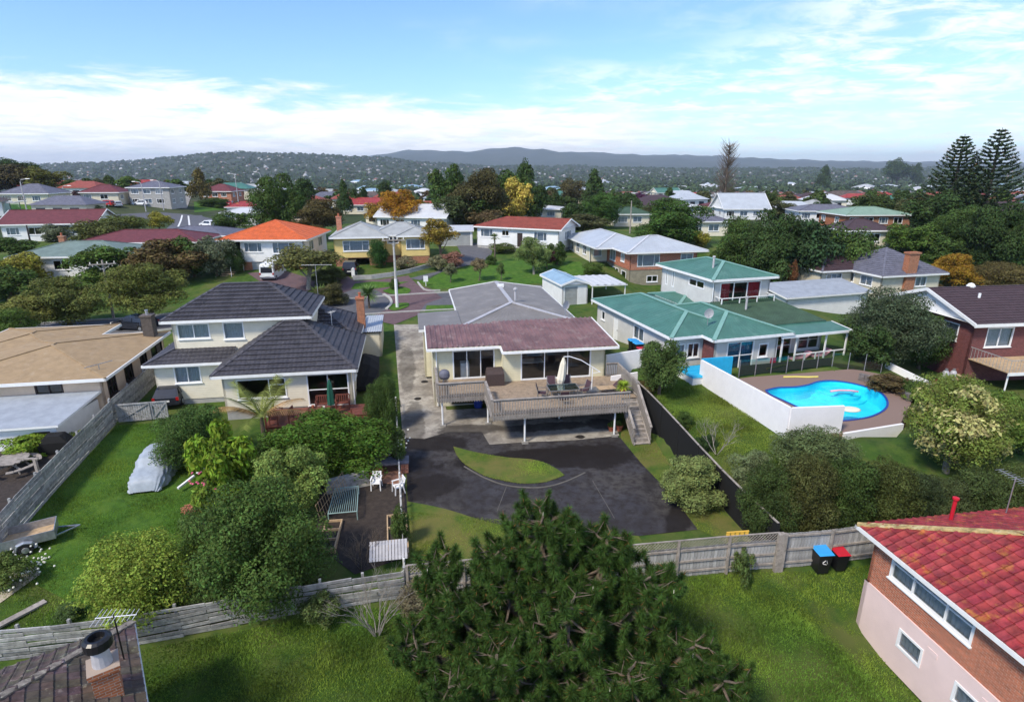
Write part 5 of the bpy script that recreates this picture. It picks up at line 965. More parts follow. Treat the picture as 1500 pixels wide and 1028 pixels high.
block(H11, -1.8, 9.02, 6, 20, 4.3, 6.62, 'ivory_board', {'f': [(.5, 5.0, 1.2, 1.2, [1], 'c')], 'l': [(1.6, 4.9, 1.5, 1.4, [1, 1], 'm'), (4.6, 4.9, 1.6, 1.4, [1, 1], 'm'), (7.8, 5.0, 1.5, 1.3, [1, 1], 'm')]}); wall(H11, (-1.75, 20), (-1.75, 9.05), 1.5, 4.3, [], 'olive_block'); wall(H11, (-1.75, 9.05), (.7, 9.05), 1.5, 4.3, [], 'olive_block')
roof(H11, 0, 0, 11.2, 10, 6.65, 17, 'silver_steel', axis='x', cap='white_steel', capw=.3, style='rib', rib=.5, ribh=.015, ends=('hip', 'hip')); roof(H11, -2.4, 5, 6.6, 20.6, 6.67, 17, 'silver_steel', axis='y', cap='white_steel', capw=.3, style='rib', rib=.5, ribh=.015); downpipe(H11, -1.9, 8.9, 2, 6.6)
# cream house with dark roof and broad chimney, right
p = atz(1293, 405, 4.9); H12 = thing('house', 'cream stucco house with dark hip roof and broad orange brick chimney', 'house', (p.x, p.y, 0), R(14))
block(H12, .5, .5, 9, 9, 2.0, 4.8, 'cream_stucco', {'f': [(4.9, 3.4, 1.6, 1.1, [1, 1], 'c')], 'l': [(2.0, 3.4, 2.4, 1.1, [1, 1, 1], 'c'), (5.4, 3.4, 1.8, 1.1, [1, 1], 'c')]}); roof(H12, 0, 0, 9.6, 9.6, 4.9, 28, 'slate_tile', style='tile', cap='slate_tile', axis='y'); roof(H12, -4.4, 4.5, 5, 12.4, 4.93, 26, 'plum_tile', style='tile', cap='slate_tile', axis='x'); block(H12, -4, 5, .48, 12, 2.0, 4.8, 'cream_stucco', {'f': [(.8, 3.4, 2.2, 1.1, [1, 1, 1], 'c')]})
MB().box(3.6, .2, 2, 5.0, .95, 7.3).box(3.5, .1, 7.3, 5.1, 1.05, 7.5).build('chimney', 'orange_brick', H12); MB().tube([(-1.5, 8.3, 6.4), (-1.5, 8.3, 7.8)], .15, 8).build('flue', 'flashing', H12)
# ---- mid-distance houses placed on the slope, each with its own walls, roof and windows
def mid_house(label, u, v, wpx, d, rz, wm, rm, h=2.6, pitch=22, kind='hip', gw=None, two=False, style='plain', chim=False, lift=0.):
    p = at(u, v); z0 = p.z + lift; w = min(19, max(7.5, wpx * depth(p) / F_PX)); d = min(d, w * .8); t = thing('house', label, 'house', (p.x, p.y, 0), R(rz)); x0, x1 = -w / 2, w / 2; hh = h * (2 if two else 1); ops = {'f': [], 'l': [], 'r': []}
    for fl in range(2 if two else 1):
        zz = z0 + .9 + fl * h; n = max(2, int(w / 3.4))
        for k in range(n): ops['f'].append((.7 + k * (w - 1.2) / n, zz, min(1.9, (w - 1.2) / n - .7), 1.2, [1, 1.6, 1] if k % 2 == 0 else [1, 1], 'c' if rnd.random() < .6 else ''))
        for sd in 'lr':
            for k in range(2): ops[sd].append((1 + k * d / 2, zz, 1.4, 1.1, [1, 1], 'c' if rnd.random() < .6 else ''))
    block(t, x0, 0, x1, d, z0 - 1.2, z0 + hh, wm, ops); roof(t, x0 - .5, -.5, x1 + .5, d + .5, z0 + hh + .05, pitch, rm, kind=kind, gable_wall=gw or wm, gin=.5, style=style, cap=None)
    if chim: chimney(t, x0 + w * .3, d * .5, z0 + hh, z0 + hh + 2.2, .7, .6, 'orange_brick', 1)
    return t
mh = mid_house
mh('pale house with green steel roof and brick-red door panel, left middle', 106, 405, 150, 9, 8, 'white_board', 'sage_steel', chim=True, pitch=16)
mh('house with low dull maroon roof behind dark bushes at left', 205, 372, 165, 9, 5, 'cream_stucco', 'maroon_tile', pitch=16, lift=-.9)
mh('white gabled house with dusky red roof at left', 76, 353, 122, 9, 12, 'white_board', 'maroon_tile', kind='gable', pitch=22, lift=.2)
mh('low pale grey roofed house below the hill road', 275, 356, 112, 9, 0, 'white_board', 'slate_tile', pitch=13, lift=-1.4)
mh('cream house with dark hip roof and many windows on the left hill', 38, 300, 67, 9, 6, 'cream_stucco', 'slate_tile', pitch=24)
mh('cream house with maroon hip roof on the left hill', 148, 297, 52, 9, 6, 'cream_stucco', 'maroon_tile', pitch=24)
mh('cream house with vivid red roof high on the left hill', 176, 281, 45, 9, -6, 'cream_stucco', 'red_tile', pitch=27)
mh('two-storey grey house with grey roof beside the hill road', 222, 303, 58, 9, 3, 'grey_block', 'slate_tile', two=True, h=2.5, pitch=18)
mh('tan house with dark roof behind the grey two-storey house', 245, 282, 57, 9, 0, 'peach_stucco', 'slate_tile', pitch=24)
mh('red brick house with maroon hip roof right of the hill road', 318, 292, 45, 9, -4, 'red_brick', 'maroon_tile', pitch=26)
mh('white house with red roof partly hidden by the large dark tree', 356, 318, 42, 9, 10, 'white_board', 'red_tile', pitch=20)
mh('white roofed low house left of the large dark tree', 352, 330, 42, 8, 0, 'white_board', 'white_steel', pitch=15)
mh('house with a bright red gable roof behind the orange-leaved tree', 532, 314, 60, 9, -4, 'cream_stucco', 'red_tile', kind='gable', pitch=20)
mh('house with a teal roof in front of the far town', 545, 296, 40, 9, 6, 'white_board', 'green_steel', pitch=18)
mh('white roofed house with a vent behind the yellow house', 602, 338, 105, 10, -12, 'white_board', 'white_steel', pitch=22, kind='gable')
mh('dark red roofed house behind the rounded trees', 648, 310, 30, 9, 0, 'cream_stucco', 'maroon_tile', pitch=20)
mh('cream house with flat pale roof behind trees, centre', 792, 322, 60, 9, -8, 'cream_stucco', 'white_steel', pitch=8)
mh('two-storey cream house with green gable roof, centre right', 980, 296, 38, 9, 15, 'ivory_board', 'green_steel', kind='gable', two=True, h=2.4, pitch=26)
mh('small cream house with grey-green roof beside round green tree', 926, 332, 32, 8, 5, 'cream_stucco', 'green_ribbed', pitch=20)
mh('pale yellow house with slate roof behind the leafless poplar', 1036, 346, 52, 8, 4, 'ivory_board', 'slate_tile', pitch=18)
mh('house with one large pale blue steel roof plane', 1092, 322, 66, 11, 2, 'white_board', 'silver_steel', kind='gable', pitch=36)
mh('white hall with long row of windows left of the poplar', 1005, 318, 45, 10, 6, 'white_board', 'white_steel', pitch=12)
mh('low house with pale green hip roof right of centre', 1285, 334, 98, 10, 4, 'orange_brick', 'pale_sage', pitch=14)
mh('house with dark plum roof behind the spreading conifer', 1268, 362, 60, 9, 0, 'cream_stucco', 'plum_tile', pitch=24)
mh('long grey roofed house behind the spreading conifer', 1215, 326, 90, 9, -4, 'white_board', 'slate_tile', pitch=14)
mh('brown hip roofed house with white gable, right distance', 1245, 298, 66, 10, 8, 'white_board', 'brown_tile', pitch=24)
mh('red roofed house among far trees at right', 1185, 276, 26, 9, 0, 'cream_stucco', 'red_tile', pitch=24)
mh('terracotta roofed house, far right distance', 1262, 287, 45, 9, 0, 'cream_stucco', 'terracotta', pitch=20)
mh('white house with grey roof below the windswept pines', 1290, 268, 35, 9, 0, 'white_board', 'slate_tile', pitch=20)
mh('pale roofed house left of the windswept pines', 1240, 272, 35, 9, 0, 'white_board', 'grey_steel', pitch=20)
mh('white walled house at the far right edge by the tall pines', 1484, 318, 40, 9, 0, 'white_board', 'terracotta', pitch=20)
mh('maroon roofed house beside the purple-leaved tree, centre right', 1052, 318, 30, 8, 0, 'cream_stucco', 'maroon_tile', pitch=18)
# long grey roof beyond the green house
p = at(1235, 470); t = thing('house', 'low pale grey roofed house beside the spreading dark shrub', 'house', (p.x, p.y + 3, 0), A6); slab_roof(t, [(-6, 0, p.z + 2.2), (6, 0, p.z + 2.2), (6, 5, p.z + 2.9), (-6, 5, p.z + 2.9)], 'pale_sheet', th=.18); block(t, -5.6, .4, 5.6, 4.8, p.z - .5, p.z + 2.1, 'white_board')

# ================================================================== fences
plank = {}
def plank_fence(name, label, P, rows, ph, th=.03, base=.05, lean=0., seg=2.4, m='grey_wood', gap=.02, jitter=.04, posts=True, h_post=None):
    t = thing(name, label, 'fence', (0, 0, 0)); P = [Vector((p[0], p[1])) for p in P]
    for a, c in zip(P, P[1:]):
        ln = (c - a).length; n = max(1, round(ln / seg)); d = (c - a) / ln; nn = Vector((d.y, -d.x))
        for k in range(n + 1):
            q = a + (c - a) * k / n; g = ground(q.x, q.y)
            if posts: H_ = rows * (ph + gap) + base + .06; MB().hexa([(*(q + d * sx * .05 - nn * sy * .05 + nn * lean * zz), g + zz) for zz in (-.2, H_) for sx, sy in ((-1, -1), (1, -1), (1, 1), (-1, 1))]).build('fence_post', m, t)
        for r in range(rows):
            s = 0. if r % 2 == 0 else -seg * .5
            while s < ln - .01:
                s0, s1 = max(0, s) + .01, min(ln, s + seg) - .01; s += seg
                if s1 - s0 < .1: continue
                q0, q1 = a + d * s0, a + d * s1; zo = base + r * (ph + gap); j0, j1 = rnd.uniform(-jitter, jitter), rnd.uniform(-jitter, jitter); off = nn * (.07 + rnd.uniform(0, .025))
                g0, g1 = ground(q0.x, q0.y), ground(q1.x, q1.y); b = MB()
                Pq = []
                for zz, o_ in ((0, 0), (ph, 0)):
                    for q, g, jj in ((q0, g0, j0), (q1, g1, j1)):
                        for dd in (0, th): w_ = q + off + nn * (dd + lean * (zo + zz)); Pq.append((w_.x, w_.y, g + zo + zz + jj))
                b.hexa([Pq[0], Pq[1], Pq[3], Pq[2], Pq[4], Pq[5], Pq[7], Pq[6]]); o = b.build('plank', m, t); cc = rnd.uniform(.7, 1.25); o.color = (cc, cc, cc * rnd.uniform(.94, 1.03), 1)
    return t
plank_fence('board_fence', 'tall weathered grey board fence running along the left lawn', [(-23.0, 22.2), (-26.5, 36.3)], 9, .17, base=.04, seg=2.6, jitter=.015, lean=0.)
plank_fence('board_fence', 'weathered grey fence between brown-roofed and charcoal-roofed houses', [(-26.6, 36.5), (-28.3, 47)], 9, .17, seg=2.6, jitter=.015)
plank_fence('rustic_fence', 'leaning rustic slab fence crossing the lower left', [(-19.5, 17.4), (-14.4, 18.1), (-9.2, 19.5), (-4.4, 20.5)], 8, .13, th=.05, base=.02, lean=.12, seg=1.9, jitter=.05, gap=.055)
# paling fence along the front of the lot, with a lattice strip
palm = MB().box(-.068, -.01, 0, .068, .01, 1.6).mesh('paling', 'grey_wood')
def paling_fence(label, a, c, h=1.65, lattice=False, sp=.15, cap=True, top=None):
    t = thing('paling_fence', label, 'fence', (0, 0, 0)); a = Vector(a); c = Vector(c); ln = (c - a).length; d = (c - a) / ln; ang = math.atan2(d.y, d.x); nn = Vector((d.y, -d.x)); n = int(ln / sp)
    for k in range(n):
        q = a + d * (k + .5) * ln / n; o = link('paling', palm, t, loc=(q.x, q.y, ground(q.x, q.y) + .02 + rnd.uniform(-.015, .015)), rot=ang, scale=(1, 1, h / 1.6)); cc = rnd.uniform(.8, 1.2); o.color = (cc, cc, cc, 1)
    m = max(1, round(ln / 2.3))
    for k in range(m + 1):
        q = a + d * ln * k / m + nn * .07; g = ground(q.x, q.y); MB().hexa([(*(q + d * sx * .05 + nn * sy * .05), g + z) for z in (-.2, h + (.42 if lattice else .08)) for sx, sy in ((-1, 1), (1, 1), (1, -1), (-1, -1))]).build('fence_post', 'weathered', t)
        if k:
            q0 = a + d * ln * (k - 1) / m + nn * .05; q1 = a + d * ln * k / m + nn * .05; g0, g1 = ground(q0.x, q0.y), ground(q1.x, q1.y)
            for z in (.3, h * .55, h - .1): MB().bar((q0.x, q0.y, g0 + z), (q1.x, q1.y, g1 + z), .05, .09).build('rail', 'weathered', t)
            if lattice:
                b = MB(); nl = 15; L0 = (q1 - q0).length
                for s in range(-3, nl + 3):
                    for sg in (1, -1):
                        s0 = s * L0 / nl; s1 = s0 + sg * .36; t0, t1 = 0., 1.
                        c0, c1 = min(max(s0, 0), L0), min(max(s1, 0), L0)
                        if abs(c1 - c0) < .05: continue
                        f0 = (c0 - s0) / (s1 - s0); f1 = (c1 - s0) / (s1 - s0); p0 = q0 + d * c0; p1 = q0 + d * c1; gz_ = g0 + (g1 - g0) * (s0 / L0); b.bar((p0.x, p0.y, gz_ + h + .03 + .36 * f0), (p1.x, p1.y, gz_ + h + .03 + .36 * f1), .012, .03, up=(nn.x, nn.y, 0))
                lt = b.build('lattice', 'weathered', t); MB().bar((q0.x, q0.y, g0 + h + .42), (q1.x, q1.y, g1 + h + .42), .06, .04).build('cap_rail', 'weathered', t)
    return t
paling_fence('grey paling fence topped with lattice behind the big pine', (-4.2, 20.1), (11.5, 22.1), 1.45, True)
paling_fence('plain grey paling fence behind the two wheelie bins', (11.7, 22.15), (30, 24.6), 1.75)
o = MB().box(-.2, -.08, 0, -.07, .08, 1.95).box(-.065, -.08, 0, .065, .08, 1.98).box(.07, -.08, 0, .2, .08, 1.93).build('fence_pillar', 'weathered', loc=(11.6, 21.95, ground(11.6, 22) - .05)); o.rotation_euler.z = A0; tag(o, 'triple grey timber post at the corner of the paling fences', 'fence post')
o = MB(); 
for k in range(5): o.box(-.5 + k * .21, -.03, 0, -.36 + k * .21, .03, .16)
o = o.bar((-.5, .0, .14), (.5, 0, .14), .05, .05).build('plastic_rack', 'gold_plastic', loc=(9.6, 21.85, ground(9.6, 21.8) + 1.88)); o.rotation_euler.z = R(7); tag(o, 'yellow plastic grid standing on the lattice fence', 'rack')
# black cloth fence down the right boundary
BF = thing('black_fence', 'tall black fence down the right side of the driveway', 'fence', (0, 0, 0)); a = Vector((11.55, 22.35)); c = Vector((8.35, 38.6)); n = 7
for k in range(n):
    p, q = a.lerp(c, k / n), a.lerp(c, (k + 1) / n); zt = lambda w: 2.25 + .85 * smooth((w.y - 24) / 14); d = (q - p).normalized(); nn = Vector((d.y, -d.x)) * .03
    MB().hexa([(p.x - nn.x, p.y - nn.y, .2), (p.x + nn.x, p.y + nn.y, .2), (q.x + nn.x, q.y + nn.y, .2), (q.x - nn.x, q.y - nn.y, .2), (p.x - nn.x, p.y - nn.y, zt(p)), (p.x + nn.x, p.y + nn.y, zt(p)), (q.x + nn.x, q.y + nn.y, zt(q)), (q.x - nn.x, q.y - nn.y, zt(q))]).build('fence_panel', 'black_cloth', BF)
    MB().box(p.x - .05, p.y - .05, 0, p.x + .05, p.y + .05, zt(p) + .05).build('fence_post', 'black_cloth', BF)
    MB().bar((p.x, p.y, zt(p) + .03), (q.x, q.y, zt(q) + .03), .09, .04).build('fence_cap', 'weathered', BF)
# low white post and wire fence on the left boundary
WF = thing('picket_fence', 'low white post and rail fence between driveway and kitchen garden', 'fence', (0, 0, 0)); n = 16; PA, PB = Vector((-4.4, 20.5)), Vector((-8.2, 39))
for k in range(n + 1):
    p = PA.lerp(PB, k / n); g = ground(p.x, p.y); MB().box(p.x - .04, p.y - .04, g - .1, p.x + .04, p.y + .04, g + .85).build('fence_post', 'white_paint', WF)
    if k:
        q = PA.lerp(PB, (k - 1) / n); g2 = ground(q.x, q.y)
        for z in (.35, .78): MB().bar((p.x, p.y, g + z), (q.x, q.y, g2 + z), .03, .07).build('rail', 'grey_wood', WF)
# gate with crossed braces
p0, p1 = Vector((-26.3, 36.55)), Vector((-23.3, 37.25)); GT = thing('timber_gate', 'grey timber double gate with crossed braces by the parked hatchback', 'gate', (p0.x, p0.y, ground(-25, 37)), math.atan2(p1.y - p0.y, p1.x - p0.x)); W_ = (p1 - p0).length
for k in range(22): MB().box(k * W_ / 22 + .01, 0, .08, (k + 1) * W_ / 22 - .01, .02, 1.35).build('paling', 'grey_wood', GT)
for s0, s1 in ((0, W_ * .66), (W_ * .68, W_)):
    b = MB().bar((s0, -.03, .14), (s1, -.03, .14), .04, .09).bar((s0, -.03, 1.3), (s1, -.03, 1.3), .04, .09).bar((s0 + .04, -.03, .1), (s0 + .04, -.03, 1.35), .04, .08).bar((s1 - .04, -.03, .1), (s1 - .04, -.03, 1.35), .04, .08); b.bar((s0, -.035, .14), (s1, -.035, 1.3), .03, .08).bar((s0, -.04, 1.3), (s1, -.04, .14), .03, .08); b.build('brace', 'grey_wood', GT)
# street-side low walls
t = thing('block_wall', 'low block wall along the yellow house garden', 'wall', (0, 0, 0)); WL = t; pp = px((517, 410), (545, 409), (575, 405), (600, 400), (622, 394), (634, 391))
for a_, c_ in zip(pp, pp[1:]): wall_seg(a_.xy, c_.xy, a_.z + .55, c_.z + .55, 'grey_block', .2, 'grey_block')
# ================================================================== poles and lamps
def power_pole(label, p, ztop, arm=True, base_white=0., r=.16, m='post_concrete', ang=10):
    t = thing('power_pole', label, 'utility pole', p, R(ang)); h = ztop - p.z; MB().tube([(0, 0, -.3), (0, 0, h)], [r, r * .62], 10).build('pole', m, t)
    if base_white: MB().tube([(0, 0, .02), (0, 0, base_white)], [r * 1.06, r * 1.03], 10).build('white_band', 'white_paint', t)
    if arm:
        a = MB().bar((-1.2, -.18, h - .4), (1.2, -.18, h - .4), .1, .12).build('cross_arm', 'weathered', t)
        for x in (-1.05, -.4, .4, 1.05): MB().lathe([(.04, 0), (.06, .05), (.04, .12), (.06, .16), (.02, .2)], 8, (x, -.18, h - .34)).build('insulator', 'petal_white', a)
        MB().bar((-.7, -.18, h - .42), (0, -.12, h - 1.0), .03, .04).bar((.7, -.18, h - .42), (0, -.12, h - 1.0), .03, .04).build('arm_brace', 'galv', t)
    return t
p = at(582, 451); power_pole('tall concrete power pole with white-painted foot on the traffic island', p, top_z(p, 346), True, 3.2)
p = at(167, 468); power_pole('timber power pole with cross-arm among the left street trees', p, top_z(p, 381), True, 0, .14, 'weathered', 25)
p = at(47, 365); power_pole('dark pole in front of the white gabled house at left', p, top_z(p, 330), False, 0, .16, 'brown_frame')
p = at(1116, 0 + 342); power_pole('pale timber pole beside the round green tree', p + Vector((-25, 0, 0)), p.z + 6, False, 0, .15, 'weathered')
def street_lamp(label, u, v, vt, side=1):
    p = at(u, v); h = top_z(p, vt) - p.z; t = thing('street_lamp', label, 'street lamp', p, 0, 'hill street lamps'); MB().tube([(0, 0, -.3), (0, 0, h * .9), (side * .25, 0, h * .97), (side * 1.6, 0, h)], [.16, .1, .09, .07], 8).build('pole', 'flashing', t); MB().hexa([(side * 1.4, -.16, h - .1), (side * 2.3, -.16, h - .05), (side * 2.3, .16, h - .05), (side * 1.4, .16, h - .1), (side * 1.4, -.12, h + .08), (side * 2.2, -.1, h + .06), (side * 2.2, .1, h + .06), (side * 1.4, .12, h + .08)]).build('lamp_head', 'white_paint', t)
street_lamp('street lamp by the bus shelter on the left hill', 40, 311, 262); street_lamp('street lamp on the grass between the left hill houses', 96, 294, 272); street_lamp('street lamp in front of the grey two-storey house, left one', 214, 310, 266, -1); street_lamp('street lamp in front of the grey two-storey house, right one', 240, 308, 264, -1); street_lamp('street lamp right of the hill road, beside red brick house', 350, 302, 254, -1); street_lamp('street lamp farthest right on the hill, behind white roof', 386, 296, 252, -1)
p = at(14, 314); BS = thing('bus_shelter', 'glazed bus shelter at the left edge of the hill road', 'bus shelter', p, R(4))
MB().box(-2.2, -.8, 2.5, 2.2, .9, 2.65).build('roof', 'flashing', BS)
for x in (-2.1, 0, 2.1): MB().box(x - .05, .75, 0, x + .05, .85, 2.5).build('post', 'slate_tile', BS)
for x0, x1 in ((-2.05, -.05), (.05, 2.05)): MB().poly([(x0, .8, .3), (x1, .8, .3), (x1, .8, 2.4), (x0, .8, 2.4)]).build('pane', 'fence_glass', BS)
MB().box(-1.6, .3, .42, 1.6, .65, .48).build('bench', 'pale_timber', BS)
p = at(624, 419); SG = thing('sign_post', 'small white sign post on the front lawn', 'sign', p, R(10)); MB().box(-.04, -.03, 0, .04, .03, .9).build('post', 'white_paint', SG); MB().box(-.28, -.05, .55, .28, -.03, 1.25).build('board', 'white_paint', SG)
p = at(518, 406); o = MB().box(-.2, -.15, 0, .2, .15, .95).hexa([(-.24, -.2, .95), (.24, -.2, .95), (.24, .2, .95), (-.24, .2, .95), (-.05, -.2, 1.2), (.05, -.2, 1.2), (.05, .2, 1.2), (-.05, .2, 1.2)]).build('letterbox', 'white_paint', loc=p); tag(o, 'white letterbox beside the dark car at the yellow house', 'letterbox')

# ================================================================== vehicles
def car(label, p, rz, paint, L_=4.2, w=1.7, h=1.45, kind='hatch', name='car', plate_=True):
    t = thing(name, label, 'van' if kind == 'van' else 'car', p, rz); hl = L_ / 2; hw = w / 2   # nose towards +y
    if kind == 'van': prof = [(-hl, .35, .95), (-hl, .95, 1.), (-hl + .06, 1.9, .92), (-hl + .3, h, .84), (hl - 1.25, h, .84), (hl - .75, 1.15, .96), (hl - .1, .95, .95), (hl, .6, .93), (hl, .3, .92)]; gl = [(0, 0)]
    elif kind == 'suv': prof = [(-hl, .4, .94), (-hl - .02, .95, 1.), (-hl + .25, h - .1, .84), (-hl + .5, h, .8), (.35, h, .8), (1.0, 1.05, .95), (hl - .15, .92, .94), (hl, .65, .92), (hl, .35, .9)]
    else: prof = [(-hl, .35, .93), (-hl - .02, .85, 1.), (-hl + .5, h - .12, .8), (-hl + .85, h, .76), (.3, h, .76), (1.05, .98, .94), (hl - .2, .8, .93), (hl, .55, .9), (hl, .28, .88)]
    b = MB(); ring = []
    for y, z, k in prof: ring.append((y, z, k))
    pts = []
    for y, z, k in ring:
        wt = hw * k; pts.append([(-wt, y, z), (wt, y, z)])
    n = len(pts)
    for i in range(n - 1): b.poly([pts[i][0], pts[i][1], pts[i + 1][1], pts[i + 1][0]][::-1])
    body_side = lambda sx: [(sx * hw * k, y, z) for y, z, k in prof]
    mid = [(0, 0, 0)]
    for sx in (-1, 1):
        S_ = [pts[i][0 if sx < 0 else 1] for i in range(n)]; base = []
        for yw in (-hl + .8, hl - .8):
            pass
        arch = [(sx * hw, hl - .5 + 0, .26)]
        low = []
        for yc in (hl - .82, -hl + .8):
            low += [(sx * hw * .98, yc + .36 * math.cos(a), .26 + .38 * math.sin(a)) for a in np.linspace(0, math.pi, 7)]
        loop = S_ + low
        b.poly(loop if sx < 0 else loop[::-1])
    b.poly([(-hw * .95, -hl, .3), (hw * .95, -hl, .3), (hw * .95, hl, .3), (-hw * .95, hl, .3)]); bd = b.build('body', paint, t)
    g = MB(); e = .006
    def quad_on(i, j, a, c, lat=.9):       # glazing laid just proud of the shell between two profile points
        (y0, z0, k0), (y1, z1, k1) = prof[i], prof[j]; f = lambda s: (y0 + (y1 - y0) * s, z0 + (z1 - z0) * s, hw * (k0 + (k1 - k0) * s) * lat); q0, q1 = f(a), f(c); d = Vector((0, -(z1 - z0), y1 - y0)).normalized()
        if d.z < 0 or (abs(d.z) < .2 and d.y * (y0) < 0): d = -d
        d *= .012; return [(-q0[2], q0[0] + d.y, q0[1] + d.z), (q0[2], q0[0] + d.y, q0[1] + d.z), (q1[2], q1[0] + d.y, q1[1] + d.z), (-q1[2], q1[0] + d.y, q1[1] + d.z)]
    if kind == 'van': MB().poly([(-hw * .8, -hl - .012, 1.05), (hw * .8, -hl - .012, 1.05), (hw * .76, -hl + .03, 1.75), (-hw * .76, -hl + .03, 1.75)]).build('rear_window', 'car_dark', t); MB().poly(quad_on(4, 5, .1, .9)).build('windscreen', 'car_dark', t); sw = (-hl + .5, hl - 1.35, 1.15, h - .22)
    else: MB().poly(quad_on(1, 2, .2, .95, .88)).build('rear_window', 'car_dark', t); MB().poly(quad_on(4, 5, .08, .92, .9)).build('windscreen', 'car_dark', t); sw = (-hl + .55, .55, .95, h - .12)
    for sx in (-1, 1):
        k0, k1 = (.985, .9) if kind == 'van' else (.975, .83)
        for y0, y1 in ((sw[0], (sw[0] + sw[1]) / 2 - .04), ((sw[0] + sw[1]) / 2 + .04, sw[1])): MB().poly([(sx * (hw * k0 + .012), y0, sw[2]), (sx * (hw * k0 + .012), y1, sw[2]), (sx * (hw * k1 + .012), y1 - (.25 if y1 == sw[1] else 0), sw[3]), (sx * (hw * k1 + .012), y0 + (.1 if y0 == sw[0] else 0), sw[3])]).build('side_window', 'car_dark', t)
        for yc in (hl - .82, -hl + .8):
            wh = MB().tube([(sx * (hw - .2), yc, .3), (sx * (hw - .01), yc, .3)], .3, 16).build('wheel', 'rubber', t); MB().lathe([(.18, 0), (.17, .02), (.04, .03)], 12).build('rim', 'galv', wh).matrix_basis = Matrix.Translation((sx * (hw - .012), yc, .3)) @ Matrix.Rotation(R(90) * sx, 4, 'Y')
        zt = .95 if kind != 'hatch' else .8; MB().box(sx * hw * .9 - .09, -hl - .045, zt - .14, sx * hw * .9 + .09, -hl + .02, zt + .1).build('tail_light', 'red_lamp', t); MB().box(sx * hw * .68 - .16, hl - .08, .6, sx * hw * .68 + .16, hl + .025, .75).build('headlight', 'plate', t); MB().box(sx * (hw + .08) - .08, .75, .95, sx * (hw + .08) + .08, .88, 1.1).build('mirror', paint, t)
    MB().box(-hw * .94, -hl - .07, .35, hw * .94, -hl + .05, .55).build('bumper', paint if kind != 'van' else 'slate_tile', t); MB().box(-hw * .9, hl - .05, .32, hw * .9, hl + .05, .5).build('bumper', paint, t)
    if plate_: MB().box(-.26, -hl - .085, .6 if kind != 'hatch' else .58, .26, -hl - .06, .72 if kind != 'hatch' else .7).build('number_plate', 'plate', t)
    return t
p = Vector((-24.6, 40.6)); car('dark hatchback parked behind the crossed-brace gate', (p.x, p.y, ground(p.x, p.y)), R(12), 'car_dark')
p = at(391, 412); car('white camper van parked in front of the orange-roofed house', p + Vector((0, 2.4, 0)), R(2), 'car_white', 4.9, 1.8, 2.15, 'van', 'camper_van')
p = at(509, 405); car('dark off-road car parked before the yellow house garage', p + Vector((0, 2.0, 0)), R(8), 'car_dark', 4.2, 1.75, 1.75, 'suv')
p = at(432, 402); car('dark car inside the open garage of the orange-roofed house', p + Vector((.3, 5.2, .1)), R(2), 'car_dark')
p = at(190, 486); car('dark blue car parked on the street behind the brown roof', p + Vector((0, 1.0, 0)), R(78), 'car_dark')
p = at(157, 302); car('red car parked beside the cream house on the hill', p, R(80), 'car_red'); p = at(173, 303); car('silver car parked next to the red car on the hill', p, R(40), 'car_silver')
p = at(208, 301); car('white car in front of the grey two-storey house', p, R(85), 'car_white'); p = at(338, 301); car('maroon car by the red brick house on the hill', p, R(10), 'car_red')
p = at(306, 333); car('white car on the drive below the hill road junction', p, R(60), 'car_white')
# car under a grey cover
a_ = at(196, 738); c_ = Vector((-21.2, 33.2, 0)); CC = thing('covered_car', 'car under a crumpled silver-grey cover on the left lawn', 'car', (-20.0, 30.2, ground(-20.0, 30.2)), R(12)); V, Fq = [], []; ny_, nx_ = 64, 40
prof = lambda s: np.interp(s, [0, .04, .1, .26, .36, .5, .68, .8, .92, .97, 1], [.12, .6, .78, .9, 1.28, 1.42, 1.38, 1.08, .92, .72, .12]); wid = lambda s: np.interp(s, [0, .05, .15, .5, .85, .95, 1], [.62, .78, .88, .92, .88, .8, .66]); rr = np.random.RandomState(3)
for i in range(ny_ + 1):
    s = i / ny_; h_ = prof(s); w_ = wid(s)
    for j in range(nx_ + 1):
        a = math.pi * j / nx_; ex = .5; x = -w_ * np.sign(math.cos(a)) * abs(math.cos(a)) ** .42; z = h_ * abs(math.sin(a)) ** .55; fold = (.05 * math.sin(j * 1.15 + i * .48) + .045 * math.sin(i * .9 + 1.3 * math.sin(j * .55))) * (1.1 - abs(math.sin(a))) + .014 * math.sin(i * .43 + j * .33) + rr.uniform(-.003, .003)
        V.append((x * (1 + fold + .05 * (1 - abs(math.sin(a)))), (s - .5) * 4.9, max(.04, z + fold * .6)))
for i in range(ny_):
    for j in range(nx_): k = i * (nx_ + 1) + j; Fq.append((k, k + 1, k + nx_ + 2, k + nx_ + 1))
link('cover', np_mesh('cover', np.array(V), np.array(Fq), 'car_cover', True), CC); MB().box(-.06, -1.0, 1.02, .16, -.7, 1.06).build('patch', 'petal_white', CC).location = (.42, .35, -.02)
for sx in (-.8, .8):
    for y in (-1.35, 1.35): MB().tube([(sx - .08, y, .3), (sx + .04, y, .3)], .28, 12).build('wheel', 'rubber', CC)
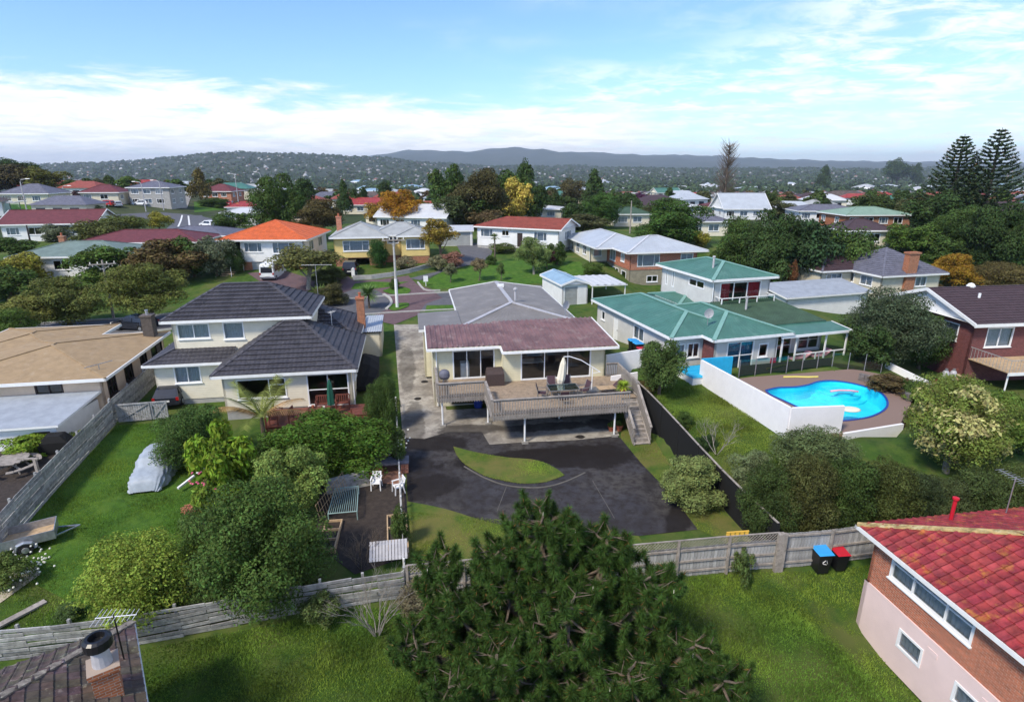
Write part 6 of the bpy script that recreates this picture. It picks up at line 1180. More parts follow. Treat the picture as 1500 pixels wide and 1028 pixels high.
# box trailer
p = at(52, 806); TR = thing('box_trailer', 'small galvanised box trailer with timber floor beside the board fence', 'trailer', p + Vector((-.5, .3, 0)), R(-58))
MB().box(-.65, -1.1, .42, .65, 1.1, .47).build('floor', 'pale_timber', TR)
for x0, y0, x1, y1 in ((-.68, -1.12, -.65, 1.12), (.65, -1.12, .68, 1.12), (-.65, -1.12, .65, -1.09), (-.65, 1.09, .65, 1.12)): MB().box(x0, y0, .4, x1, y1, .85).build('side_panel', 'galv', TR)
for sx in (-1, 1):
    wh = MB().tube([(sx * .72, 0, .28), (sx * .88, 0, .28)], .28, 16).build('wheel', 'rubber', TR); MB().lathe([(.15, 0), (.14, .02), (.03, .03)], 12).build('rim', 'galv', wh).matrix_basis = Matrix.Translation((sx * .882, 0, .28)) @ Matrix.Rotation(R(90) * sx, 4, 'Y'); MB().tube([(sx * .8, -.38, .3), (sx * .8, -.26, .56), (sx * .8, 0, .64), (sx * .8, .26, .56), (sx * .8, .38, .3)], .09, 6).build('mudguard', 'galv', TR); MB().box(sx * .56 - .08, -1.16, .5, sx * .56 + .08, -1.125, .6).build('tail_light', 'red_lamp', TR)
MB().bar((-.4, 1.1, .4), (0, 2.0, .42), .05, .06).bar((.4, 1.1, .4), (0, 2.0, .42), .05, .06).build('drawbar', 'galv', TR)

# ================================================================== garden things, left
p = at(20, 690); T1 = thing('picnic_table', 'round weathered picnic table with curved benches at the left edge', 'table', p, R(15)); b = MB()
for k in range(8): y = -.8 + k * .205; w_ = math.sqrt(max(.05, .86 ** 2 - (y + .1) ** 2)); MB().box(-w_, y, .72, w_, y + .19, .76).build('plank', 'weathered', T1)
for k in range(4):
    a0 = R(90 * k + 12); P_ = [(1.25 * math.cos(a0 + R(q)), 1.25 * math.sin(a0 + R(q)), .44) for q in (0, 16, 33, 50, 66)]; b = MB()
    for q0, q1 in zip(P_, P_[1:]): b.bar(q0, q1, .26, .04)
    b.build('seat', 'weathered', T1); a1 = a0 + R(33); MB().bar((.0, 0, .4), (1.3 * math.cos(a1), 1.3 * math.sin(a1), .4), .06, .08).build('beam', 'weathered', T1); MB().bar((.45 * math.cos(a1), .45 * math.sin(a1), .72), (.8 * math.cos(a1), .8 * math.sin(a1), 0), .06, .08).build('leg', 'weathered', T1)
p = at(85, 662); T2 = thing('grill_cover', 'barbecue under a black cover beside the white annex', 'barbecue', p, R(12)); MB().hexa([(-.75, -.4, 0), (.75, -.4, 0), (.75, .4, 0), (-.75, .4, 0), (-.8, -.42, .75), (.8, -.42, .75), (.8, .42, .75), (-.8, .42, .75)]).hexa([(-.8, -.42, .75), (.8, -.42, .75), (.8, .42, .75), (-.8, .42, .75), (-.4, -.25, 1.12), (.4, -.25, 1.12), (.45, .35, 1.15), (-.45, .35, 1.15)]).build('cover', 'black_cloth', T2)
for s in (-.6, .6): MB().tube([(s - .05, 0, .09), (s + .05, 0, .09)], .09, 8).build('wheel', 'rubber', T2)
p = at(60, 708); o = MB().box(-.07, -.07, 0, .07, .07, 1.5).bar((-.9, 0, 1.5), (.2, 0, 1.5), .09, .09).build('trellis_post', 'weathered', loc=p); tag(o, 'weathered garden post with arm beside the picnic table', 'post')
# kitchen garden
def planter(label, u0, v0, u1, v1, w):
    a_, c_ = at(u0, v0), at(u1, v1); d = (c_ - a_); t = thing('planter_box', label, 'planter', a_, math.atan2(d.y, d.x) - R(90)); ln = d.xy.length
    for x in (-w / 2, w / 2): MB().box(x - .03, 0, 0, x + .03, ln, .32).build('side_board', 'pale_timber', t)
    for k in range(4): MB().box(-w / 2 + .03, k * (ln - .05) / 3, 0, w / 2 - .03, k * (ln - .05) / 3 + .05, .32).build('cross_board', 'pale_timber', t)
    MB().box(-w / 2 + .03, .05, .0, w / 2 - .03, ln - .05, .2).build('bed_soil', 'soil', t); return t
planter('raised timber planter with green plants beside the metal frame', 478, 812, 490, 766, .75); planter('long timber planter along the boundary of the kitchen garden', 584, 820, 581, 756, .9)
p = at(475, 768); t = thing('garden_trellis', 'yellowed bamboo trellis panel leaning along the planter', 'trellis', p, R(-7)); 
for k in range(14): MB().tube([(0, -.2 + k * .25, .05), (-.25, -.2 + k * .25, 1.2)], .012, 4).build('cane', 'pale_timber', t)
for z in (.3, .7, 1.1): MB().tube([(-.04 - z * .2, -.2, z), (-.04 - z * .2, 3.05, z)], .012, 4).build('cane', 'pale_timber', t)
p = at(482, 766); q = at(524, 762); r_ = at(526, 724); s_ = at(492, 728); GR = thing('metal_grid', 'pale green metal bar grid lying over the garden bed', 'frame', (0, 0, 0)); zz = lambda w: (w.x, w.y, w.z + .5)
for a_, c_ in ((p, q), (q, r_), (r_, s_), (s_, p)): MB().tube([zz(a_), zz(c_)], .028, 6).build('frame_tube', 'teal_frame', GR)
for k in range(1, 13): MB().tube([zz(p.lerp(q, k / 13)), zz(s_.lerp(r_, k / 13))], .016, 5).build('bar', 'teal_frame', GR)
for w_ in (p, q, r_, s_): MB().tube([(w_.x, w_.y, w_.z - .05), zz(w_)], .028, 6).build('leg', 'teal_frame', GR)
p = at(478, 722); q = at(540, 706); o = MB().bar((p.x, p.y, p.z + .35), (q.x, q.y, q.z + .35), .3, .7).build('sleeper_wall', 'grey_wood'); tag(o, 'low grey timber retaining wall behind the metal grid', 'wall')
def plastic_chair(label, p, rz):
    t = thing('plastic_chair', label, 'chair', p, rz, 'white plastic chairs'); m = 'plastic_white'; MB().hexa([(-.23, -.24, .4), (.23, -.24, .4), (.21, .2, .38), (-.21, .2, .38), (-.23, -.24, .44), (.23, -.24, .44), (.21, .2, .42), (-.21, .2, .42)]).build('seat', m, t)
    b = MB()
    for k in range(5): x = -.2 + k * .1; b.hexa([(x - .035, .2, .42), (x + .035, .2, .42), (x + .035, .23, .42), (x - .035, .23, .42), (x - .035, .32, .82), (x + .035, .32, .82), (x + .035, .35, .82), (x - .035, .35, .82)])
    b.bar((-.24, .335, .84), (.24, .335, .84), .05, .09); b.build('backrest', m, t)
    for sx in (-.25, .25):
        MB().bar((sx, -.26, 0), (sx * .95, -.22, .62), .05, .05).build('leg', m, t); MB().bar((sx, .28, 0), (sx * .9, .2, .42), .05, .05).build('leg', m, t); MB().bar((sx, -.26, .64), (sx, .28, .66), .07, .04).build('armrest', m, t)
plastic_chair('white plastic chair standing on the brick terrace', at(552, 716), R(2)); plastic_chair('white plastic chair half hidden by the boundary fence', at(584, 722), R(-60))
p = at(575, 690); BT = thing('brick_barbecue', 'low brick barbecue bench beside the white plastic chairs', 'barbecue', p, A0)
for x0, x1 in ((-.9, -.5), (.5, .9)): MB().box(x0, -.4, 0, x1, .4, .6).build('brick_pier', 'red_brick', BT)
MB().box(-.95, -.45, .6, .95, .45, .68).build('hot_plate', 'slate_tile', BT)
p = at(584, 680); o = MB().lathe([(.05, 0), (.16, .05), (.2, .3), (.18, .34)], 12).build('bucket', 'plastic_white', loc=p + Vector((0, 0, .7))); tag(o, 'white bucket on the brick barbecue bench', 'bucket')
p = at(572, 838); o = MB()
for k in range(12): o.box(-.8 + k * .135, -.02, .0, -.69 + k * .135, .02, .9)
o = o.bar((-.82, .03, .15), (.82, .03, .15), .03, .06).bar((-.82, .03, .75), (.82, .03, .75), .03, .06).build('slatted_screen', 'flashing', loc=p + Vector((0, -.2, .75))); o.rotation_euler = (R(-58), 0, A0); tag(o, 'white slatted panel leaning at the corner of the kitchen garden', 'panel')
p = at(265, 1026 - 2); 
o = MB().bar((-1.3, 0, 0), (1.3, 0, 0), .12, .1).build('white_post', 'white_paint', loc=at(290, 705) + Vector((0, 0, .45))); o.rotation_euler = (0, R(-8), R(72)); tag(o, 'white timber pole lying by the rose bed', 'pole')
p = at(30, 905); o = MB().bar((-.9, 0, .12), (.9, 0, .12), .3, .08).build('garden_plank', 'weathered', loc=p); o.rotation_euler.z = R(60); tag(o, 'weathered plank lying in the lower left garden', 'plank')
# ================================================================== vegetation
def leaf_quads(P, Nn, size, rs, asp=.55, fold=True):
    """one pointed leaf per row: centre P, facing Nn"""
    n = len(P); Nn = Nn / np.linalg.norm(Nn, axis=1, keepdims=True); r = rs.normal(size=(n, 3)); t = np.cross(Nn, r); t /= np.linalg.norm(t, axis=1, keepdims=True) + 1e-9; b = np.cross(Nn, t)
    s = size * rs.uniform(.6, 1.35, (n, 1)) if np.isscalar(size) else size[:, None]
    V = np.stack([P - t * s, P - b * s * asp + Nn * s * .12, P + t * s, P + b * s * asp + Nn * s * .12], 1).reshape(-1, 3); return V, np.arange(n * 4).reshape(n, 4)
def crown_mesh(name, seed, n, leaf, nl=14, shape='round', m='leaf', inner=.25, asp=.55):
    rs = np.random.RandomState(seed); C = []; 
    for k in range(nl):
        while True:
            c = rs.uniform(-1, 1, 3)
            if np.linalg.norm(c) < 1: break
        if shape == 'round': c *= .76; r = rs.uniform(.17, .4) * (1.15 - .35 * np.linalg.norm(c))
        elif shape == 'flat': c = np.array([c[0] * .72, c[1] * .72, c[2] * .3 + .25]); r = rs.uniform(.22, .4)
        elif shape == 'box': c = np.array([rs.uniform(-.8, .8), rs.uniform(-.75, .75), rs.uniform(-.6, .62)]); r = rs.uniform(.26, .36)
        elif shape == 'cone': h = rs.uniform(-.9, .9); w = (1 - (h + 1) / 2) * .62; a = rs.uniform(0, 6.28); c = np.array([w * math.cos(a), w * math.sin(a), h]); r = .2 + .25 * (1 - (h + 1) / 2)
        elif shape == 'loose': c *= .72; r = rs.uniform(.16, .34)
        C.append((*c, r))
    C = np.array(C); w = C[:, 3] ** 2; w /= w.sum(); i = rs.choice(nl, n, p=w); d = rs.normal(size=(n, 3)); d /= np.linalg.norm(d, axis=1, keepdims=True); flip = (d[:, 2] < -.25) & (rs.rand(n) < .6); d[flip, 2] *= -1
    rad = np.where(rs.rand(n) < inner, rs.uniform(.35, .95, n), rs.uniform(.86, 1.1, n)); bumps = 1 + .14 * np.sin(d[:, 0] * 7 + i) * np.sin(d[:, 1] * 6 + i * 2) + .1 * np.sin(d[:, 2] * 9 + i)
    P = C[i, :3] + d * (C[i, 3] * rad * bumps)[:, None]; P = (P - np.percentile(P, 50, axis=0) * .5) / np.percentile(np.abs(P), 98.5, axis=0); Nn = d + rs.normal(scale=.55, size=(n, 3)) + np.array([0, 0, .25]); V, Fq = leaf_quads(P, Nn, leaf, rs, asp)
    return np_mesh(name, V, Fq, m)
CR = {'near': [crown_mesh('crown', 10 + k, 28000, .034, 30) for k in range(3)], 'dense': [crown_mesh('crown', 20 + k, 44000, .0255, 46, 'round', inner=.12) for k in range(2)], 'box': [crown_mesh('crown', 30 + k, 34000, .033, 44, 'box', inner=.12) for k in range(2)],
      'mid': [crown_mesh('crown', 40 + k, 8500, .062, 26, 'round') for k in range(4)], 'loose': [crown_mesh('crown', 50 + k, 6500, .055, 26, 'loose') for k in range(3)], 'flat': [crown_mesh('crown', 60 + k, 8000, .055, 22, 'flat') for k in range(3)],
      'cone': [crown_mesh('crown', 70 + k, 5000, .07, 26, 'cone') for k in range(2)], 'far': [crown_mesh('crown', 80 + k, 1500, .13, 10) for k in range(4)], 'big': [crown_mesh('crown', 90 + k, 4500, .1, 16, asp=.4) for k in range(2)]}
def trunk_geo(h, hc, r, seed, rx, rz_, limbs=5, m='bark'):
    rs = random.Random(seed); b = MB(); top = Vector((rs.uniform(-.15, .15) * rx, rs.uniform(-.15, .15) * rx, hc)); mid = top * .5 + Vector((rs.uniform(-.08, .08) * rx, rs.uniform(-.08, .08) * rx, 0)); b.tube([(0, 0, -.3), (0, 0, .1), mid, top], [r * 1.5, r * 1.1, r * .85, r * .5], 8)
    for k in range(limbs):
        a = k * 6.28 / limbs + rs.uniform(-.5, .5); s = mid.lerp(top, rs.uniform(-.3, .8)); e = top + Vector((math.cos(a) * rx * .65, math.sin(a) * rx * .65, rz_ * rs.uniform(-.2, .7))); q = s.lerp(e, .5) + Vector((0, 0, -rz_ * .12)); b.tube([s, q, e], [r * .5, r * .33, r * .1], 6)
    return b
SEED = [100]
def plant(name, label, cat, p, rx, hz_, hc, col, kind='mid', var=None, ry=None, group=None, trunk=True, m='bark', r=None, rz=None, tilt=0.):
    """a tree or shrub: p base, rx crown radius, hz_ crown half height, hc height of the crown's centre above the base"""
    SEED[0] += 1; rs = random.Random(SEED[0]); lib = CR[kind]; t = thing(name, label, cat, p, 0, group)
    if trunk: trunk_geo(0, hc, r or max(.05, rx * .07), SEED[0], rx, hz_, m=m).build('trunk', m, t)
    o = link('crown' if cat == 'tree' else 'foliage', lib[var if var is not None else SEED[0] % len(lib)], t, loc=(0, 0, hc), rot=rz if rz is not None else (0 if kind == 'box' else rs.uniform(0, 6.28)), scale=(rx, ry or rx, hz_), color=col)
    return t
def tpx(name, label, cat, u, v, vt, wpx, col, kind='mid', clear=.25, group=None, ratio=1., **kw):
    """place by where it stands: foot seen at (u, v), top at row vt, crown width in picture pixels"""
    p = at(u, v); dp = depth(p); h = max(.4, top_z(p, vt) - p.z); rx = wpx / 2 * dp / F_PX; cl = clear * h; hz_ = (h - cl) / 2
    return plant(name, label, cat, p, rx, hz_, cl + hz_, col, kind, group=group, ry=rx * ratio, **kw)
G_DARK = (.04, .068, .02); G_MID = (.05, .085, .022); G_LITE = (.1, .145, .03); G_OLIVE = (.068, .086, .026); G_BRONZE = (.075, .06, .026); G_YEL = (.16, .16, .035); G_GREY = (.085, .1, .06); G_DEEP = (.03, .052, .018); ORANGE = (.22, .13, .028); BROWN = (.11, .06, .03)
T = lambda *a, **k: tpx('tree', a[0], 'tree', *a[1:], **k)
S = lambda *a, **k: tpx('shrub', a[0], 'shrub', *a[1:], trunk=k.pop('trunk', False), **k)
# left street trees
T('broad olive-brown tree with short trunk behind the brown-roofed house', 222, 474, 388, 100, (.085, .1, .03), 'near', .25); T('olive tree left of the timber power pole', 104, 480, 408, 92, (.08, .095, .03), 'near', .2); T('yellow-olive bushy tree at the far left of the street', 48, 492, 432, 84, (.105, .115, .035), 'near', .1)
T('rounded deep green tree at the left picture edge', 18, 512, 455, 64, G_MID, 'dense', .05); T('dark tree at left edge above the olive trees', 14, 440, 396, 72, G_DARK, 'mid', .1); T('yellow-green tree in front of the green-roofed house', 40, 418, 372, 66, G_YEL, 'mid', .1); T('bright green tree covering the corner of the green-roofed house', 168, 416, 360, 86, G_MID, 'mid', .1)
T('bronze-tipped dark tree left of the orange-roofed house', 250, 412, 352, 96, G_BRONZE, 'mid', .1); T('dark green tree next to the bronze-tipped tree', 285, 405, 350, 60, G_DARK, 'mid', .1); T('grey-green tree left of the orange-roofed house', 318, 404, 348, 50, G_GREY, 'mid', .1); S('round clipped dark shrub at the corner of the orange-roofed house', 345, 400, 360, 28, G_DARK, 'dense', 0)
T('dark tree at the left edge below the white gabled house', 22, 380, 347, 56, G_DARK, 'mid', .1); S('grey bush at the white gabled house', 84, 354, 330, 36, G_GREY, 'mid', 0); S('dark bush by the veranda of the white gabled house', 128, 352, 336, 26, G_DARK, 'mid', 0)
T('large brown-green tree at the left end of the skyline', 18, 290, 238, 76, (.05, .045, .022), 'flat', .1); T('flat-topped dark pine on the left skyline', 26, 286, 232, 60, G_DEEP, 'flat', .5); T('round brown-green tree standing on the hill lawn', 72, 290, 247, 52, (.075, .08, .024), 'mid', .3)
T('purple-brown cone-shaped bush beside the hill road', 117, 311, 281, 24, (.05, .03, .03), 'cone', 0); T('green tree by the hill road bend', 140, 318, 298, 42, G_MID, 'mid', .2); T('spreading olive tree below the hill road', 178, 352, 314, 72, G_OLIVE, 'flat', .15); T('olive tree beside the dark red roof', 150, 362, 325, 66, (.06, .07, .024), 'mid', .1); T('thin yellow-green tree right of the dark red roof', 235, 345, 310, 34, G_YEL, 'loose', .3)
T('brown-green conifer beside the hill drive', 296, 297, 248, 32, (.08, .07, .025), 'cone', .1); S('clipped dark hedge in front of the red brick hill house', 316, 304, 290, 36, G_DARK, 'box', 0); T('dark green tree in front of the white roof', 338, 342, 312, 50, G_DARK, 'mid', .1)
T('large dark rounded tree behind the orange roof', 407, 350, 257, 70, G_DARK, 'near', .1); T('bronze-green rounded tree behind the orange roof', 472, 352, 290, 66, (.06, .052, .022), 'near', .1); T('dark tree between the large dark tree and the bronze tree', 445, 330, 262, 40, G_DEEP, 'mid', .2); T('dark narrow conifer in front of the far town', 506, 316, 264, 22, G_DEEP, 'cone', .05)
T('dark tree left of the teal roof', 530, 312, 275, 26, G_DEEP, 'mid', .1); T('dark tree just behind the teal roof', 566, 300, 265, 26, G_DEEP, 'mid', .1); T('orange autumn tree behind the yellow house', 588, 335, 279, 62, ORANGE, 'near', .1); T('yellow autumn tree beside the orange one', 556, 330, 296, 36, (.2, .14, .035), 'mid', .1)
T('tall dark green tree left of the clump in the centre', 660, 330, 244, 50, G_DARK, 'mid', .1); T('broad brown-green tree in the centre clump', 700, 335, 249, 76, (.055, .052, .022), 'near', .1); T('grey-green tree at the foot of the centre clump', 668, 336, 286, 60, (.045, .06, .025), 'mid', .1); T('tall dark tree with ragged top in the centre clump', 765, 325, 235, 38, G_DEEP, 'loose', .05); T('dark tree behind the yellow-flowering tree', 745, 328, 252, 62, G_DARK, 'mid', .1); T('pale yellow flowering tree in the centre clump', 758, 330, 262, 42, (.3, .26, .07), 'mid', .2); T('dark tree at the right of the centre clump', 785, 330, 272, 34, G_DEEP, 'mid', .1)
T('small autumn-tinted tree right of the yellow house', 645, 386, 322, 52, (.15, .12, .03), 'loose', .4); T('dark tree with a thin spire behind the silver roof', 870, 318, 251, 36, G_DEEP, 'cone', .1); T('round mid-green tree behind the silver roof', 880, 335, 285, 54, (.035, .07, .02), 'near', .1); T('dark tree in front of the cream house with flat roof', 838, 335, 297, 34, G_DEEP, 'mid', .1); T('brown-green tree left of the spired tree', 836, 305, 264, 32, (.06, .055, .025), 'mid', .1)
T('large round green tree right of the silver roof', 984, 362, 294, 98, (.035, .068, .018), 'near', .08); T('purple-leaved tree below the green gable house', 932, 308, 283, 34, (.05, .02, .04), 'mid', .1); S('yellow-green shrub right of the silver-roofed house', 1022, 362, 338, 30, G_YEL, 'mid', 0)
for k, (u, v, vt, w, c, kd) in enumerate(((1075, 412, 322, 66, G_DARK, 'near'), (1120, 425, 312, 84, G_DEEP, 'near'), (1165, 430, 316, 90, (.024, .046, .02), 'flat'), (1218, 425, 328, 84, G_DARK, 'flat'), (1250, 420, 346, 66, (.035, .05, .022), 'mid'))): T(['leftmost dark tree of the mass behind the green house', 'tall dark tree behind the upper storey of the green house', 'layered dark conifer behind the green house', 'spreading grey-green conifer left of the broad chimney', 'ragged conifer beside the cream stucco house'][k], u, v, vt, w, c, kd, .08)
T('dead brown tree stump with shoots behind the green house', 1155, 440, 382, 16, BROWN, 'loose', .1); S('low shrubs before the cream stucco house', 1235, 424, 398, 84, (.05, .058, .026), 'mid', 0); S('shrub in front of the broad chimney', 1345, 428, 408, 52, G_BRONZE, 'mid', 0)
# right-hand mass
for k, (u, v, vt, w, c, kd) in enumerate(((1362, 345, 285, 70, G_DEEP, 'mid'), (1400, 372, 304, 70, G_DARK, 'near'), (1440, 395, 300, 84, G_DEEP, 'near'), (1490, 400, 310, 70, G_DARK, 'mid'), (1340, 372, 330, 60, G_MID, 'mid'), (1375, 385, 345, 50, G_DARK, 'mid'))): T(['dark tree left of the tall tiered pines', 'rounded dark tree below the tall tiered pines', 'broad dark tree at right below the pines', 'dark tree at the right picture edge', 'bright green tree above the autumn bush', 'dark tree behind the autumn bush'][k], u, v, vt, w, c, kd, .05)
T('mustard autumn bush behind the broad chimney', 1392, 424, 370, 66, (.17, .115, .025), 'near', .02); S('brown-green clipped hedge at the right edge', 1472, 432, 388, 96, (.08, .07, .028), 'dense', 0); T('yellowing tree below the low green-roofed house', 1318, 368, 330, 46, G_MID, 'mid', .1)
T('dark green tree with pale tips left of the brick house', 1302, 536, 428, 112, (.045, .062, .034), 'dense', .12); T('lower dark tree right of the pale-tipped tree', 1345, 540, 458, 62, G_DARK, 'near', .1); S('small dark shrub left of the pale-tipped tree', 1252, 500, 462, 40, G_DARK, 'mid', 0); S('dark shrub behind the glass fence end', 1275, 535, 480, 54, G_DEEP, 'mid', 0)
# front lawns across the street
T('gnarled olive tree in front of the orange-roofed house', 452, 424, 360, 92, (.085, .09, .032), 'flat', .35, m='pale_bark'); S('mounded grey shrub under the gnarled tree', 482, 416, 392, 46, (.07, .085, .03), 'near', 0); S('dark glossy bush with white flowers at the yellow house', 556, 392, 352, 26, (.025, .06, .018), 'dense', 0)
S('bare-stemmed grey shrub before the yellow house', 594, 394, 375, 32, (.13, .12, .07), 'loose', 0); S('round dark shrub behind the power pole', 578, 424, 408, 14, G_DARK, 'dense', 0); S('pale flowering shrub left of the front lawn', 640, 396, 374, 30, (.13, .13, .07), 'loose', 0); S('pinkish bare shrub beside the side drive', 664, 392, 368, 36, (.17, .1, .07), 'loose', 0)
T('slender young tree on the front lawn, left', 660, 414, 386, 20, (.1, .11, .06), 'loose', .35); T('slender young tree on the front lawn, middle', 702, 412, 378, 24, (.13, .11, .06), 'loose', .4); T('slender young tree on the front lawn, right', 734, 412, 384, 12, (.06, .09, .03), 'loose', .3); T('white-flowered tree on the front lawn', 782, 402, 348, 46, (.1, .14, .05), 'near', .25, m='pale_bark'); T('dark red leaved small tree on the front lawn', 801, 394, 368, 24, (.06, .022, .022), 'mid', .3); T('dark green shrub tree by the silver-roofed house wall', 816, 388, 355, 26, G_DARK, 'mid', .1); S('dark shrub on the far side of the front lawn', 720, 388, 374, 14, G_DARK, 'mid', 0)
S('garden bed shrubs before the terracotta-roofed house', 735, 370, 356, 40, (.06, .08, .025), 'loose', 0); S('green shrub at the silver house corner', 868, 404, 386, 28, G_MID, 'mid', 0)
# near gardens, left
S('long clipped glossy hedge in front of the red deck', 488, 694, 605, 172, (.045, .088, .018), 'box', 0, ratio=.42); S('rounded dark glossy bush behind the covered car', 288, 682, 598, 92, (.045, .08, .024), 'dense', .0); S('tall bright green leafy bush with yellow leaves', 335, 744, 618, 86, (.1, .16, .026), 'big', .0); S('pale green leafy bush in the left garden', 428, 744, 652, 108, (.12, .17, .05), 'near', 0); S('second bright shrub beside the tall leafy bush', 348, 740, 690, 60, (.11, .17, .03), 'big', 0)
S('large dark green camellia-like bush, lower left', 392, 882, 728, 168, (.046, .08, .022), 'dense', 0); S('yellow-green mounded bush above the rustic fence', 226, 902, 787, 142, (.135, .185, .04), 'dense', 0); S('dark shrub on the boundary beside the black boat', 562, 628, 556, 46, G_DARK, 'dense', 0); S('rose shrub with pale pink blooms along the boundary', 576, 684, 616, 40, (.06, .09, .03), 'loose', 0)
S('small dark clump between hedge and leafy bush', 400, 690, 640, 60, G_DARK, 'near', 0); S('low leafy plants in the boundary planter', 588, 800, 742, 28, (.05, .08, .025), 'loose', 0); S('daisy bush with white flowers beside the trailer', 18, 858, 812, 54, (.07, .1, .03), 'loose', 0); S('young grapevine leaves beside the picnic table', 42, 668, 638, 58, (.11, .17, .03), 'big', 0); S('green plants along the foot of the board fence', 120, 650, 630, 30, (.1, .14, .03), 'loose', 0)
S('small leafy clump below the yellow-green bush', 105, 905, 885, 34, (.05, .08, .03), 'loose', 0)
S('leafy bush left of the large camellia-like bush', 318, 836, 748, 84, (.05, .085, .026), 'dense', 0); S('low green bush between the yellow-green mound and the fence', 300, 896, 830, 70, (.05, .08, .026), 'near', 0); S('bright leafy shrub under the tall leafy bush', 312, 772, 706, 56, (.1, .15, .03), 'big', 0)
# near gardens, right
T('small dark-leaved tree beside the deck stairs', 965, 578, 497, 70, (.05, .08, .026), 'near', .15); S('pale variegated shrub on the grass strip by the black fence', 1008, 738, 668, 82, (.12, .15, .055), 'near', 0); S('small round dark shrub beyond the black fence', 1000, 628, 605, 24, G_DARK, 'near', 0); S('dark shrub at the foot of the bare tree', 1032, 662, 636, 30, (.03, .055, .02), 'near', 0); S('reddish low shrubs behind the deck stairs', 946, 580, 556, 36, (.09, .08, .03), 'loose', 0)
S('pale flowering shrub at the left end of the hedge row', 1100, 720, 662, 62, (.1, .125, .06), 'near', 0); S('grey-green rounded shrub below the pool wall', 1190, 694, 630, 110, (.07, .095, .04), 'dense', 0)
for k, (u, v, vt, w, c) in enumerate(((1118, 790, 690, 76, (.036, .056, .018)), (1170, 786, 668, 84, (.05, .056, .02)), (1226, 782, 672, 84, (.034, .056, .017)), (1280, 775, 676, 84, (.048, .062, .02)), (1328, 770, 690, 70, (.032, .046, .02)), (1378, 768, 706, 74, (.05, .066, .028)), (1428, 768, 690, 76, (.045, .066, .024)), (1478, 768, 682, 70, (.055, .075, .026)))): S(f'dark clipped hedge bush, number {("one","two","three","four","five","six","seven","eight")[k]} from the left along the paling fence', u, v, vt, w, c, 'dense', 0, group='hedge row behind the paling fence')
yb = T('yellow-flowering bushy tree right of the pool', 1385, 690, 562, 122, (.1, .135, .035), 'dense', .12, m='pale_bark'); yc = [c for c in yb.children if c.name.startswith('crown')][0]; link('flowers', CR['loose'][1], yb, loc=yc.location + Vector((-.3, -.25, .15)), rot=1., scale=tuple(q * .93 for q in yc.scale), color=(.24, .24, .1)); T('green tree behind the yellow-flowering bush', 1448, 676, 572, 84, (.075, .12, .03), 'near', .1); S('dark shrub at the right edge below the lawn', 1492, 660, 600, 40, G_DARK, 'mid', 0); S('brown and green planting bank behind the pool wall', 1300, 574, 548, 60, (.075, .06, .028), 'loose', 0); S('dark shrub on the pool bank', 1330, 582, 556, 34, G_DARK, 'mid', 0); S('low green shrub at the end of the pool bank', 1352, 590, 566, 50, (.09, .13, .03), 'near', 0)
# climbing roses on the paling fence and weeds
S('straggling yellow-flowered weeds along the paling fence', 1085, 836, 800, 100, (.06, .09, .03), 'loose', 0, ratio=.3); S('flax clump at the foot of the rustic fence', 470, 912, 872, 60, (.06, .085, .03), 'loose', 0); S('tangled dry undergrowth between the fences', 615, 890, 850, 70, (.11, .1, .06), 'loose', 0); S('green weeds under the big pine', 640, 925, 885, 60, (.05, .085, .025), 'loose', 0); S('dead pink-brown hydrangea patch', 300, 755, 728, 50, (.26, .12, .08), 'loose', 0)
# blooms
rs = np.random.RandomState(5)
def blooms(label, u, v, n, spread, m, hmin, hmax, s=.06):
    p = at(u, v); P = rs.normal(scale=spread, size=(n, 3)); P[:, 2] = rs.uniform(hmin, hmax, n); t = MB()
    for q in P: t.lathe([(.01, 0), (s, .03), (s * .7, .07), (.01, .08)], 6, (q[0], q[1], q[2]))
    o = t.build('flowers', m, loc=p, kind='stuff'); o['label'] = label; o['category'] = 'flowers'
blooms('pink roses beside the tall leafy bush', 298, 722, 26, .45, 'petal_pink', .2, 1.1, .07); blooms('pale roses on the boundary rose shrub', 580, 668, 26, .4, 'petal_white', .3, 1.5); blooms('white daisies beside the trailer', 22, 842, 120, .75, 'petal_white', .1, .6, .05)

# bare twiggy shrubs
def bare(label, p, h, spread, col, seed, n=9, m='bark', name='bare_tree', cat='tree', depth_=4):
    rs_ = random.Random(seed); t = thing(name, label, cat, p); b = MB()
    def grow(a, d, ln, r, k):
        e = a + d * ln; b.tube([a, a.lerp(e, .5) + Vector((rs_.uniform(-1, 1), rs_.uniform(-1, 1), 0)) * ln * .05, e], [r, r * .8, r * .6], 5 if k > 2 else 4, cap=False)
        if k == 0: return
        for _ in range(rs_.choice((2, 3, 3))): grow(a.lerp(e, rs_.uniform(.45, 1)), (d + Vector((rs_.uniform(-1, 1), rs_.uniform(-1, 1), rs_.uniform(-.1, .6))) * spread).normalized(), ln * rs_.uniform(.55, .8), r * .55, k - 1)
    for k in range(n): a = k * 6.28 / n + rs_.uniform(-.3, .3); grow(Vector((math.cos(a) * .06, math.sin(a) * .06, -.1)), Vector((math.cos(a) * spread * .8, math.sin(a) * spread * .8, 1)).normalized(), h * rs_.uniform(.3, .42), .02 * h / 2.5, depth_)
    b.build('branches', m, t); return t
p = at(1050, 664); bare('leafless small tree on the lawn beyond the black fence', p, 2.9, .75, None, 3, 4, 'pale_bark'); p = at(552, 930); bare('leafless straggling shrub in front of the rustic fence', p, 3.6, .6, None, 8, 8, 'pale_bark', 'bare_shrub', 'shrub'); p = at(530, 832); bare('leafless reddish shrub in the kitchen garden', p, 2.6, .6, None, 11, 6, 'bark', 'bare_shrub', 'shrub'); p = at(1160, 440); bare('bare pale tree rising behind the green house', p, 4.0, .5, None, 17, 4, 'pale_bark')
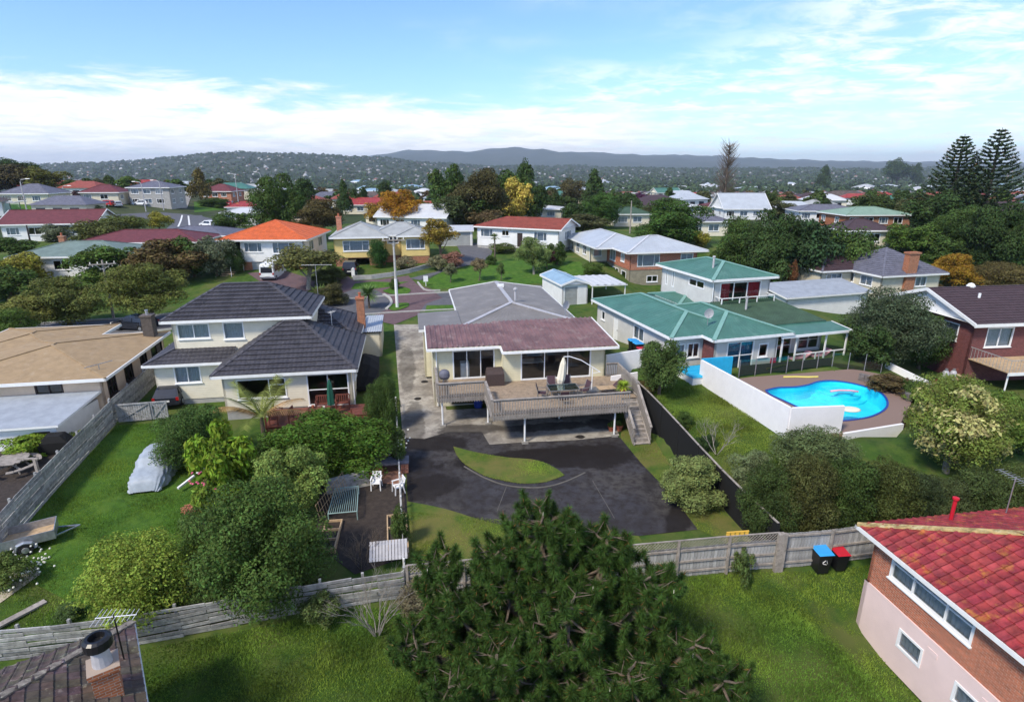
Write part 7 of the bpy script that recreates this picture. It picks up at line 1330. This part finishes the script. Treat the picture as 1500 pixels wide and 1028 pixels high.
p = at(1058, 318); h = top_z(p, 211) - p.z; t = thing('poplar_tree', 'tall thin leafless poplar with brown haze of twigs', 'tree', p); rs_ = random.Random(4); b = MB(); b.tube([(0, 0, -.3), (.1, 0, h * .5), (0, 0, h)], [.45, .28, .04], 8)
for k in range(430): z = h * rs_.uniform(.12, .97); a = rs_.uniform(0, 6.28); ln = (h - z) * .12 + rs_.uniform(.6, 2.6); e = Vector((math.cos(a) * ln * .95, math.sin(a) * ln * .95, z + ln * .95)); b.tube([(0, 0, z), Vector((0, 0, z)).lerp(e, .5) + Vector((math.cos(a), math.sin(a), 0)) * .3, e], [.05, .035, .015], 4, cap=False)
b.build('branches', 'bark', t)

# palms, cordylines, tiered pines
def frond(b, base, d, ln, droop, w, n=16, leaf=.5, mi=0):
    P = []; d = Vector(d).normalized(); hd = Vector((d.x, d.y, 0)).normalized()
    for k in range(n + 1): s = k / n; P.append(Vector(base) + d * ln * s + Vector((0, 0, -droop * ln * s * s)) )
    b.tube(P, [.035 * (1 - k / (n + 1)) + .006 for k in range(n + 1)], 4, cap=False); side = hd.cross(Vector((0, 0, 1))).normalized()
    for k in range(2, n + 1):
        f = (P[k] - P[k - 1]).normalized(); l_ = leaf * (1 - abs(k / n - .45) * .9)
        for sg in (-1, 1): e = P[k] + (side * sg * .8 + f * .55 + Vector((0, 0, -.25))).normalized() * l_; wv = f * w; b.poly([P[k] - wv, P[k] + wv, e])
p = at(388, 650); t = thing('palm_tree', 'feathery palm with arching fronds in front of the ivory house', 'tree', p); MB().tube([(0, 0, -.2), (0, 0, 1.2), (0, 0, 1.9)], [.16, .13, .1], 8).build('trunk', 'bark', t)
for k in range(13): a = k * 2.4; el = .5 + .9 * ((k * 7) % 13) / 13; b = MB(); frond(b, (0, 0, 1.8), (math.cos(a), math.sin(a), el * 1.1), 3.3, .38 if el < 1 else .2, .045, 24, .8); b.build('frond', 'blade', t).color = ((.13, .16, .04, 1) if k % 4 else (.22, .15, .06, 1))
def spiky(label, p, h, r, n, col, name='cabbage_tree', w=.035, trunk=True):
    t = thing(name, label, 'tree' if trunk else 'plant', p); rs_ = random.Random(int(p.x * 10)); b = MB()
    if trunk: MB().tube([(0, 0, -.2), (0, 0, h)], [.12, .09], 8).build('trunk', 'bark', t)
    for k in range(n):
        a = rs_.uniform(0, 6.28); el = rs_.uniform(-.5, 1.6); d = Vector((math.cos(a), math.sin(a), el)).normalized(); e = Vector((0, 0, h)) + d * r * rs_.uniform(.8, 1.1) + Vector((0, 0, -.12 * r)); s = d.cross(Vector((0, 0, 1))).normalized() * w; m_ = Vector((0, 0, h)) + d * r * .5; b.poly([Vector((0, 0, h)), m_ - s, e, m_ + s])
    b.build('leaves', 'blade', t).color = tuple(col) + (1,); return t
p = at(541, 452); spiky('spiky green cabbage tree beside the turning head', p, 1.6, 1.5, 260, (.1, .17, .05), w=.06); p = at(469, 440); spiky('spiky flax beside the rear charcoal roof', p, .6, 1.6, 160, (.09, .13, .035), 'flax', .07, False); p = at(725, 386); spiky('young cabbage tree in the round bed before the terracotta house', p, 3.6, .9, 70, (.1, .14, .05), w=.05)
o = on_deck(7.45, -3.6); t = spiky('lime green fern in a pot on the deck corner', o, .5, .62, 170, (.2, .28, .03), 'potted_fern', .03, False); MB().lathe([(.16, 0), (.22, .35), (.25, .35), (.25, .42), (.2, .42)], 14).build('pot', 'terracotta_pot', t)
S('rounded dark shrub beside the rear charcoal roof', 488, 446, 416, 42, (.06, .06, .025), 'near', 0)
for k, (u, v, q) in enumerate(((895, 632, 0), (907, 631, 1))): p = at(u, v); o = link('foliage', CR['far'][k], None, loc=(0, 0, .5), scale=.24, color=(.08, .12, .03)); o.parent = [x for x in bpy.data.objects if x.name.startswith('potted_plant')][k]
def norfolk(label, u, v, vt, wpx, seed):
    ub = u
    for _ in range(4): p = at(ub, v); zt_ = top_z(p, vt); ub += u - (750 + F_PX * p.x / depth(Vector((p.x, p.y, zt_))))
    h = zt_ - p.z; R0 = wpx / 2 * depth(p) / F_PX; rs_ = random.Random(seed); t = thing('norfolk_pine', label, 'tree', p, 0, 'tall tiered pines'); MB().tube([(0, 0, -.3), (0, 0, h * .6), (0, 0, h)], [.5, .28, .04], 8).build('trunk', 'bark', t); V, Fq = [], []; n = 26; nr = np.random.RandomState(seed)
    for k in range(n):
        z = h * (.1 + .9 * (k / n) ** .92); r = R0 * (1 - (k / n)) ** .8 + .25
        for j in range(7):
            a = j * 6.28 / 7 + k * .5 + rs_.uniform(-.12, .12); nn = int(16 + r * 26); s = nr.rand(nn) ** .7; P = np.stack([np.cos(a) * r * s, np.sin(a) * r * s, z + r * (-.12 * s + .32 * s ** 3)], 1) + nr.normal(scale=(.09, .09, .07), size=(nn, 3)); nrm = np.tile([0, 0, 1.], (nn, 1)) + nr.normal(scale=.5, size=(nn, 3)); v_, f_ = leaf_quads(P, nrm, .19, nr, .6); Fq.append(f_ + sum(len(x) for x in V)); V.append(v_)
    link('crown', np_mesh('crown', np.concatenate(V), np.concatenate(Fq), 'needle'), t, color=(.034, .052, .026))
norfolk('left of two tall tiered pines on the right skyline', 1414, 340, 197, 104, 5); norfolk('right of two tall tiered pines on the right skyline', 1469, 342, 187, 110, 9)
for k, (u, v, vt, w) in enumerate(((1204, 283, 243, 22), (1306, 275, 232, 26), (1312, 276, 236, 40), (1340, 276, 240, 18))): T(['dark conifer on the right skyline', 'ragged tall pine on the right skyline, left one', 'ragged leaning pine on the right skyline', 'dark conifer right of the ragged pines'][k], u, v, vt, w, G_DEEP, ('cone', 'loose', 'flat', 'cone')[k], .2)

# the big pine in the foreground
PP = Vector((1.15, 16.6, 0)); PP.z = ground(PP.x, PP.y); PT = thing('pine_tree', 'big dark pine with brush-like needle tufts in the foreground', 'tree', PP); rs_ = random.Random(21); nr = np.random.RandomState(21); b = MB(); tufts = []
for (lx, ly, HT, RM, nb) in ((-.15, .1, 6.75, 2.6, 50), (1.9, -.1, 6.15, 2.0, 32), (-1.5, -.3, 5.8, 2.2, 32), (3.2, -.9, 5.2, 2.2, 30), (-2.9, -1.0, 4.3, 1.9, 22), (.6, -1.9, 5.0, 2.4, 30), (4.4, -2.0, 3.6, 1.8, 20), (2.2, -3.0, 3.6, 2.0, 24), (-3.6, .3, 4.9, 1.5, 16), (-1.6, -2.6, 3.8, 2.0, 22), (-4.2, -1.4, 3.2, 1.7, 18), (5.2, -2.5, 2.8, 1.7, 18), (-3.0, -3.0, 3.0, 1.8, 18)):
    b.tube([(0, 0, -.3), (lx * .35, ly * .35, HT * .3), (lx * .85, ly * .85, HT * .65), (lx, ly, HT - .3)], [.24, .17, .1, .03], 8); tufts.append((Vector((lx, ly, HT - .28)), Vector((0, 0, 1)), .44))
    for k in range(nb):
        f0 = .32 + .66 * ((k + .5) / nb) ** .8; z = HT * f0; a = k * 2.399 + lx; ln = (RM * (1 - f0 ** 1.6) ** .7 + .22) * rs_.uniform(.55, 1.15); s0 = Vector((lx * min(1, f0 * 1.2), ly * min(1, f0 * 1.2), z)); out = Vector((math.cos(a), math.sin(a), 0)); e = s0 + out * ln + Vector((0, 0, ln * .12 + rs_.uniform(-.35, .3))); q = s0.lerp(e, .55) + Vector((0, 0, -.14 * ln)); b.tube([s0, q, e], [.05, .035, .014], 5, cap=False)
        tufts.append((e, (out * .5 + Vector((0, 0, .85))).normalized(), rs_.uniform(.3, .46)))
        for j in range(rs_.choice((2, 3, 3, 4))):
            f = rs_.uniform(.5, .92); c0 = q.lerp(e, f * 2 - 1) if f > .5 else q; sd_ = 1 if j % 2 else -1; off = Vector((-math.sin(a) * sd_, math.cos(a) * sd_, 0)) * rs_.uniform(.3, .62) + out * rs_.uniform(.05, .35) + Vector((0, 0, rs_.uniform(-.1, .4))); e2 = c0 + off; b.tube([c0, e2], [.018, .01], 4, cap=False); tufts.append((e2, (off.normalized() * .5 + Vector((0, 0, .85))).normalized(), rs_.uniform(.24, .4)))
b.build('trunk', 'bark', PT); V = []
for c0, d, ln in tufts:
    nn = int(rs_.uniform(360, 520)); dirs = nr.normal(size=(nn, 3)); dirs /= np.linalg.norm(dirs, axis=1, keepdims=True); dirs = dirs + np.array(d) * .55; dirs /= np.linalg.norm(dirs, axis=1, keepdims=True); L_ = ln * nr.uniform(.5, .82, (nn, 1)); base = np.array(c0) - np.array(d) * nr.uniform(-.1, .5, (nn, 1)); sd_ = np.cross(dirs, nr.normal(size=(nn, 3))); sd_ /= np.linalg.norm(sd_, axis=1, keepdims=True); V.append(np.stack([base - sd_ * .012, base + sd_ * .012, base + dirs * L_], 1).reshape(-1, 3))
V = np.concatenate(V); link('needles', np_mesh('needles', V, np.arange(len(V)).reshape(-1, 3), 'needle'), PT, color=(.03, .056, .017), kind='stuff')
tb = MB()
for c0, d, ln in tufts[::40]: tb.lathe([(.008, 0), (.013, .05), (.005, .15)], 5, tuple(c0 + d * .12))
tb.build('candle_buds', 'canvas_cream', PT, kind='stuff')
# grass blades on the near lawns
def grass(name, poly, n, h, col, seed, label):
    nr = np.random.RandomState(seed); P = np.array([(q[0], q[1]) for q in poly]); x0, y0 = P.min(0); x1, y1 = P.max(0); pts = []
    X = nr.uniform(x0, x1, n * 2); Y = nr.uniform(y0, y1, n * 2); ins = np.zeros(n * 2, bool)
    for k in range(len(P)):
        a, c = P[k], P[(k + 1) % len(P)]; cond = (a[1] > Y) != (c[1] > Y); ins ^= cond & (X < (c[0] - a[0]) * (Y - a[1]) / (c[1] - a[1] + 1e-12) + a[0])
    X, Y = X[ins], Y[ins]; m_ = len(X); Z = ground_np(X, Y); hh = h * nr.uniform(.5, 1.4, m_) * (1 + .6 * np.sin(X * 1.3) * np.sin(Y * 1.7)); base = np.stack([X, Y, Z + .01], 1); a = nr.uniform(0, 6.28, m_); w = np.stack([np.cos(a), np.sin(a), 0 * a], 1) * .016; tip = base + np.stack([nr.normal(scale=.4, size=m_) * hh, nr.normal(scale=.4, size=m_) * hh, hh], 1); V = np.stack([base - w, base + w, tip], 1).reshape(-1, 3)
    o = link(name, np_mesh(name, V, np.arange(m_ * 3).reshape(-1, 3), 'blade'), kind='stuff', color=col); o['label'] = label; o['category'] = 'grass'
grass('grass', [(-16, 10), (-14.5, 17.7), (-9, 19.1), (-4.2, 20.2), (11.6, 21.9), (16, 22.4), (16, 10)], 170000, .075, (.085, .15, .022), 1, 'green lawn grass in the foreground plots')
grass('grass', [(-23.2, 22.6), (-26.2, 36.2), (-22, 36.9), (-14, 30), (-12.3, 20.6), (-16, 18.8), (-20, 18)], 70000, .06, (.085, .15, .02), 2, 'short lawn grass round the covered car')
grass('grass', [(-4.3, 20.6), (-6.2, 26.3), (1.2, 25.2), (6.5, 22)], 25000, .05, (.135, .185, .028), 3, 'dry lawn grass at the back of the driveway')
grass('grass', isl, 16000, .06, (.14, .23, .028), 6, 'grass of the leaf-shaped driveway island'); grass('grass', [at(909, 642), at(938, 678), at(980, 722), at(1022, 776), Vector((11.3, 22.6)), Vector((8.3, 37.0)), Vector((7.7, 36.5))], 16000, .05, (.13, .19, .028), 7, 'grass strip beside the black fence')
grass('grass', [(11, 26), (9.3, 38), (13.5, 41), (15.4, 30), (14, 26)], 40000, .06, (.1, .15, .025), 4, 'lawn grass between the black fence and pool wall')
# ================================================================== distance: trees and houses of the suburb, the town, hills, air
nr = np.random.RandomState(77); rs_ = random.Random(77)
occupied = []
far_cols = [G_DARK, G_DEEP, G_MID, (.05, .055, .024), (.04, .06, .02), (.075, .06, .03)]
occ = [(o.location.x, o.location.y) for o in bpy.data.objects if o.parent is None and o.get('category') in ('house', 'car') and o.location.y > 60]
def free(x, y, r): return all((x - a) ** 2 + (y - b) ** 2 > r * r for a, b in occ)
LBL = ['dark green', 'blackish', 'mid-green', 'olive', 'fresh green', 'brownish']
def ordinal(k): return f"{k}{'th' if 10 <= k % 100 <= 20 else {1: 'st', 2: 'nd', 3: 'rd'}.get(k % 10, 'th')}"
FT = {k: [] for k in range(6)}; n = 0
while n < 300:
    y = 108 + 360 * rs_.random() ** 1.3; x = rs_.uniform(-.93, .95) * y
    if not free(x, y, 9.5) or abs(x + .55 * y) < 7 and y < 190: continue
    if x / y < -.3 and y < 185: continue
    if y < 112 and -.3 < x / y < .35 or any(0 < hy - y < 75 and abs(x / y - hx / hy) < 9.5 / hy for hx, hy in occ): continue
    k = rs_.randrange(6); r = rs_.uniform(1.9, 4.6); h = rs_.uniform(1.5, 3.1); p = (x, y, ground(x, y)); FT[k].append((x / y, plant('tree', '', 'tree', p, r, h, h + .6, far_cols[k], rs_.choice(('far', 'far', 'far', 'far', 'cone')) if y > 170 else 'mid', group='trees of the far suburb'))); n += 1
for k, lst in FT.items():
    for q, (_, o) in enumerate(sorted(lst, key=lambda w: w[0])): o['label'] = f'{LBL[k]} tree among the far houses, {ordinal(q + 1)} of that colour from the left'
# smaller houses farther off, each on its own
roofs = ['terracotta', 'slate_tile', 'plum_tile', 'grey_steel', 'silver_steel', 'red_tile', 'green_steel', 'brown_tile', 'white_steel']; walls = ['cream_stucco', 'white_board', 'peach_stucco', 'ivory_board']
names = {'terracotta': 'terracotta', 'slate_tile': 'slate grey', 'plum_tile': 'dark plum', 'grey_steel': 'grey', 'silver_steel': 'silver', 'red_tile': 'red', 'green_steel': 'green', 'brown_tile': 'brown', 'white_steel': 'white'}
protos = {}; FH = {}
def far_house(x, y, rm, wm, rz, s):
    key = (rm, wm)
    if key not in protos:
        w, d, h, hr = 12., 8., 2.7, 1.7; b = MB().box(-w / 2 + .5, -d / 2 + .5, -2, w / 2 - .5, d / 2 - .5, h); r = MB(); A_, B_, C_, D_ = (-w / 2, -d / 2, h), (w / 2, -d / 2, h), (w / 2, d / 2, h), (-w / 2, d / 2, h); R1, R2 = (-w / 2 + 3.5, 0, h + hr), (w / 2 - 3.5, 0, h + hr); r.poly([A_, B_, R2, R1]).poly([C_, D_, R1, R2]).poly([D_, A_, R1]).poly([B_, C_, R2]).poly([D_, C_, B_, A_]); wn = MB().box(0, -d / 2 + .44, .9, 1.8, -d / 2 + .49, 2.1)
        protos[key] = (b.mesh('wall', wm), r.mesh('roof', rm), wn.mesh('window', 'car_dark'))
    t = thing('house', f'small far house with {names[rm]} roof in the suburb beyond the street', 'house', (x, y, ground(x, y)), rz, f'far houses with {names[rm]} roofs'); t.scale = (s, s, s); a, b, c = protos[key]; link('wall', a, t); ro = link('roof', b, t); ro.color = (1, 1, 1, 1); [link('window', c, t, loc=(-4.6 + k * 3.4, 0, 0)) for k in range(3)]; FH.setdefault(rm, []).append((x / y, t))
n = 0
while n < 230:
    y = 135 + 420 * rs_.random() ** 1.15; x = rs_.uniform(-.95, .98) * y
    if not free(x, y, 15): continue
    occ.append((x, y)); far_house(x, y, rs_.choice(roofs), rs_.choice(walls), rs_.uniform(-.4, .6), rs_.uniform(.85, 1.25)); n += 1
for rm, lst in FH.items():
    for q, (_, o) in enumerate(sorted(lst, key=lambda w: w[0])): o['label'] = f'small far house with {names[rm]} roof, {ordinal(q + 1)} of that colour from the left'
# beyond that the town runs together: houses, sheds and trees too far to count
def town(n, y0, y1, pw, name, mats, kinds, label, hmin, hmax, smin, smax):
    y = y0 * (y1 / y0) ** (nr.rand(n) ** pw); x = nr.uniform(-1.05, 1.05, n) * y; z = far_z(x, y); V, Fq, mi = [], [], []
    base = np.array([(-1, -1, 0), (1, -1, 0), (1, 1, 0), (-1, 1, 0), (-1, -1, 1), (1, -1, 1), (1, 1, 1), (-1, 1, 1), (-.35, 0, 1.75), (.35, 0, 1.75)]); Fb = np.array([(0, 1, 5, 4), (1, 2, 6, 5), (2, 3, 7, 6), (3, 0, 4, 7), (4, 5, 9, 8), (6, 7, 8, 9), (7, 4, 8, 8), (5, 6, 9, 9)])
    a = nr.uniform(0, 1.5, n); sx = nr.uniform(smin, smax, n) * nr.choice([1, 1, 1, 1.6], n); sy = nr.uniform(smin, smax, n) * .7; h = nr.uniform(hmin, hmax, n)
    P = base[None] * np.stack([sx, sy, h], 1)[:, None]; ca, sa = np.cos(a)[:, None], np.sin(a)[:, None]; Q_ = np.stack([P[..., 0] * ca - P[..., 1] * sa + x[:, None], P[..., 0] * sa + P[..., 1] * ca + y[:, None], P[..., 2] + z[:, None] - .5], -1)
    F_ = np.array([(0, 1, 5, 4), (1, 2, 6, 5), (2, 3, 7, 6), (3, 0, 4, 7), (4, 5, 9, 8), (6, 7, 8, 9), (7, 4, 8, 7), (5, 6, 9, 5)]); tri = np.concatenate([F_[:, :3], F_[:6][:, [0, 2, 3]]]); ms = np.array([0, 0, 0, 0, 1, 1, 1, 1, 0, 0, 0, 0, 1, 1]); me = np_mesh(name, Q_.reshape(-1, 3), (tri[None] + (np.arange(n) * 10)[:, None, None]).reshape(-1, 3), mats)
    rm_ = nr.randint(1, len(mats), n); mi = np.where(ms[None] == 0, 0, rm_[:, None]).ravel(); me.polygons.foreach_set('material_index', mi.astype(np.int32)); o = link(name, me, kind='stuff'); o['label'] = label; o['category'] = 'town'
RID = [(-200, 250), (0, 246), (100, 241), (200, 237), (300, 227), (350, 224), (420, 226), (500, 229), (560, 232), (640, 240), (760, 246), (1700, 250)]
RID2 = [(-200, 249), (300, 246), (480, 236), (560, 226), (600, 221), (680, 222), (740, 219), (800, 222), (900, 226), (960, 227), (1050, 231), (1150, 235), (1250, 236), (1350, 238), (1500, 240), (1750, 243)]
def ridge_h(x, y, prof, Yr):
    u = 750 + F_PX * (x / y) / CS; v = np.interp(u, [p[0] for p in prof], [p[1] for p in prof]); b = (v - 514) / F_PX; t = Yr / (CS - b * SN); return CAM_H - t * (SN + b * CS)
def hnoise(x, y): return np.sin(x * .0021 + 1.3) * np.sin(y * .0017 + .4) + .5 * np.sin(x * .0053 + y * .0031) + .35 * np.sin(x * .0113 - y * .0092 + 2) + .2 * np.sin(x * .023 + y * .027)
def far_z(x, y):
    z = ground_np(x, y); g1 = sstep((y - 1500) / 2200) * (1 - .75 * sstep((y - 3900) / 1500)); z1 = z + (ridge_h(x, np.maximum(y, 1), RID, 3700) - z) * g1
    g2 = sstep((y - 4200) / 4600) ** 1.3; z2 = z + (ridge_h(x, np.maximum(y, 1), RID2, 8800) - z) * g2; out = np.maximum(z1, z2); return out + (hnoise(x, y) + .5 * np.sin(x * .0047 + 3 * np.sin(y * .0008)) + .45 * np.sin(x * .0163 + 1.1)) * np.clip((y - 1600) / 2500, 0, 1) * np.maximum(y, 1) * .0016
yy = np.geomspace(1250, 9600, 120); aa = np.linspace(-1.15, 1.15, 260); AA, YY = np.meshgrid(aa, yy); XX = AA * YY; ZZ = far_z(XX, YY) + .6 + np.where(YY > 9000, -(YY - 9000) * .3, 0); idx = np.arange(XX.size).reshape(XX.shape); Q = np.stack([idx[:-1, :-1], idx[:-1, 1:], idx[1:, 1:], idx[1:, :-1]], -1).reshape(-1, 4)
custom_ground('hill_bush', [(.028, .042, .018), (.04, .052, .022), (.06, .064, .035), (.022, .034, .016)], [0, .006, .0016, .02], .8, .05)
link('hills', np_mesh('hills', np.stack([XX, YY, ZZ], -1).reshape(-1, 3), Q, 'hill_bush', True), kind='structure')
FM = ['far_wall', 'far_roof_red', 'far_roof_grey', 'far_roof_grey', 'far_roof_pale', 'plum_tile']
town(2600, 430, 1500, .85, 'far_town', FM, None, 'far town of many small houses below the hills', 2.4, 3.6, 3.5, 6)
town(1300, 1500, 3300, 1.2, 'far_town', FM, None, 'farther town scattered over the lower hill slopes', 3, 4.5, 3, 5.5)
town(70, 900, 1900, 1., 'far_town', ['white_paint', 'white_steel', 'silver_steel', 'far_roof_pale', 'blue_steel'], None, 'large pale sheds of the far town centre', 5, 8, 12, 28)
def far_wood(n, y0, y1, label, rmin, rmax, k=26, seed=1):
    r_ = np.random.RandomState(seed); y = y0 * (y1 / y0) ** r_.rand(n); x = r_.uniform(-1.05, 1.05, n) * y; z = far_z(x, y); rad = r_.uniform(rmin, rmax, n); d = r_.normal(size=(n, k, 3)); d /= np.linalg.norm(d, axis=2, keepdims=True); d[..., 2] = np.abs(d[..., 2]) * .9; P = np.stack([x, y, z], 1)[:, None] + d * rad[:, None, None] * r_.uniform(.6, 1., (n, k, 1)); V, Fq = leaf_quads(P.reshape(-1, 3), (d + r_.normal(scale=.4, size=d.shape)).reshape(-1, 3), np.repeat(rad * .42, k), r_, .7)
    o = link('far_trees', np_mesh('far_trees', V, Fq, 'leaf'), kind='stuff', color=(.036, .056, .024)); o['label'] = label; o['category'] = 'trees'
far_wood(4400, 330, 1000, 'far trees running together between the town houses', 2.5, 5.5, 30, 1); far_wood(9500, 1000, 4500, 'distant woods and street trees towards the hills', 6, 13, 20, 2)
# the air: one even, pale haze over everything
hm = bpy.data.materials.new('haze'); hm.use_nodes = True; t = hm.node_tree; t.nodes.clear(); out = N(t, 'ShaderNodeOutputMaterial'); pv = N(t, 'ShaderNodeVolumePrincipled', i={'Color': (.72, .82, .96, 1), 'Density': 8.5e-5, 'Anisotropy': .1}); L(t, pv.outputs[0], out.inputs['Volume'])
MATS['haze'] = hm; MB().box(-17000, -300, -36, 17000, 17000, 330).build('haze', 'haze', kind='stuff')
